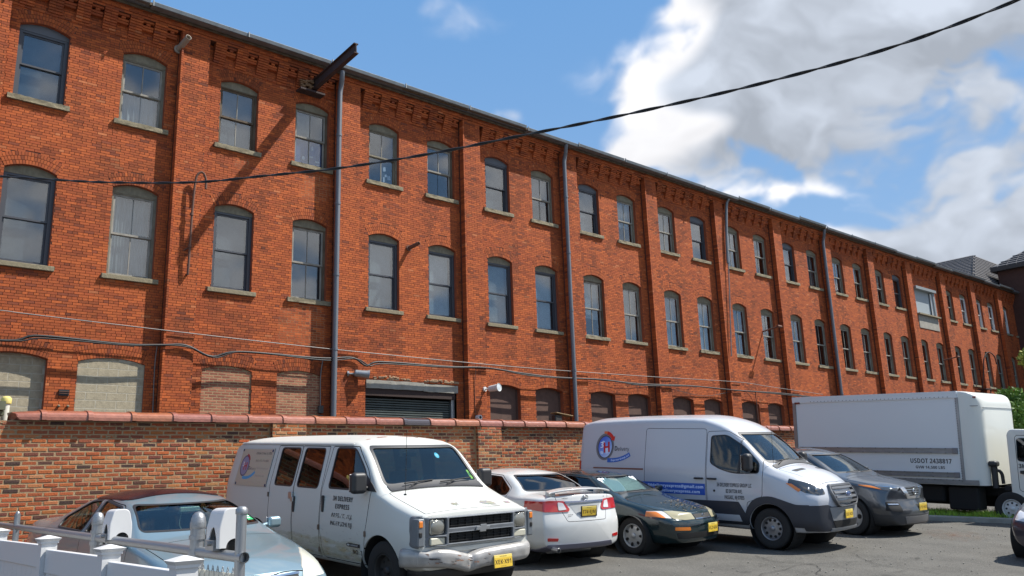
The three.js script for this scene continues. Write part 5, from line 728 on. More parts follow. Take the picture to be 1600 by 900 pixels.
  const bm = std([0.44, 0.43, 0.415], 0.45, { metalness: 0.35, map: rep(T.grain, 1.7), bumpMap: rep(T.wave, 1.3), bumpScale: 0.006 });
  part('bumper', sweep(bowed(0.99, 0.535, -0.03, 0.34, 60, 6), prof, ([l, y, s]) => { const dent = exp(-(((l - 0.22) / 0.16) ** 2)), kink = exp(-(((l - 0.20) / 0.035) ** 2)); return [l, y + (l > 0.2 ? 0.055 * sstep(0.2, 0.75, l) : 0.02 * sstep(0.2, -0.6, l)) - 0.035 * dent - 0.012 * kink - 0.015 * exp(-(((l - 0.8) / 0.1) ** 2)) * (y > 0.56 ? 1 : 0), s + 0.03 * dent + 0.03 * kink + 0.015 * exp(-(((l - 0.78) / 0.07) ** 2)) + 0.01 * (noise3(l * 9, y * 7, 3) - 0.5)]; }), bm, t);
  { const tx = drawTex(512, 64, (x, W, Hh) => { seed = 99; for (let i = 0; i < 60; i++) { const k = pow(rnd(), 2.2); x.fillStyle = rnd() < 0.6 ? `rgba(60,48,44,${0.35 + 0.5 * rnd()})` : `rgba(150,90,50,${0.3 + 0.4 * rnd()})`; x.beginPath(); x.ellipse(k * W * 0.5 + rnd() * 30, rnd() * Hh, 1 + rnd() * 9, 1 + rnd() * 2.5, rnd() * 0.5, 0, 7); x.fill(); } for (let i = 0; i < 12; i++) { x.fillStyle = `rgba(165,95,45,${0.4 + 0.4 * rnd()})`; x.fillRect(W * 0.93 + rnd() * 26, Hh * 0.2 + rnd() * 34, 3 + rnd() * 12, 1.5); } }); const gg = sweep(bowed(0.98, 0.545, -0.121, 0.34, 50, 6), [[0, -0.07], [0.0015, -0.07], [0.0015, 0.05], [0, 0.05]], ([l, y, s]) => { const dent = exp(-(((l - 0.22) / 0.16) ** 2)); return [l, y + (l > 0.2 ? 0.055 * sstep(0.2, 0.75, l) : 0.02 * sstep(0.2, -0.6, l)) - 0.035 * dent, s + 0.03 * dent - 0.003]; }); const pp = gg.attributes.position, uv = gg.attributes.uv; for (let i = 0; i < pp.count; i++) uv.setXY(i, (pp.getX(i) + 0.98) / 1.96, (pp.getY(i) - 0.45) / 0.16); part('scratches', gg, printMat(tx, 0.7), t); }
  part('air_dam', sweep(bowed(0.86, 0.40, 0.06, 0.3, 24, 5), [[-0.08, -0.07], [0.02, -0.07], [0.02, 0.07], [-0.08, 0.07]]), CM.trim, t); part('gravel_pan', sweep(bowed(0.92, 0.665, 0.03, 0.22, 24, 5), roundPoly([[-0.04, -0.03], [0.02, -0.03], [0.02, 0.03], [-0.04, 0.03]], 0.01, 2)), whiteOld, t);
  plate(t, 'XEK·X91', -0.27, 0.475, -0.128, 0.31, 0.155, -0.1);
  mirrorG(t, 1.18, 0.93, 1.36, 0.22, 0.27, 0.13, CM.trim, 1); mirrorG(t, 1.18, 0.93, 1.36, 0.22, 0.27, 0.13, CM.trim, -1);
  for (const [s, y] of [[2.24, 1.12], [3.07, 1.07]]) { const q = H.hit([-4, y, -s], [1, 0, 0]); part('door_handle', rbox(0.028, 0.225, 0.05, 0.013, q.x - 0.01, y, -s), CM.trim, t); }
  { const q = H.hit([-4, 1.17, -3.14], [1, 0, 0]); part('padlock_hasp', [rbox(0.04, 0.1, 0.11, 0.012, q.x - 0.02, 1.19, -3.15), rbox(0.03, 0.07, 0.07, 0.01, q.x - 0.03, 1.14, -3.09)], CM.dullChrome, t); for (const [s, y] of [[3.89, 1.17], [2.33, 0.80], [1.15, 0.80], [3.88, 0.55], [2.33, 0.5]]) { const h = H.hit([-4, y, -s], [1, 0, 0]); part('hinge', rbox(0.025, 0.07, 0.03, 0.006, h.x - 0.008, y, -s), std([0.16, 0.11, 0.08], 0.7), t); } }
  part('antenna', [rod([-0.66, 1.29, -0.72], [-0.66, 2.12, -0.71], 0.0035, 6), cyl(0.018, 0.04, -0.66, 1.29, -0.72)], CM.black, t);
  for (const [x0, x1, y] of [[0.55, 0.05, 0], [-0.05, -0.62, 0.01]]) part('wiper', [rod([-x0, 1.43, -0.90], [-x1, 1.455 + y, -0.95], 0.009), rod([-(x0 - 0.08), 1.405, -0.86], [-mix(x0, x1, 0.5), 1.45, -0.92], 0.008)], CM.black, t);
  seats(t, [[1.95, -0.42], [1.95, 0.42]], CM.seat, 0.86); dash(t, 1.12, 1.30, 1.5, 0.4, std([0.075, 0.12, 0.11], 0.8)); part('rear_view_mirror', rbox(0.22, 0.06, 0.03, 0.015, 0, 1.78, -1.56), CM.black, t); part('cargo_floor', box(1.6, 0.04, 4, 0, 0.52, -3.3), CM.dash, t);
  { const st = drawTex(64, 64, (x) => { x.fillStyle = '#59c3f0'; x.beginPath(); x.arc(32, 32, 30, 0, 7); x.fill(); x.fillStyle = '#fff'; x.fillRect(16, 22, 32, 7); x.fillRect(20, 36, 24, 6); }); const a = sheet(H, 'front', -0.26, -0.34, 1.73, 1.81, -0.016, 3, 3); part('inspection_sticker', a, printMat(st), t); const s2 = drawTex(32, 64, (x) => { x.fillStyle = '#b9d42e'; x.fillRect(0, 0, 32, 64); x.fillStyle = '#4a7a20'; x.fillRect(5, 20, 22, 22); }); part('permit_sticker', sheet(H, 'front', -0.70, -0.75, 1.44, 1.56, -0.016, 3, 3), printMat(s2), t); }
  // hand-lettered door
  const ink = drawTex(1024, 640, (x, W, Hh) => { x.fillStyle = '#1b1b1f'; x.textAlign = 'center'; const line = (s, y, f, w, cx = 512) => { x.font = f; x.save(); x.translate(cx, y); x.scale(w / x.measureText(s).width, 1); x.fillText(s, 0, 0); x.restore(); }; line('3H DELIVERY', 120, 'bold 118px sans-serif', 780, 540); line('EXPRESS', 262, 'bold 118px sans-serif', 560, 540); line('PASSAIC, N.J.', 420, 'italic bold 104px sans-serif', 820, 540); line('PATERSON NJ', 570, 'bold 112px sans-serif', 840, 530); seed = 5; x.globalCompositeOperation = 'destination-out'; for (let i = 0; i < 210; i++) { x.beginPath(); const y = 330 + rnd() * 260, px = rnd() < 0.6 ? 300 + rnd() * 560 : rnd() * W; if (y > 470 && rnd() < 0.45) continue; x.ellipse(px, y, 5 + rnd() * 26, 3 + rnd() * 14, rnd() * 3, 0, 7); x.fill(); } });
  part('door_lettering', sheet(H, 'side', 2.09, 1.42, 0.80, 1.265, 0.005, 16, 8), printMat(ink, 0.6), t);
  const no3 = drawTex(512, 256, (x) => { x.fillStyle = '#26262a'; x.fillRect(60, 24, 400, 70); x.clearRect(20, 0, 38, 120); x.beginPath(); x.ellipse(80, 60, 70, 34, 0, 0, 7); x.fill(); x.fillStyle = '#b9bcbd'; x.beginPath(); x.ellipse(78, 60, 46, 18, 0, 0, 7); x.fill(); x.font = 'bold 44px sans-serif'; x.fillText('CHEVROLET', 150, 76, 300); x.fillStyle = '#1b1b1f'; x.font = 'bold 120px sans-serif'; x.fillText('NO. 3', 210, 224); });
  part('fender_badge', sheet(H, 'side', 1.62, 1.24, 0.50, 0.67, 0.005, 8, 4), printMat(no3, 0.6), t);
  // faded advertising panel over the rear side window
  const ad = drawTex(1024, 640, (x, W, Hh) => { x.fillStyle = '#b9a48f'; x.fillRect(0, 0, W, Hh); seed = 17; for (let i = 0; i < 500; i++) { x.fillStyle = `rgba(${170 + rnd() * 40 | 0},${140 + rnd() * 40 | 0},${125 + rnd() * 30 | 0},0.12)`; x.fillRect(rnd() * W, rnd() * Hh, 40 + rnd() * 140, 4 + rnd() * 20); } x.save(); x.translate(190, 300); x.lineWidth = 46; x.strokeStyle = '#5b4a5c'; x.beginPath(); x.ellipse(0, 0, 120, 165, 0, 0, 7); x.stroke(); x.fillStyle = '#8d7f96'; x.fill(); x.strokeStyle = '#a02a35'; x.lineWidth = 40; x.beginPath(); x.ellipse(0, -10, 138, 185, 0, -1.5, -0.5); x.stroke(); x.fillStyle = '#b03838'; x.font = 'bold 190px sans-serif'; x.textAlign = 'center'; x.fillText('H', 20, 75); x.fillStyle = '#d8cfcf'; x.font = 'bold 110px sans-serif'; x.fillText('3', -50, 10); x.restore(); x.fillStyle = '#3a3038'; x.font = 'bold 92px sans-serif'; x.fillText('D', 330, 370); x.font = '70px sans-serif'; x.fillText('elivery', 392, 370, 190); x.strokeStyle = '#4f8fb8'; x.lineWidth = 52; x.beginPath(); x.moveTo(200, 505); x.quadraticCurveTo(430, 540, 580, 400); x.stroke(); x.fillStyle = '#3c3434'; x.font = 'italic bold 58px sans-serif'; x.fillText('82 Dayton St, Passaic, N.J. 07055', 480, 90, 500); x.fillStyle = '#77675c'; x.font = 'bold 50px sans-serif'; x.fillText('BUS: 973-773-9800', 520, 220, 420); x.fillStyle = '#a08e80'; x.fillText('3Hdelivery@express.net', 600, 350, 380); x.fillText('3Hdelivery.com', 610, 480, 300); x.fillStyle = '#2b3050'; for (const [a, b] of [[0, 0], [980, 0], [0, 596], [980, 596]]) x.fillRect(a, b, 44, 44); }, false);
  { const band = H.band(0.008, -0.01, std([0.5, 0.44, 0.38], 0.6)), q = cut(band, B(sideP(roundPoly([[5.14, 1.26], [5.08, 1.845], [3.98, 1.855], [4.0, 1.27]], 0.01, 2), 0.3), CM.trim), INTERSECTION); const o = part('window_panel', q.geometry, q.material, t); part('panel_print', sheet(H, 'side', 5.09, 4.01, 1.275, 1.84, 0.011, 20, 10), printMat(ad, 0.65), o); }
  // rust through the paint on the roof and the bonnet lip, road grime low on the side
  const rustT = drawTex(512, 256, (x, W, Hh) => { seed = 41; const blot = (cx, cy, rx, ry, c) => { for (let i = 0; i < 60; i++) { x.fillStyle = c(); x.beginPath(); const a = rnd() * 6.28, k = sqrt(rnd()); x.ellipse(cx + cos(a) * rx * k, cy + sin(a) * ry * k, 4 + rnd() * rx * 0.25, 3 + rnd() * ry * 0.25, rnd() * 3, 0, 7); x.fill(); } }; const c1 = () => `rgba(${120 + rnd() * 40 | 0},${72 + rnd() * 25 | 0},${55 + rnd() * 20 | 0},0.8)`; blot(150, 190, 26, 14, c1); blot(310, 200, 56, 26, c1); blot(420, 212, 20, 9, c1); blot(60, 205, 10, 5, c1); }), rp = part('roof_rust', sheet(H, 'top', 0.72, -0.72, 1.66, 2.3, 0.003, 20, 10), printMat(rustT, 0.9), t);
  { const p2 = rp.geometry.attributes.uv; for (let i = 0; i < p2.count; i++) p2.setY(i, 1 - p2.getY(i) === 0 ? 0 : p2.getY(i)); for (let i = 0; i < p2.count; i++) p2.setY(i, p2.getY(i)); }
  const chip = drawTex(512, 128, (x, W, Hh) => { seed = 61; for (const [cx, n, w] of [[150, 10, 40], [300, 34, 90], [460, 12, 40]]) for (let i = 0; i < n; i++) { x.fillStyle = `rgba(${110 + rnd() * 40 | 0},${108 + rnd() * 36 | 0},${104 + rnd() * 34 | 0},0.85)`; x.beginPath(); x.moveTo(cx + rnd() * w, 20 + rnd() * 60); for (let k = 0; k < 5; k++) x.lineTo(cx + rnd() * w * 0.3 + rnd() * w, 15 + rnd() * 50 + i); x.fill(); } x.fillStyle = 'rgba(120,118,112,0.8)'; x.beginPath(); x.ellipse(380, 110, 26, 8, 0.3, 0, 7); x.fill(); });
  part('paint_chips', sheet(H, 'top', 0.75, -0.75, 0.09, 0.32, 0.003, 24, 6), printMat(chip, 0.8), t);
  const grime = drawTex(1024, 256, (x, W, Hh) => { seed = 71; for (let i = 0; i < 420; i++) { const v = 0.45 + 0.55 * rnd(); x.fillStyle = `rgba(${186 + rnd() * 26 | 0},${168 + rnd() * 22 | 0},${120 + rnd() * 24 | 0},${0.03 + 0.06 * rnd()})`; x.beginPath(); x.ellipse(rnd() * W, v * Hh, 14 + rnd() * 60, 5 + rnd() * 16, (rnd() - 0.5) * 0.3, 0, 7); x.fill(); } for (let i = 0; i < 26; i++) { x.fillStyle = 'rgba(120,78,48,0.45)'; const q = rnd() * W, v = 20 + rnd() * 200; x.fillRect(q, v, 3 + rnd() * 18, 2); } for (let i = 0; i < 6; i++) { x.strokeStyle = 'rgba(92,86,76,0.45)'; x.lineWidth = 1.5; x.beginPath(); const q = rnd() * W; x.moveTo(q, 20 + rnd() * 60); x.lineTo(q + 60 * rnd(), 20 + rnd() * 90); x.stroke(); } });
  part('road_grime', sheet(H, 'side', 3.8, 1.28, 0.42, 0.86, 0.0045, 30, 6), printMat(grime, 0.85), t);
}

// ---- new white high-roof van
{
  const clad = std([0.032, 0.035, 0.045], 0.55, { bumpMap: rep(T.bump, 6), bumpScale: 0.0008 });
  const d = {
    L: 5.53, capF: 0.07, capR: 0.05, paint: whiteVan, floorY: 0.36,
    stations: [0.09, 0.14, 0.2, 0.3, 0.42, 0.55, 0.7, 0.85, 0.95, 1.05, 1.15, 1.3, 1.45, 1.6, 1.75, 1.9, 2.05, 2.2, 2.4, 2.6, 2.9, 3.3, 3.8, 4.3, 4.8, 5.2, 5.38, 5.46],
    bend: (l, y, s) => [l, y, s + 0.20 * l * l * exp(-max(0, s) * 2.2) + 0.10 * sstep(0.85, 1.2, y) * exp(-max(0, s) * 4)],
    yb: [[0.09, 0.32], [0.6, 0.30], [5.5, 0.36]], wb: [[0.09, 0.66], [0.6, 0.86], [5.5, 0.86]], yl: flat(0.46), wl: [[0.09, 0.80], [0.3, 0.93], [0.7, 0.975], [5.3, 0.985], [5.5, 0.95]], ym: flat(0.86), wm: [[0.09, 0.84], [0.3, 0.97], [0.7, 1.02], [5.3, 1.03], [5.5, 1.0]],
    ysh: [[0.09, 1.02], [0.5, 1.16], [1.0, 1.29], [1.5, 1.36], [5.5, 1.38]], wsh: [[0.09, 0.72], [0.3, 0.87], [0.8, 0.97], [1.3, 1.005], [5.2, 1.01], [5.5, 0.98]],
    yr: [[0.09, 1.09], [0.5, 1.27], [0.95, 1.415], [1.05, 1.47], [1.75, 2.06], [2.1, 2.235], [2.5, 2.33], [3.5, 2.345], [5.2, 2.30], [5.5, 2.23]], wr: [[0.09, 0.58], [0.5, 0.80], [0.95, 0.865], [1.05, 0.87], [1.75, 0.80], [2.3, 0.84], [5.2, 0.85], [5.5, 0.82]],
    yc: [[0.09, 1.14], [0.5, 1.36], [0.95, 1.50], [1.05, 1.56], [1.75, 2.15], [2.1, 2.335], [2.6, 2.43], [3.6, 2.44], [5.2, 2.41], [5.5, 2.34]], rs: [[0, 0.07], [1, 0.06], [1.5, 0.1]], rc: [[0, 0.08], [1, 0.06], [1.8, 0.1], [2.5, 0.12]],
    wells: [[1.02, 0.42, 0.37], [4.32, 0.41, 0.37]],
    windows: [
      { kind: 'front', P: [[0.80, 1.53], [0.73, 2.06], [-0.73, 2.06], [-0.80, 1.53]], r: 0.06, s0: 0.85, s1: 2.05, mat: CM.glassC, seal: 0.02, lip: 0.025 },
      { kind: 'side', P: [[2.20, 1.50], [2.20, 2.0], [1.90, 2.02, 0.08], [1.52, 1.79, 0.1], [1.22, 1.50, 0.05], [1.20, 1.335], [1.70, 1.315, 0.15], [2.02, 1.40, 0.12]], r: 0.05, mat: CM.glassMid, seal: 0.014 },
    ],
    panels: [
      { name: 'front_door', P: [[1.12, 1.34], [1.14, 0.9], [1.45, 0.80], [1.47, 0.44], [2.28, 0.44], [2.29, 2.09], [1.88, 2.10], [1.47, 1.87], [1.16, 1.56]], r: 0.05, gap: 0.005 },
      { name: 'sliding_door', P: [[2.305, 0.44], [2.31, 2.14], [3.73, 2.16], [3.73, 0.44]], r: 0.06, gap: 0.005 },
      { name: 'hood', kind: 'top', P: [[0.60, 0.26], [0, 0.2], [-0.60, 0.26], [-0.80, 0.9], [0, 0.84], [0.80, 0.9]], y0: 1.0, y1: 1.7, r: 0.04, gap: 0.005 },
    ],
    on: [
      { name: 'side_cladding', arch: true, P: [[5.2, 0.36], [5.2, 0.78], [1.62, 0.80], [1.5, 0.6], [1.47, 0.38]], mat: clad, o: 0.012, r: 0.015 },
      { name: 'white_sill_patch', P: [[3.4, 0.44], [3.4, 0.56], [1.62, 0.56], [1.58, 0.44]], mat: whiteVan, o: 0.018, r: 0.01 },
      { name: 'arch_cladding', arch: true, P: [[1.52, 0.40], [1.50, 0.62, 0.1], [1.34, 0.86, 0.15], [1.03, 0.945, 0.2], [0.72, 0.86, 0.15], [0.52, 0.80, 0.05], [0.30, 0.80], [0.30, 0.40]], mat: clad, o: 0.014 },
      { name: 'front_bumper', arch: true, kind: 'front', P: [[1.1, 0.34], [1.1, 0.78], [0.62, 0.80], [0.5, 0.76], [-0.5, 0.76], [-0.62, 0.80], [-1.1, 0.78], [-1.1, 0.34]], s0: -0.1, s1: 0.42, mat: clad, o: 0.016 },
      { name: 'bumper_step', kind: 'front', P: [[0.50, 0.52], [0.58, 0.75], [-0.58, 0.75], [-0.50, 0.52]], s0: -0.1, s1: 0.35, mat: std([0.25, 0.26, 0.27], 0.45, { metalness: 0.3 }), o: 0.024 },
      { name: 'lower_intake', kind: 'front', P: [[0.42, 0.40], [0.50, 0.51], [-0.50, 0.51], [-0.42, 0.40]], s0: -0.1, s1: 0.35, mat: CM.black, o: 0.026 },
      { name: 'lower_lip', kind: 'front', P: [[0.55, 0.335], [0.52, 0.39], [-0.52, 0.39], [-0.55, 0.335]], s0: -0.1, s1: 0.35, mat: std([0.22, 0.23, 0.24], 0.45, { metalness: 0.3 }), o: 0.03, r: 0.01 },
      { name: 'headlight', kind: 'front', P: [[0.60, 0.985], [0.585, 1.10], [0.66, 1.155], [0.86, 1.22], [0.96, 1.31], [0.965, 1.18], [0.90, 1.01], [0.75, 0.97]], s0: -0.1, s1: 0.66, mat: phy([0.03, 0.034, 0.04], 0.06, { clearcoat: 1 }), o: 0.006 },
      { name: 'headlight', kind: 'front', P: mirror([[0.60, 0.985], [0.585, 1.10], [0.66, 1.155], [0.86, 1.22], [0.96, 1.31], [0.965, 1.18], [0.90, 1.01], [0.75, 0.97]]), s0: -0.1, s1: 0.66, mat: phy([0.03, 0.034, 0.04], 0.06, { clearcoat: 1 }), o: 0.006 },
      { name: 'turn_signal', P: [[0.60, 1.16], [0.70, 1.17], [0.47, 1.02], [0.44, 1.06]], mat: CM.amber, o: 0.009, r: 0.015 },
      { name: 'cowl', kind: 'top', P: [[0.80, 0.92], [-0.80, 0.92], [-0.80, 1.02], [0.80, 1.02]], y0: 1.3, y1: 1.7, mat: CM.trim, o: 0.01 },
      { name: 'slider_rail', P: [[5.06, 1.33], [5.06, 1.355], [3.76, 1.355], [3.76, 1.325]], mat: std([0.20, 0.075, 0.05], 0.6), o: 0.008, r: 0.004 },
      { name: 'tail_lamp', P: [[5.6, 1.0], [5.6, 1.5], [5.42, 1.48], [5.42, 1.02]], mat: CM.red, o: 0.008 },
      { name: 'hood_vent', kind: 'top', P: [[0.58, 0.66], [0.62, 0.74], [0.26, 0.70], [0.24, 0.63]], y0: 1.2, y1: 1.7, mat: CM.trim, o: 0.004 }, { name: 'hood_vent', kind: 'top', P: mirror([[0.58, 0.66], [0.62, 0.74], [0.26, 0.70], [0.24, 0.63]]), y0: 1.2, y1: 1.7, mat: CM.trim, o: 0.004 },
      { name: 'quarter_divider', P: [[1.62, 1.31], [1.62, 1.92], [1.585, 1.92], [1.585, 1.31]], mat: CM.trim, o: 0.0, i: -0.02, r: 0.004 },
    ],
  };
  const { t, H } = buildCar('cargo_van', 'newer white cargo van with black lower cladding and round company logo', 'van', [14.78, 12.08, 4.9, 0.02], d);
  for (const s of [1.02, 4.32]) for (const sd of [1, -1]) wheel(t, s, 0.965, 0.355, 0.235, { mat: CM.steel, dish: 0.24, hub: true, holes: 10, hr: 0.12, hp: 0.70, ratio: 0.60 }, sd);
  // grille: frame and five bars
  const P = roundPoly([[-0.36, 0.76], [0.36, 0.76], [0.47, 0.86], [0.49, 1.02], [0.44, 1.145], [-0.44, 1.145], [-0.49, 1.02], [-0.47, 0.86]], 0.05, 4), q = H.hit([0, 0.95, 5], [0, 0, -1]).z;
  const bend = (g) => { const p = g.attributes.position; for (let i = 0; i < p.count; i++) p.setZ(i, p.getZ(i) - 0.22 * p.getX(i) ** 2 - 0.14 * sstep(0.85, 1.2, p.getY(i))); g.computeVertexNormals(); return worldUV(g); };
  const gr = part('grille', bend(extrude(P, 0.06, [offsetPoly(P, -0.035)], 0.006).translate(0, 0, q - 0.02 + 0.06)), std([0.16, 0.16, 0.165], 0.4, { metalness: 0.5 }), t); part('grille_back', bend(extrude(offsetPoly(P, -0.02), 0.01).translate(0, 0, q + 0.03)), CM.black, gr);
  for (let k = 0; k < 4; k++) { const y = 0.845 + k * 0.08, w = 0.41; part('grille_bar', bend((() => { const g = new RoundedBoxGeometry(w * 2, 0.032, 0.05, 2, 0.012); const p = g.attributes.position; return new THREE.BoxGeometry(w * 2, 0.034, 0.05, 16, 1, 1).translate(0, y, q + 0.065); })()), std([0.20, 0.20, 0.205], 0.35, { metalness: 0.55 }), gr); }
  { const e = lathe([[0.001, 0.02], [0.09, 0.016], [0.1, 0.008], [0.1, 0]], 30); e.scale(1, 1, 0.45); e.rotateX(PI / 2); e.translate(0, 0.975, q + 0.045 - 0.14 * sstep(0.85, 1.2, 0.975) + 0.055); part('emblem', e, phy([0.05, 0.08, 0.2], 0.2, { clearcoat: 1 }), t); const r = new THREE.TorusGeometry(0.1, 0.007, 8, 30); r.scale(1, 0.45, 1); r.translate(0, 0.975, q + 0.05 - 0.14 * sstep(0.85, 1.2, 0.975) + 0.06); part('emblem_ring', r, CM.chrome, t); }
  for (const k of [1, -1]) { const h = H.hit([-k * 0.74, 1.07, 5], [0, 0, -1]); for (const [dx, rad] of [[0, 0.055], [0.12, 0.045]]) { const hh = H.hit([-k * (0.70 + dx), 1.065, 5], [0, 0, -1]); const l = new THREE.SphereGeometry(rad, 18, 12); l.scale(1, 0.95, 0.35); l.translate(hh.x, hh.y, hh.z + 0.008); part('lamp_lens', l, CM.reflector, t); } }
  plate(t, 'XEG·W29', 0, 0.62, -(H.hit([0, 0.62, 5], [0, 0, -1]).z + 0.04), 0.31, 0.155);
  mirrorG(t, 1.34, 0.985, 1.42, 0.2, 0.33, 0.16, CM.trim, 1); mirrorG(t, 1.34, 0.985, 1.42, 0.2, 0.33, 0.16, CM.trim, -1);
  for (const s of [2.16, 2.45]) { const y = 1.20, h = H.hit([-4, y, -s], [1, 0, 0]); part('door_handle', rbox(0.045, 0.035, 0.2, 0.015, h.x - 0.022, y, -s), CM.trim, t); }
  { const h = H.hit([-4, 1.0, -2.12], [1, 0, 0]); part('fuel_cap', cyl(0.022, 0.012, h.x - 0.003, 0.98, -2.12, 'x', 18), CM.trim, t); }
  part('antenna', rod([-0.78, 1.45, -1.0], [-0.76, 2.2, -1.02], 0.0035, 6), CM.black, t);
  for (const [x0, x1] of [[0.62, 0.05], [-0.02, -0.60]]) part('wiper', [rod([-x0, 1.545, -1.03], [-x1, 1.575, -1.06], 0.009), rod([-x0, 1.50, -0.97], [-mix(x0, x1, 0.55), 1.56, -1.045], 0.008)], CM.black, t);
  seats(t, [[2.15, -0.45], [2.15, 0.45]], CM.seatLight, 0.92); dash(t, 1.28, 1.36, 1.6, 0.5); part('rear_view_mirror', rbox(0.2, 0.06, 0.03, 0.015, 0, 1.93, -1.75), CM.black, t); part('bulkhead', box(1.7, 1.6, 0.03, 0, 1.35, -2.62), CM.lining, t);
  const logo = drawTex(1024, 640, (x, W, Hh) => {
    x.save(); x.translate(250, 300); x.fillStyle = '#6f6f74'; x.beginPath(); x.ellipse(0, 0, 215, 250, 0, 0, 7); x.fill(); x.fillStyle = '#3a3b40'; x.beginPath(); x.ellipse(4, 4, 180, 214, 0, 0, 7); x.fill(); const g = x.createLinearGradient(-150, -150, 150, 180); g.addColorStop(0, '#2f55c4'); g.addColorStop(0.55, '#7fa0e0'); g.addColorStop(1, '#d4dcef'); x.fillStyle = g; x.beginPath(); x.ellipse(4, 4, 162, 196, 0, 0, 7); x.fill(); x.fillStyle = 'rgba(225,233,250,0.75)'; for (const [a, b, c, e] of [[-40, -80, 40, 30], [60, 60, 55, 70], [-70, 110, 40, 30]]) { x.beginPath(); x.ellipse(a, b, c, e, 0.4, 0, 7); x.fill(); }
    x.rotate(-0.12); x.fillStyle = '#c3161c'; x.font = 'bold 270px sans-serif'; x.textAlign = 'center'; x.fillText('H', 40, 110); x.fillStyle = '#f2f3f8'; x.font = 'bold 150px sans-serif'; x.fillText('3', -72, 10); x.restore();
    x.strokeStyle = '#cf2418'; x.lineWidth = 62; x.beginPath(); x.ellipse(250, 300, 222, 262, 0, -1.45, -0.62); x.stroke(); x.fillStyle = '#cf2418'; x.beginPath(); x.moveTo(478, 92); x.lineTo(372, 168); x.lineTo(462, 190); x.fill(); x.strokeStyle = '#e0733c'; x.lineWidth = 44; x.beginPath(); x.ellipse(250, 300, 225, 268, 0, -1.75, -1.4); x.stroke();
    x.fillStyle = '#1d1e22'; x.font = 'bold 118px sans-serif'; x.fillText('D', 476, 372); x.font = '96px sans-serif'; x.fillText('elivery', 556, 372, 270);
    x.strokeStyle = '#1f5fb4'; x.lineWidth = 78; x.beginPath(); x.moveTo(330, 548); x.quadraticCurveTo(640, 560, 850, 430); x.stroke(); x.fillStyle = '#dfeafc'; x.font = 'bold 46px sans-serif'; const s = 'Express Group LLC'; let u = 0.14; for (const ch of s) { const a = 1 - u, px = a * a * 330 + 2 * a * u * 640 + u * u * 850, py = a * a * 548 + 2 * a * u * 560 + u * u * 430, dx = 2 * a * (640 - 330) + 2 * u * (850 - 640), dy = 2 * a * 12 + 2 * u * (430 - 560); x.save(); x.translate(px, py); x.rotate(Math.atan2(dy, dx)); x.fillText(ch, 0, 16); x.restore(); u += (x.measureText(ch).width + 3) / 560; }
  });
  part('company_logo', sheet(H, 'side', 5.06, 3.92, 1.40, 2.12, 0.004, 20, 10), printMat(logo, 0.4), t);
  const stripe = drawTex(1024, 160, (x, W, Hh) => { x.fillStyle = '#1f52b0'; x.fillRect(0, 0, W, Hh); x.textAlign = 'center'; x.fillStyle = '#dbe8fb'; x.font = 'bold 58px sans-serif'; x.fillText('3Hdeliveryexpress@gmail.com', 690, 68, 640); x.fillText('3Hdeliveryexpress.com', 720, 138, 500); x.fillStyle = '#e8c8d0'; x.font = 'bold 74px sans-serif'; x.fillText('973-773-9803', 180, 92, 320); }, false);
  part('blue_stripe', sheet(H, 'side', 4.4, 2.32, 0.885, 1.10, 0.0045, 20, 4), printMat(stripe, 0.4), t);
  const ad = drawTex(1024, 512, (x) => { x.fillStyle = '#2a2c33'; x.textAlign = 'center'; const line = (s, y, w) => { x.font = 'bold 120px sans-serif'; x.save(); x.translate(512, y); x.scale(w / x.measureText(s).width, 1.15); x.fillText(s, 0, 0); x.restore(); }; line('3H DELIVERY EXPRESS GROUP LLC', 140, 1000); line('82 DAYTON AVE.', 300, 480); line('PASSAIC, NJ 07055', 460, 570); });
  part('door_lettering', sheet(H, 'side', 2.07, 1.33, 0.80, 1.16, 0.005, 14, 6), printMat(ad, 0.4), t);
}

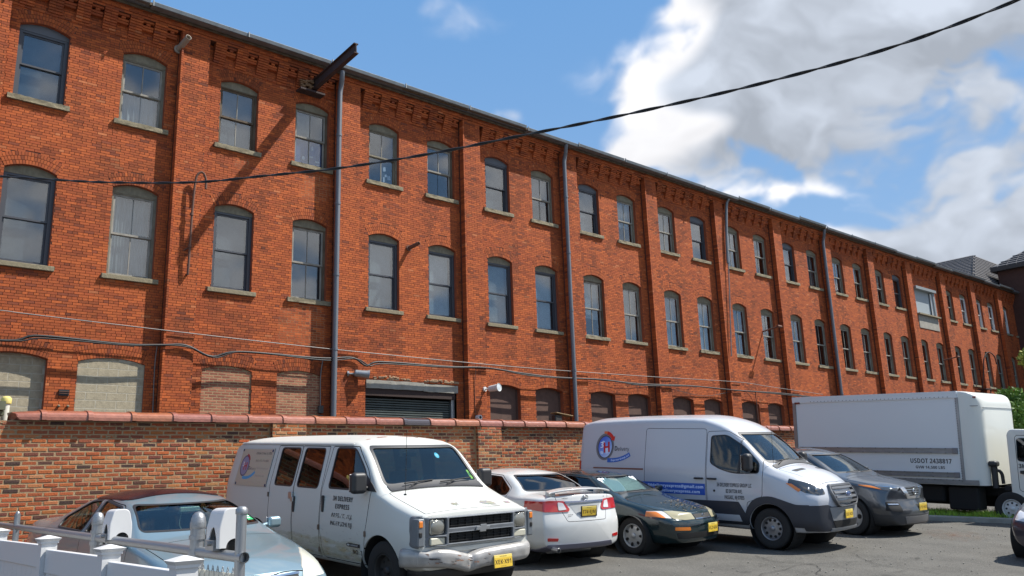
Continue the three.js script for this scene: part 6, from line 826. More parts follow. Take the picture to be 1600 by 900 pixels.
// ---- sedans share one hull pattern
function sedan(o) {
  const L = o.L, k = (a) => a.map(([s, v]) => [s * L / 4.7, v]), dy = o.dy ?? 0;
  return {
    L, capF: 0.06, capR: 0.06, floorW: 1.3, floorY: 0.26, paint: o.paint, floor: 0.2,
    stations: [0.07, 0.11, 0.18, 0.28, 0.4, 0.55, 0.75, 0.95, 1.15, 1.25, 1.35, 1.45, 1.6, 1.75, 1.9, 2.05, 2.2, 2.4, 2.7, 3.0, 3.2, 3.35, 3.5, 3.65, 3.8, 3.9, 4.0, 4.15, 4.3, 4.42, 4.52, 4.6].map((s) => s * L / 4.7).filter((s) => s < L - 0.07).concat([L - 0.07]),
    bend: o.bend ?? ((l, y, s) => [l, y, s + 0.30 * l * l * exp(-max(0, s) * 2.4) * 1 - 0.24 * l * l * exp(-max(0, L - s) * 2.6) + 0.10 * sstep(0.5, 0.75, y) * exp(-max(0, s) * 5) - (o.rearRake ?? 0.02) * sstep(0.6, 1.0, y) * exp(-max(0, L - s) * 5)]),
    yb: k([[0.07, 0.23], [0.5, 0.20], [4.2, 0.22], [4.7, 0.30]]), wb: k([[0.07, 0.56], [0.5, 0.72], [4.2, 0.72], [4.7, 0.62]]), yl: flat(0.33), wl: k([[0.07, 0.72], [0.3, 0.80], [0.8, 0.835], [4.2, 0.835], [4.6, 0.76]]), ym: flat(0.62), wm: k(o.wm ?? [[0.07, 0.77], [0.3, 0.845], [0.8, 0.88], [4.1, 0.88], [4.6, 0.81]]),
    ysh: k(o.ysh), wsh: k(o.wsh ?? [[0.07, 0.66], [0.3, 0.76], [0.8, 0.82], [1.5, 0.84], [3.5, 0.835], [4.3, 0.79], [4.6, 0.74]]), yr: k(o.yr), wr: k(o.wr ?? [[0.07, 0.58], [0.5, 0.69], [1.2, 0.74], [1.35, 0.735], [2.1, 0.60], [2.6, 0.59], [3.1, 0.585], [3.7, 0.66], [4.0, 0.69], [4.6, 0.66]]), yc: k(o.yc), rs: [[0, 0.06], [9, 0.06]], rc: k([[0, 0.05], [1.2, 0.04], [2, 0.09], [3, 0.09], [3.8, 0.05]]),
    wells: o.wells, windows: o.windows, panels: o.panels, on: o.on,
  };
}
// ---- white compact saloon seen from behind
{
  const L = 4.54, win = CM.glassDark;
  const lampR = [[0.90, 0.90], [0.93, 1.0], [0.66, 1.025], [0.42, 1.015], [0.33, 0.885], [0.36, 0.85], [0.76, 0.855]];
  const d = sedan({ L, paint: whiteCar, rearRake: 0.10, ysh: [[0.07, 0.70], [0.5, 0.80], [1.3, 0.95], [2, 0.98], [3.6, 1.03], [4.2, 1.05], [4.7, 1.03]], yr: [[0.07, 0.74], [0.5, 0.86], [1.2, 0.99], [1.4, 1.05], [2.1, 1.36], [2.5, 1.40], [3.1, 1.39], [3.55, 1.26], [3.9, 1.10], [4.2, 1.085], [4.7, 1.07]], yc: [[0.07, 0.76], [0.5, 0.90], [1.2, 1.03], [1.35, 1.08], [2.1, 1.43], [2.6, 1.47], [3.05, 1.455], [3.55, 1.31], [3.9, 1.145], [4.2, 1.125], [4.7, 1.10]],
    wells: [[0.95, 0.345, 0.31], [3.55, 0.345, 0.31]],
    windows: [{ kind: 'rear', P: [[0.63, 1.15], [0.50, 1.37], [-0.50, 1.37], [-0.63, 1.15]], r: 0.05, s0: 2.8, s1: 3.95, mat: CM.glassDark, seal: 0.014 }, { kind: 'front', P: [[0.66, 1.07], [0.53, 1.35], [-0.53, 1.35], [-0.66, 1.07]], r: 0.05, s0: 1.1, s1: 2.2, mat: CM.glassMid }, { kind: 'side', P: [[2.52, 1.03], [2.52, 1.37], [1.98, 1.31], [1.55, 1.06]], r: 0.04, mat: win, seal: 0.012 }, { kind: 'side', P: [[2.62, 1.03], [2.62, 1.37], [2.98, 1.355], [3.38, 1.16], [3.36, 1.07]], r: 0.05, mat: win, seal: 0.012 }],
    panels: [{ name: 'boot_lid', kind: 'rear', P: [[0.40, 0.70], [0.47, 0.86], [0.55, 1.04], [0.60, 1.3], [-0.60, 1.3], [-0.55, 1.04], [-0.47, 0.86], [-0.40, 0.70]], s0: 3.93, s1: 4.8, r: 0.03, gap: 0.004 }, { name: 'rear_door', kind: 'left', P: [[2.58, 0.36], [2.58, 1.39], [2.98, 1.375], [3.40, 1.18], [3.34, 0.86], [3.16, 0.5], [3.1, 0.36]], r: 0.04, gap: 0.004 }],
    on: [
      { name: 'tail_lamp', kind: 'rear', P: lampR.map(([l, y]) => [l, y]), s0: 3.9, s1: 4.8, mat: CM.red, o: 0.012 }, { name: 'tail_lamp', kind: 'rear', P: mirror(lampR), s0: 3.9, s1: 4.8, mat: CM.red, o: 0.012 },
      { name: 'reversing_lamp', kind: 'rear', P: [[0.53, 1.0], [0.44, 0.985], [0.39, 0.885], [0.53, 0.875]], s0: 3.9, s1: 4.8, mat: CM.clear, o: 0.018, r: 0.02 }, { name: 'reversing_lamp', kind: 'rear', P: mirror([[0.53, 1.0], [0.44, 0.985], [0.39, 0.885], [0.53, 0.875]]), s0: 3.9, s1: 4.8, mat: CM.clear, o: 0.018, r: 0.02 },
      { name: 'diffuser', kind: 'rear', P: [[0.60, 0.23], [0.54, 0.36], [-0.74, 0.36], [-0.78, 0.23]], s0: 3.9, s1: 4.8, mat: std([0.13, 0.13, 0.17], 0.4, { metalness: 0.3 }), o: 0.012, r: 0.02 },
      { name: 'reflector', kind: 'rear', P: [[0.74, 0.415], [0.74, 0.465], [0.57, 0.455], [0.58, 0.41]], s0: 3.9, s1: 4.8, mat: CM.red, o: 0.008, r: 0.01 }, { name: 'reflector', kind: 'rear', P: mirror([[0.74, 0.415], [0.74, 0.465], [0.57, 0.455], [0.58, 0.41]]), s0: 3.9, s1: 4.8, mat: CM.red, o: 0.008, r: 0.01 },
      { name: 'chrome_strip', kind: 'rear', P: [[0.40, 0.985], [0.41, 1.01], [-0.41, 1.01], [-0.40, 0.985]], s0: 3.9, s1: 4.8, mat: std([0.3, 0.31, 0.38], 0.2, { metalness: 0.9 }), o: 0.018, r: 0.006 },
      { name: 'plate_recess', kind: 'rear', P: [[0.34, 0.97], [0.22, 0.80], [-0.22, 0.80], [-0.34, 0.97]], s0: 3.9, s1: 4.8, mat: std([0.36, 0.37, 0.37], 0.5), o: 0.003, r: 0.03 },
    ] });
  const h = (180 - 4.4) * PI / 180, rx = 9.97, rz = 10.27;
  const { t, H } = buildCar('white_saloon', 'white compact saloon parked nose to wall, showing red tail lamps and spoiler', 'car', [rx + L * sin(h), rz + L * cos(h), 180 - 4.4], d);
  for (const s of [0.95, 3.55]) for (const sd of [1, -1]) wheel(t, s, 0.86, 0.315, 0.2, { mat: CM.hub, dish: 0.2, holes: 7, hr: 0.12, hp: 0.68 }, sd);
  const zr = (y, x = 0) => H.hit([x, y, -9], [0, 0, 1]).z;
  plate(t, 'T74·EJM', 0.02, 0.845, -(zr(0.845) - 0.03), 0.31, 0.155, 0.12, -1);
  part('plate_frame', extrude(roundPoly([[-0.165, 0.76], [0.165, 0.76], [0.165, 0.93], [-0.165, 0.93]], 0.01, 2), 0.014, [roundPoly([[-0.15, 0.775], [0.15, 0.775], [0.15, 0.915], [-0.15, 0.915]], 0.006, 2)]).translate(-0.02, 0, zr(0.845) - 0.038), CM.black, t);
  { const z = zr(1.045) - 0.012, e = [new THREE.TorusGeometry(0.058, 0.007, 8, 32).scale(1, 0.72, 1).translate(0, 1.055, z), new THREE.TorusGeometry(0.026, 0.006, 8, 24).scale(1, 1.35, 1).translate(0, 1.055, z), new THREE.TorusGeometry(0.04, 0.006, 8, 28).scale(1, 0.4, 1).translate(0, 1.075, z)]; part('emblem', e, CM.chrome, t); }
  // spoiler on two feet
  const sp = sweep(range(0.60, -0.60, 30).map((l) => [l, 1.185 - 0.055 * pow(abs(l / 0.6), 3), 4.30 - 0.10 * pow(abs(l / 0.6), 3)]), roundPoly([[-0.12, -0.012], [0.10, 0.006], [0.10, 0.028], [-0.12, 0.014]], 0.008, 2)); part('spoiler', sp, whiteCar, t); part('spoiler_foot', [box(0.08, 0.09, 0.16, 0.52, 1.11, -4.18), box(0.08, 0.09, 0.16, -0.52, 1.11, -4.18)], whiteCar, t);
  part('exhaust', lathe([[0.032, -0.06], [0.036, -0.06], [0.036, 0.08], [0.03, 0.08]], 20).rotateX(PI / 2).translate(0.66, 0.29, -L + 0.05), CM.dullChrome, t); part('exhaust_box', rod([0.6, 0.27, -4.2], [-0.3, 0.25, -4.15], 0.07, 14), CM.dullChrome, t);
  const word = drawTex(512, 128, (x) => { x.fillStyle = '#3c3d40'; x.font = 'bold 78px sans-serif'; x.fillText('COROLLA', 20, 90, 470); }), le = drawTex(256, 128, (x) => { x.fillStyle = '#3c3d40'; x.font = 'bold 44px sans-serif'; x.fillText('ROUTE 46', 20, 50, 210); x.fillText('TOYOTA', 20, 104, 180); }), sT = drawTex(64, 64, (x) => { x.fillStyle = '#5a5a5c'; x.font = 'bold 60px sans-serif'; x.fillText('S', 10, 54); });
  const back = (tx, l0, l1, y0, y1) => { const w = l1 - l0, z = zr((y0 + y1) / 2, (l0 + l1) / 2 * 1) - 0.006, g = new THREE.PlaneGeometry(w, y1 - y0); g.rotateY(PI); g.translate((l0 + l1) / 2, (y0 + y1) / 2, z); part('badge_print', g, printMat(tx, 0.4), t); }; back(word, 0.27, 0.47, 1.035, 1.075); back(le, 0.27, 0.40, 0.76, 0.82); back(sT, -0.47, -0.43, 1.04, 1.07);
  seats(t, [[2.1, -0.36], [2.1, 0.36], [2.85, -0.36], [2.85, 0.36]], CM.seatLight, 0.48); part('parcel_shelf', box(1.2, 0.03, 0.5, 0, 1.06, -3.55), CM.dash, t); dash(t, 1.5, 0.98, 1.3); mirrorG(t, 1.62, 0.86, 1.02, 0.17, 0.12, 0.09, whiteCar, -1);
}
// ---- dark green saloon, nose out
{
  const green = phy([0.010, 0.026, 0.030], 0.25, { metalness: 0.25, clearcoat: 1, clearcoatRoughness: 0.06 });
  const hl = [[0.27, 0.615], [0.29, 0.715], [0.56, 0.755], [0.69, 0.755], [0.69, 0.635], [0.5, 0.61]], cl = [[0.70, 0.638], [0.70, 0.755], [0.86, 0.745], [0.87, 0.66]];
  const d = sedan({ L: 4.77, paint: green, ysh: [[0.07, 0.62], [0.5, 0.74], [1.3, 0.88], [2, 0.92], [3.6, 0.94], [4.7, 0.92]], yr: [[0.07, 0.70], [0.5, 0.79], [1.22, 0.92], [1.4, 0.985], [2.1, 1.27], [2.5, 1.32], [3.1, 1.31], [3.6, 1.14], [3.95, 1.0], [4.7, 0.97]], yc: [[0.07, 0.73], [0.5, 0.835], [1.22, 0.965], [1.35, 1.01], [2.1, 1.34], [2.6, 1.38], [3.1, 1.365], [3.6, 1.18], [3.95, 1.03], [4.7, 1.0]],
    wells: [[0.98, 0.345, 0.31], [3.6, 0.345, 0.31]],
    windows: [{ kind: 'front', P: [[0.665, 1.02], [0.53, 1.275], [-0.53, 1.275], [-0.665, 1.02]], r: 0.04, s0: 1.1, s1: 2.3, mat: CM.glassC, seal: 0.012 }, { kind: 'rear', P: [[0.62, 1.06], [0.5, 1.28], [-0.5, 1.28], [-0.62, 1.06]], s0: 2.9, s1: 4.1, mat: CM.glassMid }, { kind: 'side', P: [[2.62, 0.97], [2.62, 1.29], [2.12, 1.25], [1.70, 1.02], [1.69, 0.965]], r: 0.03, mat: CM.glassMid, seal: 0.012 }, { kind: 'side', P: [[2.70, 0.97], [2.70, 1.29], [3.1, 1.27], [3.5, 1.06], [3.46, 0.98]], r: 0.03, mat: CM.glassMid, seal: 0.012 }],
    panels: [{ name: 'hood', kind: 'top', P: [[0.60, 0.16], [0, 0.09], [-0.60, 0.16], [-0.74, 0.6], [-0.76, 1.16], [0, 1.1], [0.76, 1.16], [0.74, 0.6]], y0: 0.66, y1: 1.2, r: 0.03, gap: 0.004 }, { name: 'front_door', P: [[1.42, 0.95], [1.46, 0.34], [2.66, 0.34], [2.66, 1.31], [2.1, 1.27], [1.68, 1.05]], r: 0.03, gap: 0.004 }],
    on: [
      ...[1, -1].flatMap((s) => { const f = (P) => (s > 0 ? P : mirror(P)); return [{ name: 'headlight', kind: 'front', P: f(hl), s0: -0.1, s1: 0.6, mat: phy([0.36, 0.325, 0.20], 0.25, { clearcoat: 0.8, clearcoatRoughness: 0.2 }), o: 0.006 }, { name: 'corner_lamp', kind: 'front', P: f(cl), s0: -0.1, s1: 0.7, mat: phy([0.60, 0.58, 0.56], 0.15, { clearcoat: 1 }), o: 0.006 }, { name: 'turn_signal', kind: 'front', P: f([[0.775, 0.645], [0.775, 0.745], [0.865, 0.74], [0.875, 0.665]]), s0: -0.1, s1: 0.7, mat: CM.amber, o: 0.010, r: 0.012 }, { name: 'marker_lamp', kind: 'front', P: f([[0.42, 0.435], [0.43, 0.49], [0.72, 0.50], [0.72, 0.445]]), s0: -0.1, s1: 0.6, mat: CM.amber, o: 0.008, r: 0.01 }]; }),
      { name: 'grille', kind: 'front', P: [[0.24, 0.625], [0.26, 0.695], [-0.26, 0.695], [-0.24, 0.625]], s0: -0.1, s1: 0.4, mat: CM.black, o: 0.004, r: 0.015 }, { name: 'grille_trim', kind: 'front', P: [[0.25, 0.615], [0.25, 0.63], [-0.25, 0.63], [-0.25, 0.615]], s0: -0.1, s1: 0.4, mat: CM.chrome, o: 0.012, r: 0.004 },
      { name: 'lower_intake', kind: 'front', P: [[0.66, 0.30], [0.70, 0.40], [-0.70, 0.40], [-0.66, 0.30]], s0: -0.1, s1: 0.5, mat: CM.black, o: 0.003, r: 0.03 },
      { name: 'bumper_strip', kind: 'front', P: [[0.95, 0.535], [0.95, 0.56], [-0.95, 0.56], [-0.95, 0.535]], s0: -0.1, s1: 0.6, mat: green, o: 0.014, r: 0.004 },
      { name: 'side_moulding', P: [[3.2, 0.50], [3.2, 0.56], [1.4, 0.56], [1.4, 0.50]], mat: green, o: 0.012, r: 0.01 },
    ] });
  const { t, H } = buildCar('green_saloon', 'dark green older saloon facing out with yellowed headlights and fallen leaves on hood', 'car', [12.42, 10.72, 5.8], d);
  for (const s of [0.98, 3.6]) for (const sd of [1, -1]) wheel(t, s, 0.865, 0.315, 0.195, { mat: CM.hub, dish: 0.30, holes: 7, hr: 0.115, hp: 0.74, hl: 1.5, ratio: 0.66, hub: true }, sd);
  const zf = (y) => H.hit([0, y, 5], [0, 0, -1]).z;
  { const z = zf(0.665) + 0.012, e = [new THREE.TorusGeometry(0.038, 0.005, 8, 28).scale(1, 0.75, 1).translate(0, 0.665, z), new THREE.TorusGeometry(0.017, 0.004, 8, 20).scale(1, 1.4, 1).translate(0, 0.665, z)]; part('emblem', e, CM.chrome, t); }
  plate(t, 'VLZ·60V', -0.20, 0.45, -(zf(0.45) + 0.005), 0.31, 0.155);
  mirrorG(t, 1.62, 0.85, 0.985, 0.17, 0.11, 0.09, green, 1); mirrorG(t, 1.62, 0.85, 0.985, 0.17, 0.11, 0.09, green, -1);
  for (const [x0, x1] of [[0.5, 0.0], [-0.02, -0.5]]) part('wiper', rod([-x0, 1.035, -1.32], [-x1, 1.05, -1.34], 0.008), CM.black, t);
  seats(t, [[2.2, -0.36], [2.2, 0.36], [2.9, -0.36], [2.9, 0.36]], CM.seat, 0.44); dash(t, 1.55, 0.94, 1.3);
  { const shade = H.hit([0, 6, -1.75], [0, -1, 0]); const g = new THREE.PlaneGeometry(1.15, 0.42, 24, 1), p = g.attributes.position; for (let i = 0; i < p.count; i++) p.setZ(i, 0.02 * ((i % 25) % 2)); g.computeVertexNormals(); g.rotateX(-0.95); g.translate(0, 1.12, -1.78); part('sun_shade', g, std([0.55, 0.58, 0.62], 0.35, { metalness: 0.6, side: THREE.DoubleSide }), t); }
  const leaves = []; seed = 321; for (let i = 0; i < 260; i++) { const l = rr(-0.5, 0.35) + rr(-0.2, 0.2), s = 0.22 + pow(rnd(), 1.6) * 0.55, h = H.hit([-l, 5, -s], [0, -1, 0]); if (!h) continue; const q = new THREE.CircleGeometry(rr(0.006, 0.014), 5); q.rotateX(-PI / 2 + rr(-0.4, 0.4)); q.rotateY(rr(0, 6)); q.translate(h.x, h.y + 0.006, h.z); leaves.push(q); } const fl = part('fallen_leaves', leaves, std([0.22, 0.16, 0.08], 0.8, { side: THREE.DoubleSide }), t); fl.userData.kind = 'stuff';
}
// ---- pale blue saloon at the left
{
  const blue = phy([0.20, 0.285, 0.325], 0.36, { metalness: 0.45, clearcoat: 1, clearcoatRoughness: 0.06 });
  const d = sedan({ L: 4.82, paint: blue, ysh: [[0.07, 0.66], [0.5, 0.78], [1.3, 0.93], [2, 0.95], [3.6, 0.96], [4.7, 0.94]], yr: [[0.07, 0.70], [0.5, 0.82], [1.2, 0.965], [1.4, 1.03], [1.95, 1.27], [2.3, 1.345], [3.0, 1.32], [3.55, 1.16], [3.95, 1.02], [4.7, 0.99]], yc: [[0.07, 0.73], [0.5, 0.88], [1.2, 1.02], [1.3, 1.06], [1.95, 1.35], [2.4, 1.425], [3.0, 1.40], [3.55, 1.21], [3.95, 1.05], [4.7, 1.02]],
    wells: [[0.98, 0.36, 0.32], [3.72, 0.36, 0.32]],
    windows: [{ kind: 'front', P: [[0.685, 1.07], [0.555, 1.305], [-0.555, 1.305], [-0.685, 1.07]], r: 0.05, s0: 1.1, s1: 2.25, mat: CM.glassC, seal: 0.007, lip: 0.006 }, { kind: 'rear', P: [[0.62, 1.08], [0.5, 1.31], [-0.5, 1.31], [-0.62, 1.08]], s0: 2.9, s1: 4.1, mat: CM.glassC }, { kind: 'side', P: [[2.66, 1.0], [2.66, 1.325], [2.18, 1.28], [1.75, 1.06], [1.72, 1.0]], r: 0.03, mat: CM.glassC, seal: 0.014 }, { kind: 'side', P: [[2.76, 1.0], [2.76, 1.325], [3.05, 1.30], [3.55, 1.10], [3.52, 1.0]], r: 0.06, mat: CM.glassC, seal: 0.014 }],
    panels: [{ name: 'hood', kind: 'top', P: [[0.46, 0.17], [0, 0.11], [-0.46, 0.17], [-0.74, 0.62], [-0.77, 1.2], [0, 1.12], [0.77, 1.2], [0.74, 0.62]], y0: 0.66, y1: 1.3, r: 0.03, gap: 0.004 }, { name: 'front_door', P: [[1.45, 0.98], [1.46, 0.36], [2.71, 0.36], [2.71, 1.345], [2.15, 1.30], [1.72, 1.09]], r: 0.03, gap: 0.004 }],
    on: [
      ...[1, -1].map((s) => { const P = [[0.38, 0.63], [0.42, 0.73], [0.60, 0.83], [0.72, 0.86], [0.75, 0.74], [0.70, 0.63]]; return { name: 'headlight', kind: 'front', P: s > 0 ? P : mirror(P), s0: -0.1, s1: 0.75, mat: phy([0.58, 0.58, 0.50], 0.12, { clearcoat: 1 }), o: 0.007 }; }),
      { name: 'grille', kind: 'front', P: [[0.30, 0.56], [0.34, 0.68], [-0.34, 0.68], [-0.30, 0.56]], s0: -0.1, s1: 0.5, mat: CM.black, o: 0.006 }, { name: 'grille_trim', kind: 'front', P: [[0.35, 0.685], [0.35, 0.705], [-0.35, 0.705], [-0.35, 0.685]], s0: -0.1, s1: 0.5, mat: CM.chrome, o: 0.010, r: 0.004 },
      { name: 'roof_glass', kind: 'top', P: [[0.57, 2.2], [0.57, 3.1], [-0.57, 3.1], [-0.57, 2.2]], y0: 1.2, y1: 1.6, mat: phy([0.020, 0.008, 0.012], 0.22, { ior: 1.35 }), o: 0.008, r: 0.14 },
    ] });
  const { t, H } = buildCar('blue_saloon', 'pale metallic blue saloon with dark glass roof behind the white fence', 'car', [3.8, 12.0, 6], d);
  for (const s of [0.98, 3.72]) for (const sd of [1, -1]) wheel(t, s, 0.87, 0.32, 0.21, { mat: CM.hub, dish: 0.2, holes: 5, hr: 0.2, hp: 0.66 }, sd);
  mirrorG(t, 1.70, 0.86, 1.0, 0.17, 0.13, 0.1, blue, 1); mirrorG(t, 1.70, 0.86, 1.0, 0.17, 0.13, 0.1, blue, -1);
  seats(t, [[2.25, -0.37], [2.25, 0.37], [2.95, -0.36], [2.95, 0.36]], CM.seat, 0.46); dash(t, 1.6, 0.96, 1.35); part('rear_view_mirror', rbox(0.24, 0.065, 0.035, 0.02, 0, 1.235, -1.86), std([0.45, 0.52, 0.45], 0.3), t);
  { const g = []; for (const l of [0.08, -0.08]) g.push(tube([[l, 1.2, -1.88], [l * 1.2, 1.08, -1.88], [l * 0.6, 0.98, -1.87]], 0.006, 5)); part('hanging_beads', g, std([0.55, 0.52, 0.45], 0.5), t); }
  part('permit_sticker', sheet(H, 'front', -0.56, -0.66, 1.10, 1.16, -0.016, 3, 3), printMat(drawTex(64, 32, (x) => { x.fillStyle = '#2f9c62'; x.fillRect(0, 0, 64, 32); x.fillStyle = '#d8f0de'; x.fillRect(8, 10, 40, 5); x.fillRect(8, 20, 30, 4); })), t);
}
// ---- grey sport utility between the cargo van and the truck
{
  const grey = phy([0.085, 0.092, 0.102], 0.32, { metalness: 0.6, clearcoat: 1, clearcoatRoughness: 0.07 }), L = 5.0, low = std([0.045, 0.047, 0.05], 0.55);
  const hl = [[0.47, 0.915], [0.50, 0.985], [0.72, 1.02], [0.93, 1.045], [0.91, 0.985], [0.72, 0.905]];
  const d = sedan({ L, paint: grey, wm: [[0.07, 0.82], [0.3, 0.90], [0.8, 0.955], [4.1, 0.965], [4.6, 0.90]], wsh: [[0.07, 0.72], [0.3, 0.83], [0.8, 0.90], [1.5, 0.92], [3.5, 0.92], [4.3, 0.90], [4.6, 0.84]], wr: [[0.07, 0.66], [0.5, 0.77], [1.1, 0.80], [1.3, 0.80], [2.0, 0.69], [2.6, 0.68], [4.0, 0.66], [4.6, 0.66]], ysh: [[0.07, 0.88], [0.5, 0.98], [1.2, 1.10], [2, 1.14], [4.7, 1.17]], yr: [[0.07, 0.95], [0.5, 1.04], [1.1, 1.14], [1.3, 1.23], [1.95, 1.58], [2.3, 1.66], [3.9, 1.66], [4.4, 1.4], [4.7, 1.22]], yc: [[0.07, 0.98], [0.5, 1.09], [1.1, 1.19], [1.25, 1.26], [1.95, 1.66], [2.4, 1.745], [3.9, 1.74], [4.4, 1.48], [4.7, 1.28]],
    wells: [[0.98, 0.42, 0.38], [3.88, 0.42, 0.38]],
    windows: [{ kind: 'front', P: [[0.72, 1.25], [0.62, 1.60], [-0.62, 1.60], [-0.72, 1.25]], r: 0.05, s0: 1.0, s1: 2.2, mat: CM.glassC, seal: 0.015 }, { kind: 'side', P: [[2.75, 1.2], [2.75, 1.63], [2.2, 1.58], [1.75, 1.3], [1.72, 1.2]], r: 0.04, mat: CM.glassDark, seal: 0.014 }, { kind: 'side', P: [[2.83, 1.2], [2.83, 1.63], [3.8, 1.62], [3.95, 1.25]], r: 0.05, mat: CM.glassDark, seal: 0.014 }],
    panels: [{ name: 'hood', kind: 'top', P: [[0.62, 0.2], [0, 0.13], [-0.62, 0.2], [-0.80, 0.6], [-0.83, 1.1], [0, 1.02], [0.83, 1.1], [0.80, 0.6]], y0: 0.9, y1: 1.4, r: 0.03, gap: 0.005 }, { name: 'front_door', P: [[1.5, 1.16], [1.52, 0.45], [2.79, 0.45], [2.79, 1.65], [2.18, 1.6], [1.72, 1.33]], r: 0.03, gap: 0.004 }],
    on: [
      ...[1, -1].flatMap((s) => { const f = (P) => (s > 0 ? P : mirror(P)); return [{ name: 'headlight', kind: 'front', P: f(hl), s0: -0.1, s1: 0.8, mat: phy([0.05, 0.055, 0.06], 0.06, { clearcoat: 1 }), o: 0.007 }, { name: 'turn_signal', kind: 'front', P: f([[0.78, 0.935], [0.83, 1.01], [0.91, 1.025], [0.88, 0.98]]), s0: -0.1, s1: 0.8, mat: CM.amber, o: 0.011, r: 0.01 }, { name: 'lamp_strip', kind: 'front', P: f([[0.52, 0.965], [0.53, 0.98], [0.78, 1.015], [0.78, 1.0]]), s0: -0.1, s1: 0.8, mat: CM.chrome, o: 0.012, r: 0.003 }, { name: 'fog_recess', kind: 'front', P: f([[0.50, 0.50], [0.52, 0.68], [0.80, 0.70], [0.82, 0.52]]), s0: -0.1, s1: 0.7, mat: CM.black, o: 0.006, r: 0.03 }, { name: 'fog_trim', kind: 'front', P: f([[0.55, 0.635], [0.55, 0.66], [0.78, 0.665], [0.78, 0.64]]), s0: -0.1, s1: 0.7, mat: CM.chrome, o: 0.014, r: 0.006 }]; }),
      { name: 'grille', kind: 'front', P: [[0.24, 0.76], [0.40, 0.96], [-0.40, 0.96], [-0.24, 0.76]], s0: -0.1, s1: 0.5, mat: CM.black, o: 0.008, r: 0.03 }, { name: 'grille_chrome', kind: 'front', P: [[0.30, 0.975], [0.43, 0.975], [0.26, 0.745], [-0.26, 0.745], [-0.43, 0.975], [-0.30, 0.975], [-0.18, 0.80], [0.18, 0.80]], s0: -0.1, s1: 0.5, mat: CM.chrome, o: 0.016, r: 0.02 },
      ...[0.83, 0.875, 0.92].map((y) => ({ name: 'grille_bar', kind: 'front', P: [[0.34, y - 0.007], [0.34, y + 0.007], [-0.34, y + 0.007], [-0.34, y - 0.007]], s0: -0.1, s1: 0.5, mat: CM.dullChrome, o: 0.013, r: 0.003 })),
      { name: 'lower_bumper', kind: 'front', P: [[1.0, 0.24], [1.0, 0.44], [-1.0, 0.44], [-1.0, 0.24]], s0: -0.1, s1: 0.75, mat: low, o: 0.008 }, { name: 'skid_plate', kind: 'front', P: [[0.42, 0.26], [0.46, 0.40], [-0.46, 0.40], [-0.42, 0.26]], s0: -0.1, s1: 0.5, mat: std([0.22, 0.22, 0.225], 0.4, { metalness: 0.5 }), o: 0.018 },
      { name: 'arch_trim', arch: true, P: [[1.45, 0.36], [1.42, 0.6, 0.1], [1.26, 0.80, 0.12], [0.98, 0.86, 0.16], [0.70, 0.80, 0.12], [0.54, 0.6, 0.1], [0.5, 0.36]], mat: low, o: 0.009 },
    ] });
  const { t, H } = buildCar('grey_suv', 'dark grey sport utility vehicle between the cargo van and the box truck', 'car', [17.87, 12.0, -3], d);
  for (const s of [0.98, 3.88]) for (const sd of [1, -1]) wheel(t, s, 0.945, 0.38, 0.235, { mat: CM.hub, dish: 0.22, holes: 5, hr: 0.2, hp: 0.62 }, sd);
  const zf = (y) => H.hit([0, y, 5], [0, 0, -1]).z; part('emblem', [new THREE.TorusGeometry(0.055, 0.01, 8, 28).translate(0, 0.88, zf(0.88) + 0.025), rbox(0.15, 0.022, 0.014, 0.006, 0, 0.88, zf(0.88) + 0.028)], CM.chrome, t);
  plate(t, 'L15·HEX', -0.18, 0.575, -(zf(0.575) + 0.016), 0.31, 0.155); mirrorG(t, 1.75, 0.93, 1.2, 0.19, 0.15, 0.1, grey, 1); mirrorG(t, 1.75, 0.93, 1.2, 0.19, 0.15, 0.1, grey, -1);
  for (const [x0, x1] of [[0.55, 0.0], [-0.02, -0.52]]) part('wiper', rod([-x0, 1.25, -1.25], [-x1, 1.275, -1.28], 0.008), CM.black, t);
  seats(t, [[2.3, -0.4], [2.3, 0.4]], CM.seat, 0.72); dash(t, 1.6, 1.16, 1.45);
}
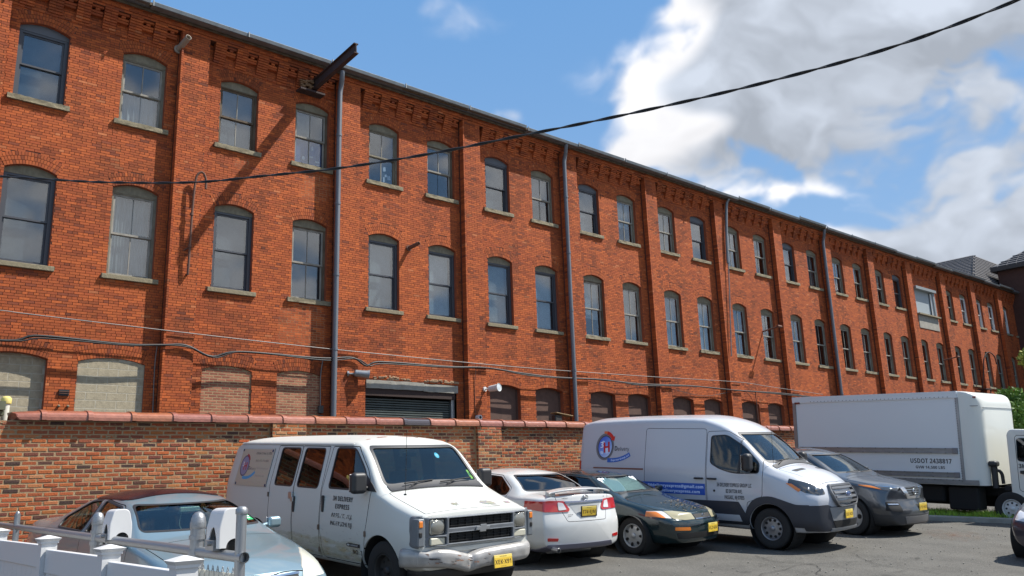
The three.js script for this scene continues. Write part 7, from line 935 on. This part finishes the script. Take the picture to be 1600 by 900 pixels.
// ---- white box truck
{
  const t = thing('box_truck', 'white box truck with long ribbed cargo box and white cab at the right', 'truck', [23.05, 0, 11.85]); const h0 = 0.4 * PI / 180; t.position.y = gy(23.05, 11.85) - 0.08; t.rotation.order = 'YXZ'; t.rotation.set(0.065, h0, 0.015);
  const wm = phy([0.66, 0.70, 0.705], 0.42, { clearcoat: 0.3, clearcoatRoughness: 0.3, bumpMap: rep(T.wave, 0.35), bumpScale: 0.012 }), alu = std([0.33, 0.35, 0.36], 0.4, { metalness: 0.6, map: rep(T.grain, 1) }), fib = phy([0.66, 0.66, 0.60], 0.4, { clearcoat: 0.4 });
  const L = 4.95, W = 1.22, y0 = 0.90, y1 = 3.16;
  const P = roundPoly([[-W, y0, 0.01], [W, y0, 0.01], [W, y1, 0.05], [-W, y1, 0.05]], 0.05, 4);
  const b = part('cargo_box', worldUV(extrude(P, L - 0.46).translate(0, 0, -L)), wm, t);
  { // rounded nose of the box
    const S = [[0.46, 0], [0.40, 0.0], [0.28, 0.02], [0.18, 0.06], [0.10, 0.115], [0.045, 0.18], [0.012, 0.26], [0, 0.34]], nose = new THREE.BufferGeometry(), pos = [], idx = [];
    const ringP = (ins) => roundPoly([[-W + ins, y0, 0.01], [W - ins, y0, 0.01], [W - ins, y1 - ins * 0.9, 0.05 + ins * 0.8], [-W + ins, y1 - ins * 0.9, 0.05 + ins * 0.8]], 0.05, 6); const R = S.map(([s, ins]) => ringP(ins).map(([x, y]) => [x, y, -s])); const n = R[0].length; for (const r of R) for (const q of r) pos.push(...q); for (let i = 0; i < R.length - 1; i++) for (let j = 0; j < n; j++) { const a = i * n + j, bb = i * n + (j + 1) % n, c = a + n, dd = bb + n; idx.push(a, bb, dd, a, dd, c); } const c0 = pos.length / 3; pos.push(0, 2.1, 0); for (let j = 0; j < n; j++) idx.push(c0, (R.length - 1) * n + j, (R.length - 1) * n + (j + 1) % n); nose.setAttribute('position', new THREE.Float32BufferAttribute(pos, 3)); nose.setIndex(idx); nose.computeVertexNormals(); part('box_nose', worldUV(nose), fib, b);
  }
  for (const [y, hh] of [[1.72, 0.11], [1.14, 0.10]]) { const r = part('rub_rail', [box(0.03, hh, L - 0.75, -W - 0.012, y, -L / 2 - 0.22), box(0.05, 0.02, L - 0.75, -W - 0.02, y + hh / 2, -L / 2 - 0.22), box(0.05, 0.02, L - 0.75, -W - 0.02, y - hh / 2, -L / 2 - 0.22)], alu, b); part('rail_cap', rbox(0.06, hh + 0.03, 0.12, 0.01, -W - 0.02, y, -0.64), std([0.2, 0.2, 0.21], 0.5, { metalness: 0.5 }), r); const riv = []; for (let k = 0; k < 12; k++) for (const e of [-1, 1]) riv.push(cyl(0.012, 0.012, -W - 0.046, y + e * hh * 0.5, -0.85 - k * 0.35, 'x', 8)); part('rivet', riv, std([0.06, 0.06, 0.06], 0.6), r).userData.kind = 'stuff'; }
  part('top_rail', [box(0.03, 0.13, L - 0.5, -W - 0.008, y1 - 0.09, -L / 2 - 0.24), box(0.06, 0.04, L - 0.5, -W + 0.005, y1 - 0.012, -L / 2 - 0.24)], wm, b); part('bottom_rail', box(0.025, 0.12, L - 0.2, -W - 0.004, y0 + 0.07, -L / 2 - 0.06), alu, b); part('corner_post', [box(0.03, y1 - y0 - 0.1, 0.10, -W - 0.006, (y0 + y1) / 2 - 0.05, -L + 0.06), box(0.02, y1 - y0 - 0.2, 0.07, -W - 0.004, (y0 + y1) / 2 - 0.05, -0.50)], alu, b);
  { const riv = []; for (let k = 0; k < 36; k++) riv.push(cyl(0.01, 0.012, -W - 0.016, y0 + 0.1 + k * 0.06, -0.53, 'x', 7), cyl(0.01, 0.012, -W - 0.024, y1 - 0.13, -0.7 - k * 0.105, 'x', 7)); for (let k = 0; k < 30; k++) riv.push(cyl(0.012, 0.012, -W - 0.018, y0 + 0.12, -0.6 - k * 0.145, 'x', 7)); part('rivet', riv, std([0.07, 0.07, 0.075], 0.6), b).userData.kind = 'stuff'; }
  part('seam', [box(0.016, 0.02, 0.2, -W + 0.05, y1 - 0.36, -0.14), box(2.0, 0.012, 0.02, 0, y1 - 0.40, 0.004)], alu, b); part('marker_lamp', [rbox(0.05, 0.05, 0.14, 0.015, -W + 0.10, y1 - 0.15, -0.16), rbox(0.03, 0.05, 0.16, 0.012, -W - 0.02, y1 - 0.16, -L + 0.16)], phy([0.16, 0.02, 0.015], 0.3, { clearcoat: 0.8 }), b);
  const us = drawTex(1024, 320, (x) => { x.fillStyle = '#17181b'; x.textAlign = 'center'; x.font = 'bold 150px sans-serif'; x.fillText('USDOT 2438817', 512, 150, 980); x.font = 'bold 92px sans-serif'; x.fillText('GVW 14,500 LBS', 490, 280, 760); });
  { const g = new THREE.PlaneGeometry(1.06, 0.33); g.rotateY(-PI / 2); g.translate(-W - 0.003, 1.40, -1.25); part('side_lettering', g, printMat(us, 0.5), t); }
  // cab
  const CZ = 0.42, CY = -0.18; const cp = roundPoly([[0.02, 0.82, 0.04], [1.55, 0.82, 0.1], [1.72, 1.0, 0.12], [1.70, 1.62, 0.1], [1.32, 2.36, 0.16], [0.10, 2.42, 0.12], [0.02, 2.3, 0.05]], 0.08, 5), winP = roundPoly([[0.22, 1.68], [1.40, 1.60], [1.10, 2.18], [0.24, 2.2]], 0.07, 4), cg = extrude(cp, 2.0, [], 0.03); cg.rotateY(-PI / 2); cg.translate(1.0, 0, 0.18);
  cg.translate(0, CY, CZ - 0.18); const cb = B(worldUV(cg), fib), inn = extrude(offsetPoly(cp, -0.04), 1.9); inn.rotateY(-PI / 2); inn.translate(0.95, CY, CZ); let C = cut(cb, B(worldUV(inn), CM.lining), SUBTRACTION); const wp = extrude(winP, 3); wp.rotateY(-PI / 2); wp.translate(1.5, CY, CZ); C = cut(C, B(wp, CM.trim), SUBTRACTION); const ws = frontP(roundPoly([[-0.82, 1.68], [0.82, 1.68], [0.78, 2.26], [-0.78, 2.26]], 0.06, 4), -2.6 , -1.2); ws.translate(0, CY, CZ - 0.18); C = cut(C, B(ws, CM.trim), SUBTRACTION);
  const dP = roundPoly([[0.20, 0.98], [1.2, 0.98], [1.45, 1.3], [1.45, 1.62], [1.13, 2.26], [0.20, 2.27]], 0.08, 4), door = (o, a) => { const g = extrude(offsetPoly(dP, o), 0.5); g.rotateY(-PI / 2); g.translate(-0.7, CY, CZ); return B(g, CM.gap); }; const dg = cut(C, door(-0.005), INTERSECTION); C = cut(C, door(0.006), SUBTRACTION);
  const cabM = part('cab', C.geometry, C.material, t), dm = part('cab_door', dg.geometry, dg.material, t); part('door_window', (() => { const g = extrude(offsetPoly(winP, 0.01), 0.006); g.rotateY(-PI / 2); g.translate(-0.975, CY, CZ); return g; })(), CM.glassMid, dm); part('windshield', (() => { const g = box(1.62, 0.68, 0.006); g.rotateX(-0.47); g.translate(0, 1.97 + CY, 1.72 + CZ - 0.18); return g; })(), CM.glassC, cabM);
  part('door_handle', rbox(0.03, 0.08, 0.17, 0.02, -1.005, 1.42 + CY, 0.52 + CZ - 0.18), CM.trim, dm);
  const dl = drawTex(1024, 512, (x) => { x.fillStyle = '#17181b'; x.textAlign = 'center'; x.font = 'bold 190px sans-serif'; x.fillText('3H DELIVERY', 512, 190, 980); x.fillText('EXPRESS', 512, 400, 640); }); { const g = new THREE.PlaneGeometry(0.86, 0.36); g.rotateY(-PI / 2); g.translate(-1.006, 1.47 + CY, 0.82 + CZ - 0.18); part('door_lettering', g, printMat(dl), dm); }
  part('intake_snorkel', [rod([-0.88, 0.85, 0.08], [-0.88, 1.36, 0.08], 0.07, 16), rbox(0.26, 0.14, 0.2, 0.06, -0.88, 1.42, 0.08), tube([[-0.86, 1.3, 0.1], [-0.8, 1.2, 0.2], [-0.78, 0.95, 0.22]], 0.04, 8)], CM.trim, t);
  part('frame_rail', [box(0.08, 0.2, 6.2, -0.42, 0.74, -1.9), box(0.08, 0.2, 6.2, 0.42, 0.74, -1.9), box(1.9, 0.1, 1.2, 0, 0.86, 0.9)], CM.under, t); part('fuel_tank', rbox(0.5, 0.42, 1.1, 0.08, -0.80, 0.66, -1.6), CM.under, t); part('mud_flap', box(0.6, 0.5, 0.02, -0.8, 0.5, -4.3), CM.under, t); part('battery_box', rbox(0.55, 0.55, 0.9, 0.05, -0.85, 0.58, -2.65), CM.under, t); part('tool_box', rbox(0.5, 0.55, 0.7, 0.05, -0.85, 0.58, -0.6), CM.under, t); part('spare_wheel', cyl(0.38, 0.22, 0.3, 0.5, -1.8, 'y', 28), CM.tyre, t); part('far_skirt', box(0.04, 0.62, 4.6, 1.0, 0.58, -2.3), CM.under, t); part('inner_wheels', [cyl(0.39, 0.24, -0.62, 0.39, -3.7, 'x', 28), cyl(0.39, 0.24, 0.62, 0.39, -3.7, 'x', 28)], CM.tyre, t);
  for (const [s, lt] of [[-0.42, 1.0], [3.7, 0.98]]) for (const sd of [1, -1]) wheel(t, s, lt, 0.39, 0.24, { mat: std([0.62, 0.63, 0.62], 0.4), dish: s < 0 ? 0.34 : -0.2, hub: true, holes: 8, hr: 0.1, hp: 0.6, ratio: 0.58 }, sd);
}
// ---- nose of a dark car at the right edge
{
  const dark = phy([0.055, 0.05, 0.065], 0.3, { metalness: 0.5, clearcoat: 1, clearcoatRoughness: 0.08 });
  const d = sedan({ L: 4.7, paint: dark, ysh: [[0.07, 0.66], [0.5, 0.78], [1.3, 0.93], [2, 0.95], [3.6, 0.96], [4.7, 0.94]], yr: [[0.07, 0.70], [0.5, 0.82], [1.2, 0.965], [1.4, 1.03], [2.1, 1.30], [2.5, 1.35], [3.1, 1.33], [3.6, 1.16], [3.95, 1.02], [4.7, 0.99]], yc: [[0.07, 0.73], [0.5, 0.86], [1.2, 1.0], [1.35, 1.05], [2.1, 1.38], [2.6, 1.42], [3.1, 1.40], [3.6, 1.21], [3.95, 1.05], [4.7, 1.02]], wells: [[0.98, 0.345, 0.31], [3.6, 0.345, 0.31]], windows: [{ kind: 'front', P: [[0.66, 1.06], [0.53, 1.31], [-0.53, 1.31], [-0.66, 1.06]], r: 0.04, s0: 1.1, s1: 2.3 }, { kind: 'side', P: [[2.62, 1.0], [2.62, 1.31], [2.12, 1.26], [1.70, 1.05]], r: 0.03 }], panels: [], on: [{ name: 'headlight', kind: 'front', P: [[0.38, 0.63], [0.42, 0.73], [0.72, 0.80], [0.74, 0.66]], s0: -0.1, s1: 0.7, mat: CM.clear, o: 0.006 }, { name: 'headlight', kind: 'front', P: mirror([[0.38, 0.63], [0.42, 0.73], [0.72, 0.80], [0.74, 0.66]]), s0: -0.1, s1: 0.7, mat: CM.clear, o: 0.006 }] });
  const { t } = buildCar('dark_car', 'dark purplish grey car, only its rounded end showing at the right edge', 'car', [15.2, 15.3, -90], d);
  for (const s of [0.98, 3.6]) for (const sd of [1, -1]) wheel(t, s, 0.86, 0.315, 0.2, { mat: CM.hub, dish: 0.2, holes: 5, hr: 0.2, hp: 0.66 }, sd);
}
// ------------------------------------------------------------------ greenery and small things
plant('bush', 'bright green bush behind the cab of the box truck', 'bush', [36.6, gy(36.6, 8), 7.9], 3.6, [[0, 1.4, 0, 1.0], [0.7, 2.3, 0.3, 0.9], [-0.4, 2.5, 0.2, 0.75], [0.4, 3.3, -0.2, 0.6], [0.2, 0.8, 0.5, 1.0]], 5200, 0.15, [0.05, 0.12, 0.02], [0.16, 0.28, 0.035]);
plant('leafy_tree', 'tree with yellow green leaves reaching in at the right edge', 'tree', [36.2, gy(36, 11), 11.4], 6.2, [[-2.3, 4.75, -1.75, 0.42], [-1.6, 5.0, -1.2, 0.6], [0, 5.6, 0.2, 1.6], [0.8, 6.4, 0.5, 1.5], [-0.4, 4.6, 0.6, 0.8]], 4500, 0.14, [0.12, 0.19, 0.02], [0.36, 0.36, 0.05]);
{ // worn yard: cracks, rust stain, litter
  const at = (x, z, h = 0.006) => [x, gy(x, z) + h, z];
  const flatSheet = (x, z, w, d, turn, tx, name, label, cat) => { const n = 10, pos = [], uv = [], idx = []; for (let j = 0; j <= n; j++) for (let i = 0; i <= n; i++) { const a = (i / n - 0.5) * w, b = (j / n - 0.5) * d, px = x + a * cos(turn) + b * sin(turn), pz = z - a * sin(turn) + b * cos(turn); pos.push(px, gy(px, pz) + 0.0125, pz); uv.push(i / n, j / n); } for (let j = 0; j < n; j++) for (let i = 0; i < n; i++) { const a = j * (n + 1) + i; idx.push(a, a + n + 2, a + 1, a, a + n + 1, a + n + 2); } const g = new THREE.BufferGeometry(); g.setAttribute('position', new THREE.Float32BufferAttribute(pos, 3)); g.setAttribute('uv', new THREE.Float32BufferAttribute(uv, 2)); g.setIndex(idx); g.computeVertexNormals(); tag(part(name, g, printMat(tx, 0.95), scene), label, cat, null, 'structure'); };
  const stain = drawTex(256, 256, (x) => { seed = 12; for (let i = 0; i < 420; i++) { const a = rnd() * 6.28, r = pow(rnd(), 0.8) * 112; x.fillStyle = `rgba(${92 + rnd() * 30 | 0},${62 + rnd() * 22 | 0},${42 + rnd() * 16 | 0},${0.02 + 0.06 * rnd()})`; x.beginPath(); x.ellipse(128 + cos(a) * r, 128 + sin(a) * r * 0.7, 2 + rnd() * 12, 1 + rnd() * 6, rnd() * 3, 0, 7); x.fill(); } });
  flatSheet(18.4, 12.4, 2.6, 1.9, 0.5, stain, 'rust_stain', 'brown rust stain on the asphalt before the kerb', 'stain');
  const crack = drawTex(512, 512, (x) => { seed = 33; x.strokeStyle = 'rgba(22,20,19,0.8)'; const walk = (px, py, a, n, w) => { x.lineWidth = w; x.beginPath(); x.moveTo(px, py); for (let i = 0; i < n; i++) { a += (rnd() - 0.5) * 0.9; px += cos(a) * 12; py += sin(a) * 12; x.lineTo(px, py); if (w > 1.2 && rnd() < 0.1) { x.stroke(); walk(px, py, a + (rnd() < 0.5 ? 1 : -1), 8, w * 0.6); x.lineWidth = w; x.beginPath(); x.moveTo(px, py); } } x.stroke(); }; walk(20, 200, 0.1, 40, 2.2); walk(60, 400, -0.2, 34, 1.8); walk(250, 20, 1.4, 30, 1.6); for (let i = 0; i < 60; i++) { x.fillStyle = `rgba(25,23,22,${0.25 * rnd()})`; x.beginPath(); x.ellipse(rnd() * 512, rnd() * 512, 3 + rnd() * 16, 2 + rnd() * 8, rnd() * 3, 0, 7); x.fill(); } });
  flatSheet(12.9, 12.9, 4.2, 3.0, 0.3, crack, 'asphalt_cracks', 'fine cracks and oil spots in the asphalt before the green saloon', 'cracks');
  const bits = []; seed = 77; for (let i = 0; i < 420; i++) { const x = rr(8, 24), z = rr(10.5, 16.5), s = rr(0.006, 0.018), g = new THREE.IcosahedronGeometry(s, 0); g.scale(1, 0.6, 1); g.translate(x, gy(x, z) + 0.012, z); bits.push(g); } tag(part('gravel', bits, std([0.24, 0.23, 0.20], 0.9), scene), 'loose grit and pebbles scattered on the asphalt', 'gravel', null, 'stuff');
}
renderer.render(scene, camera);
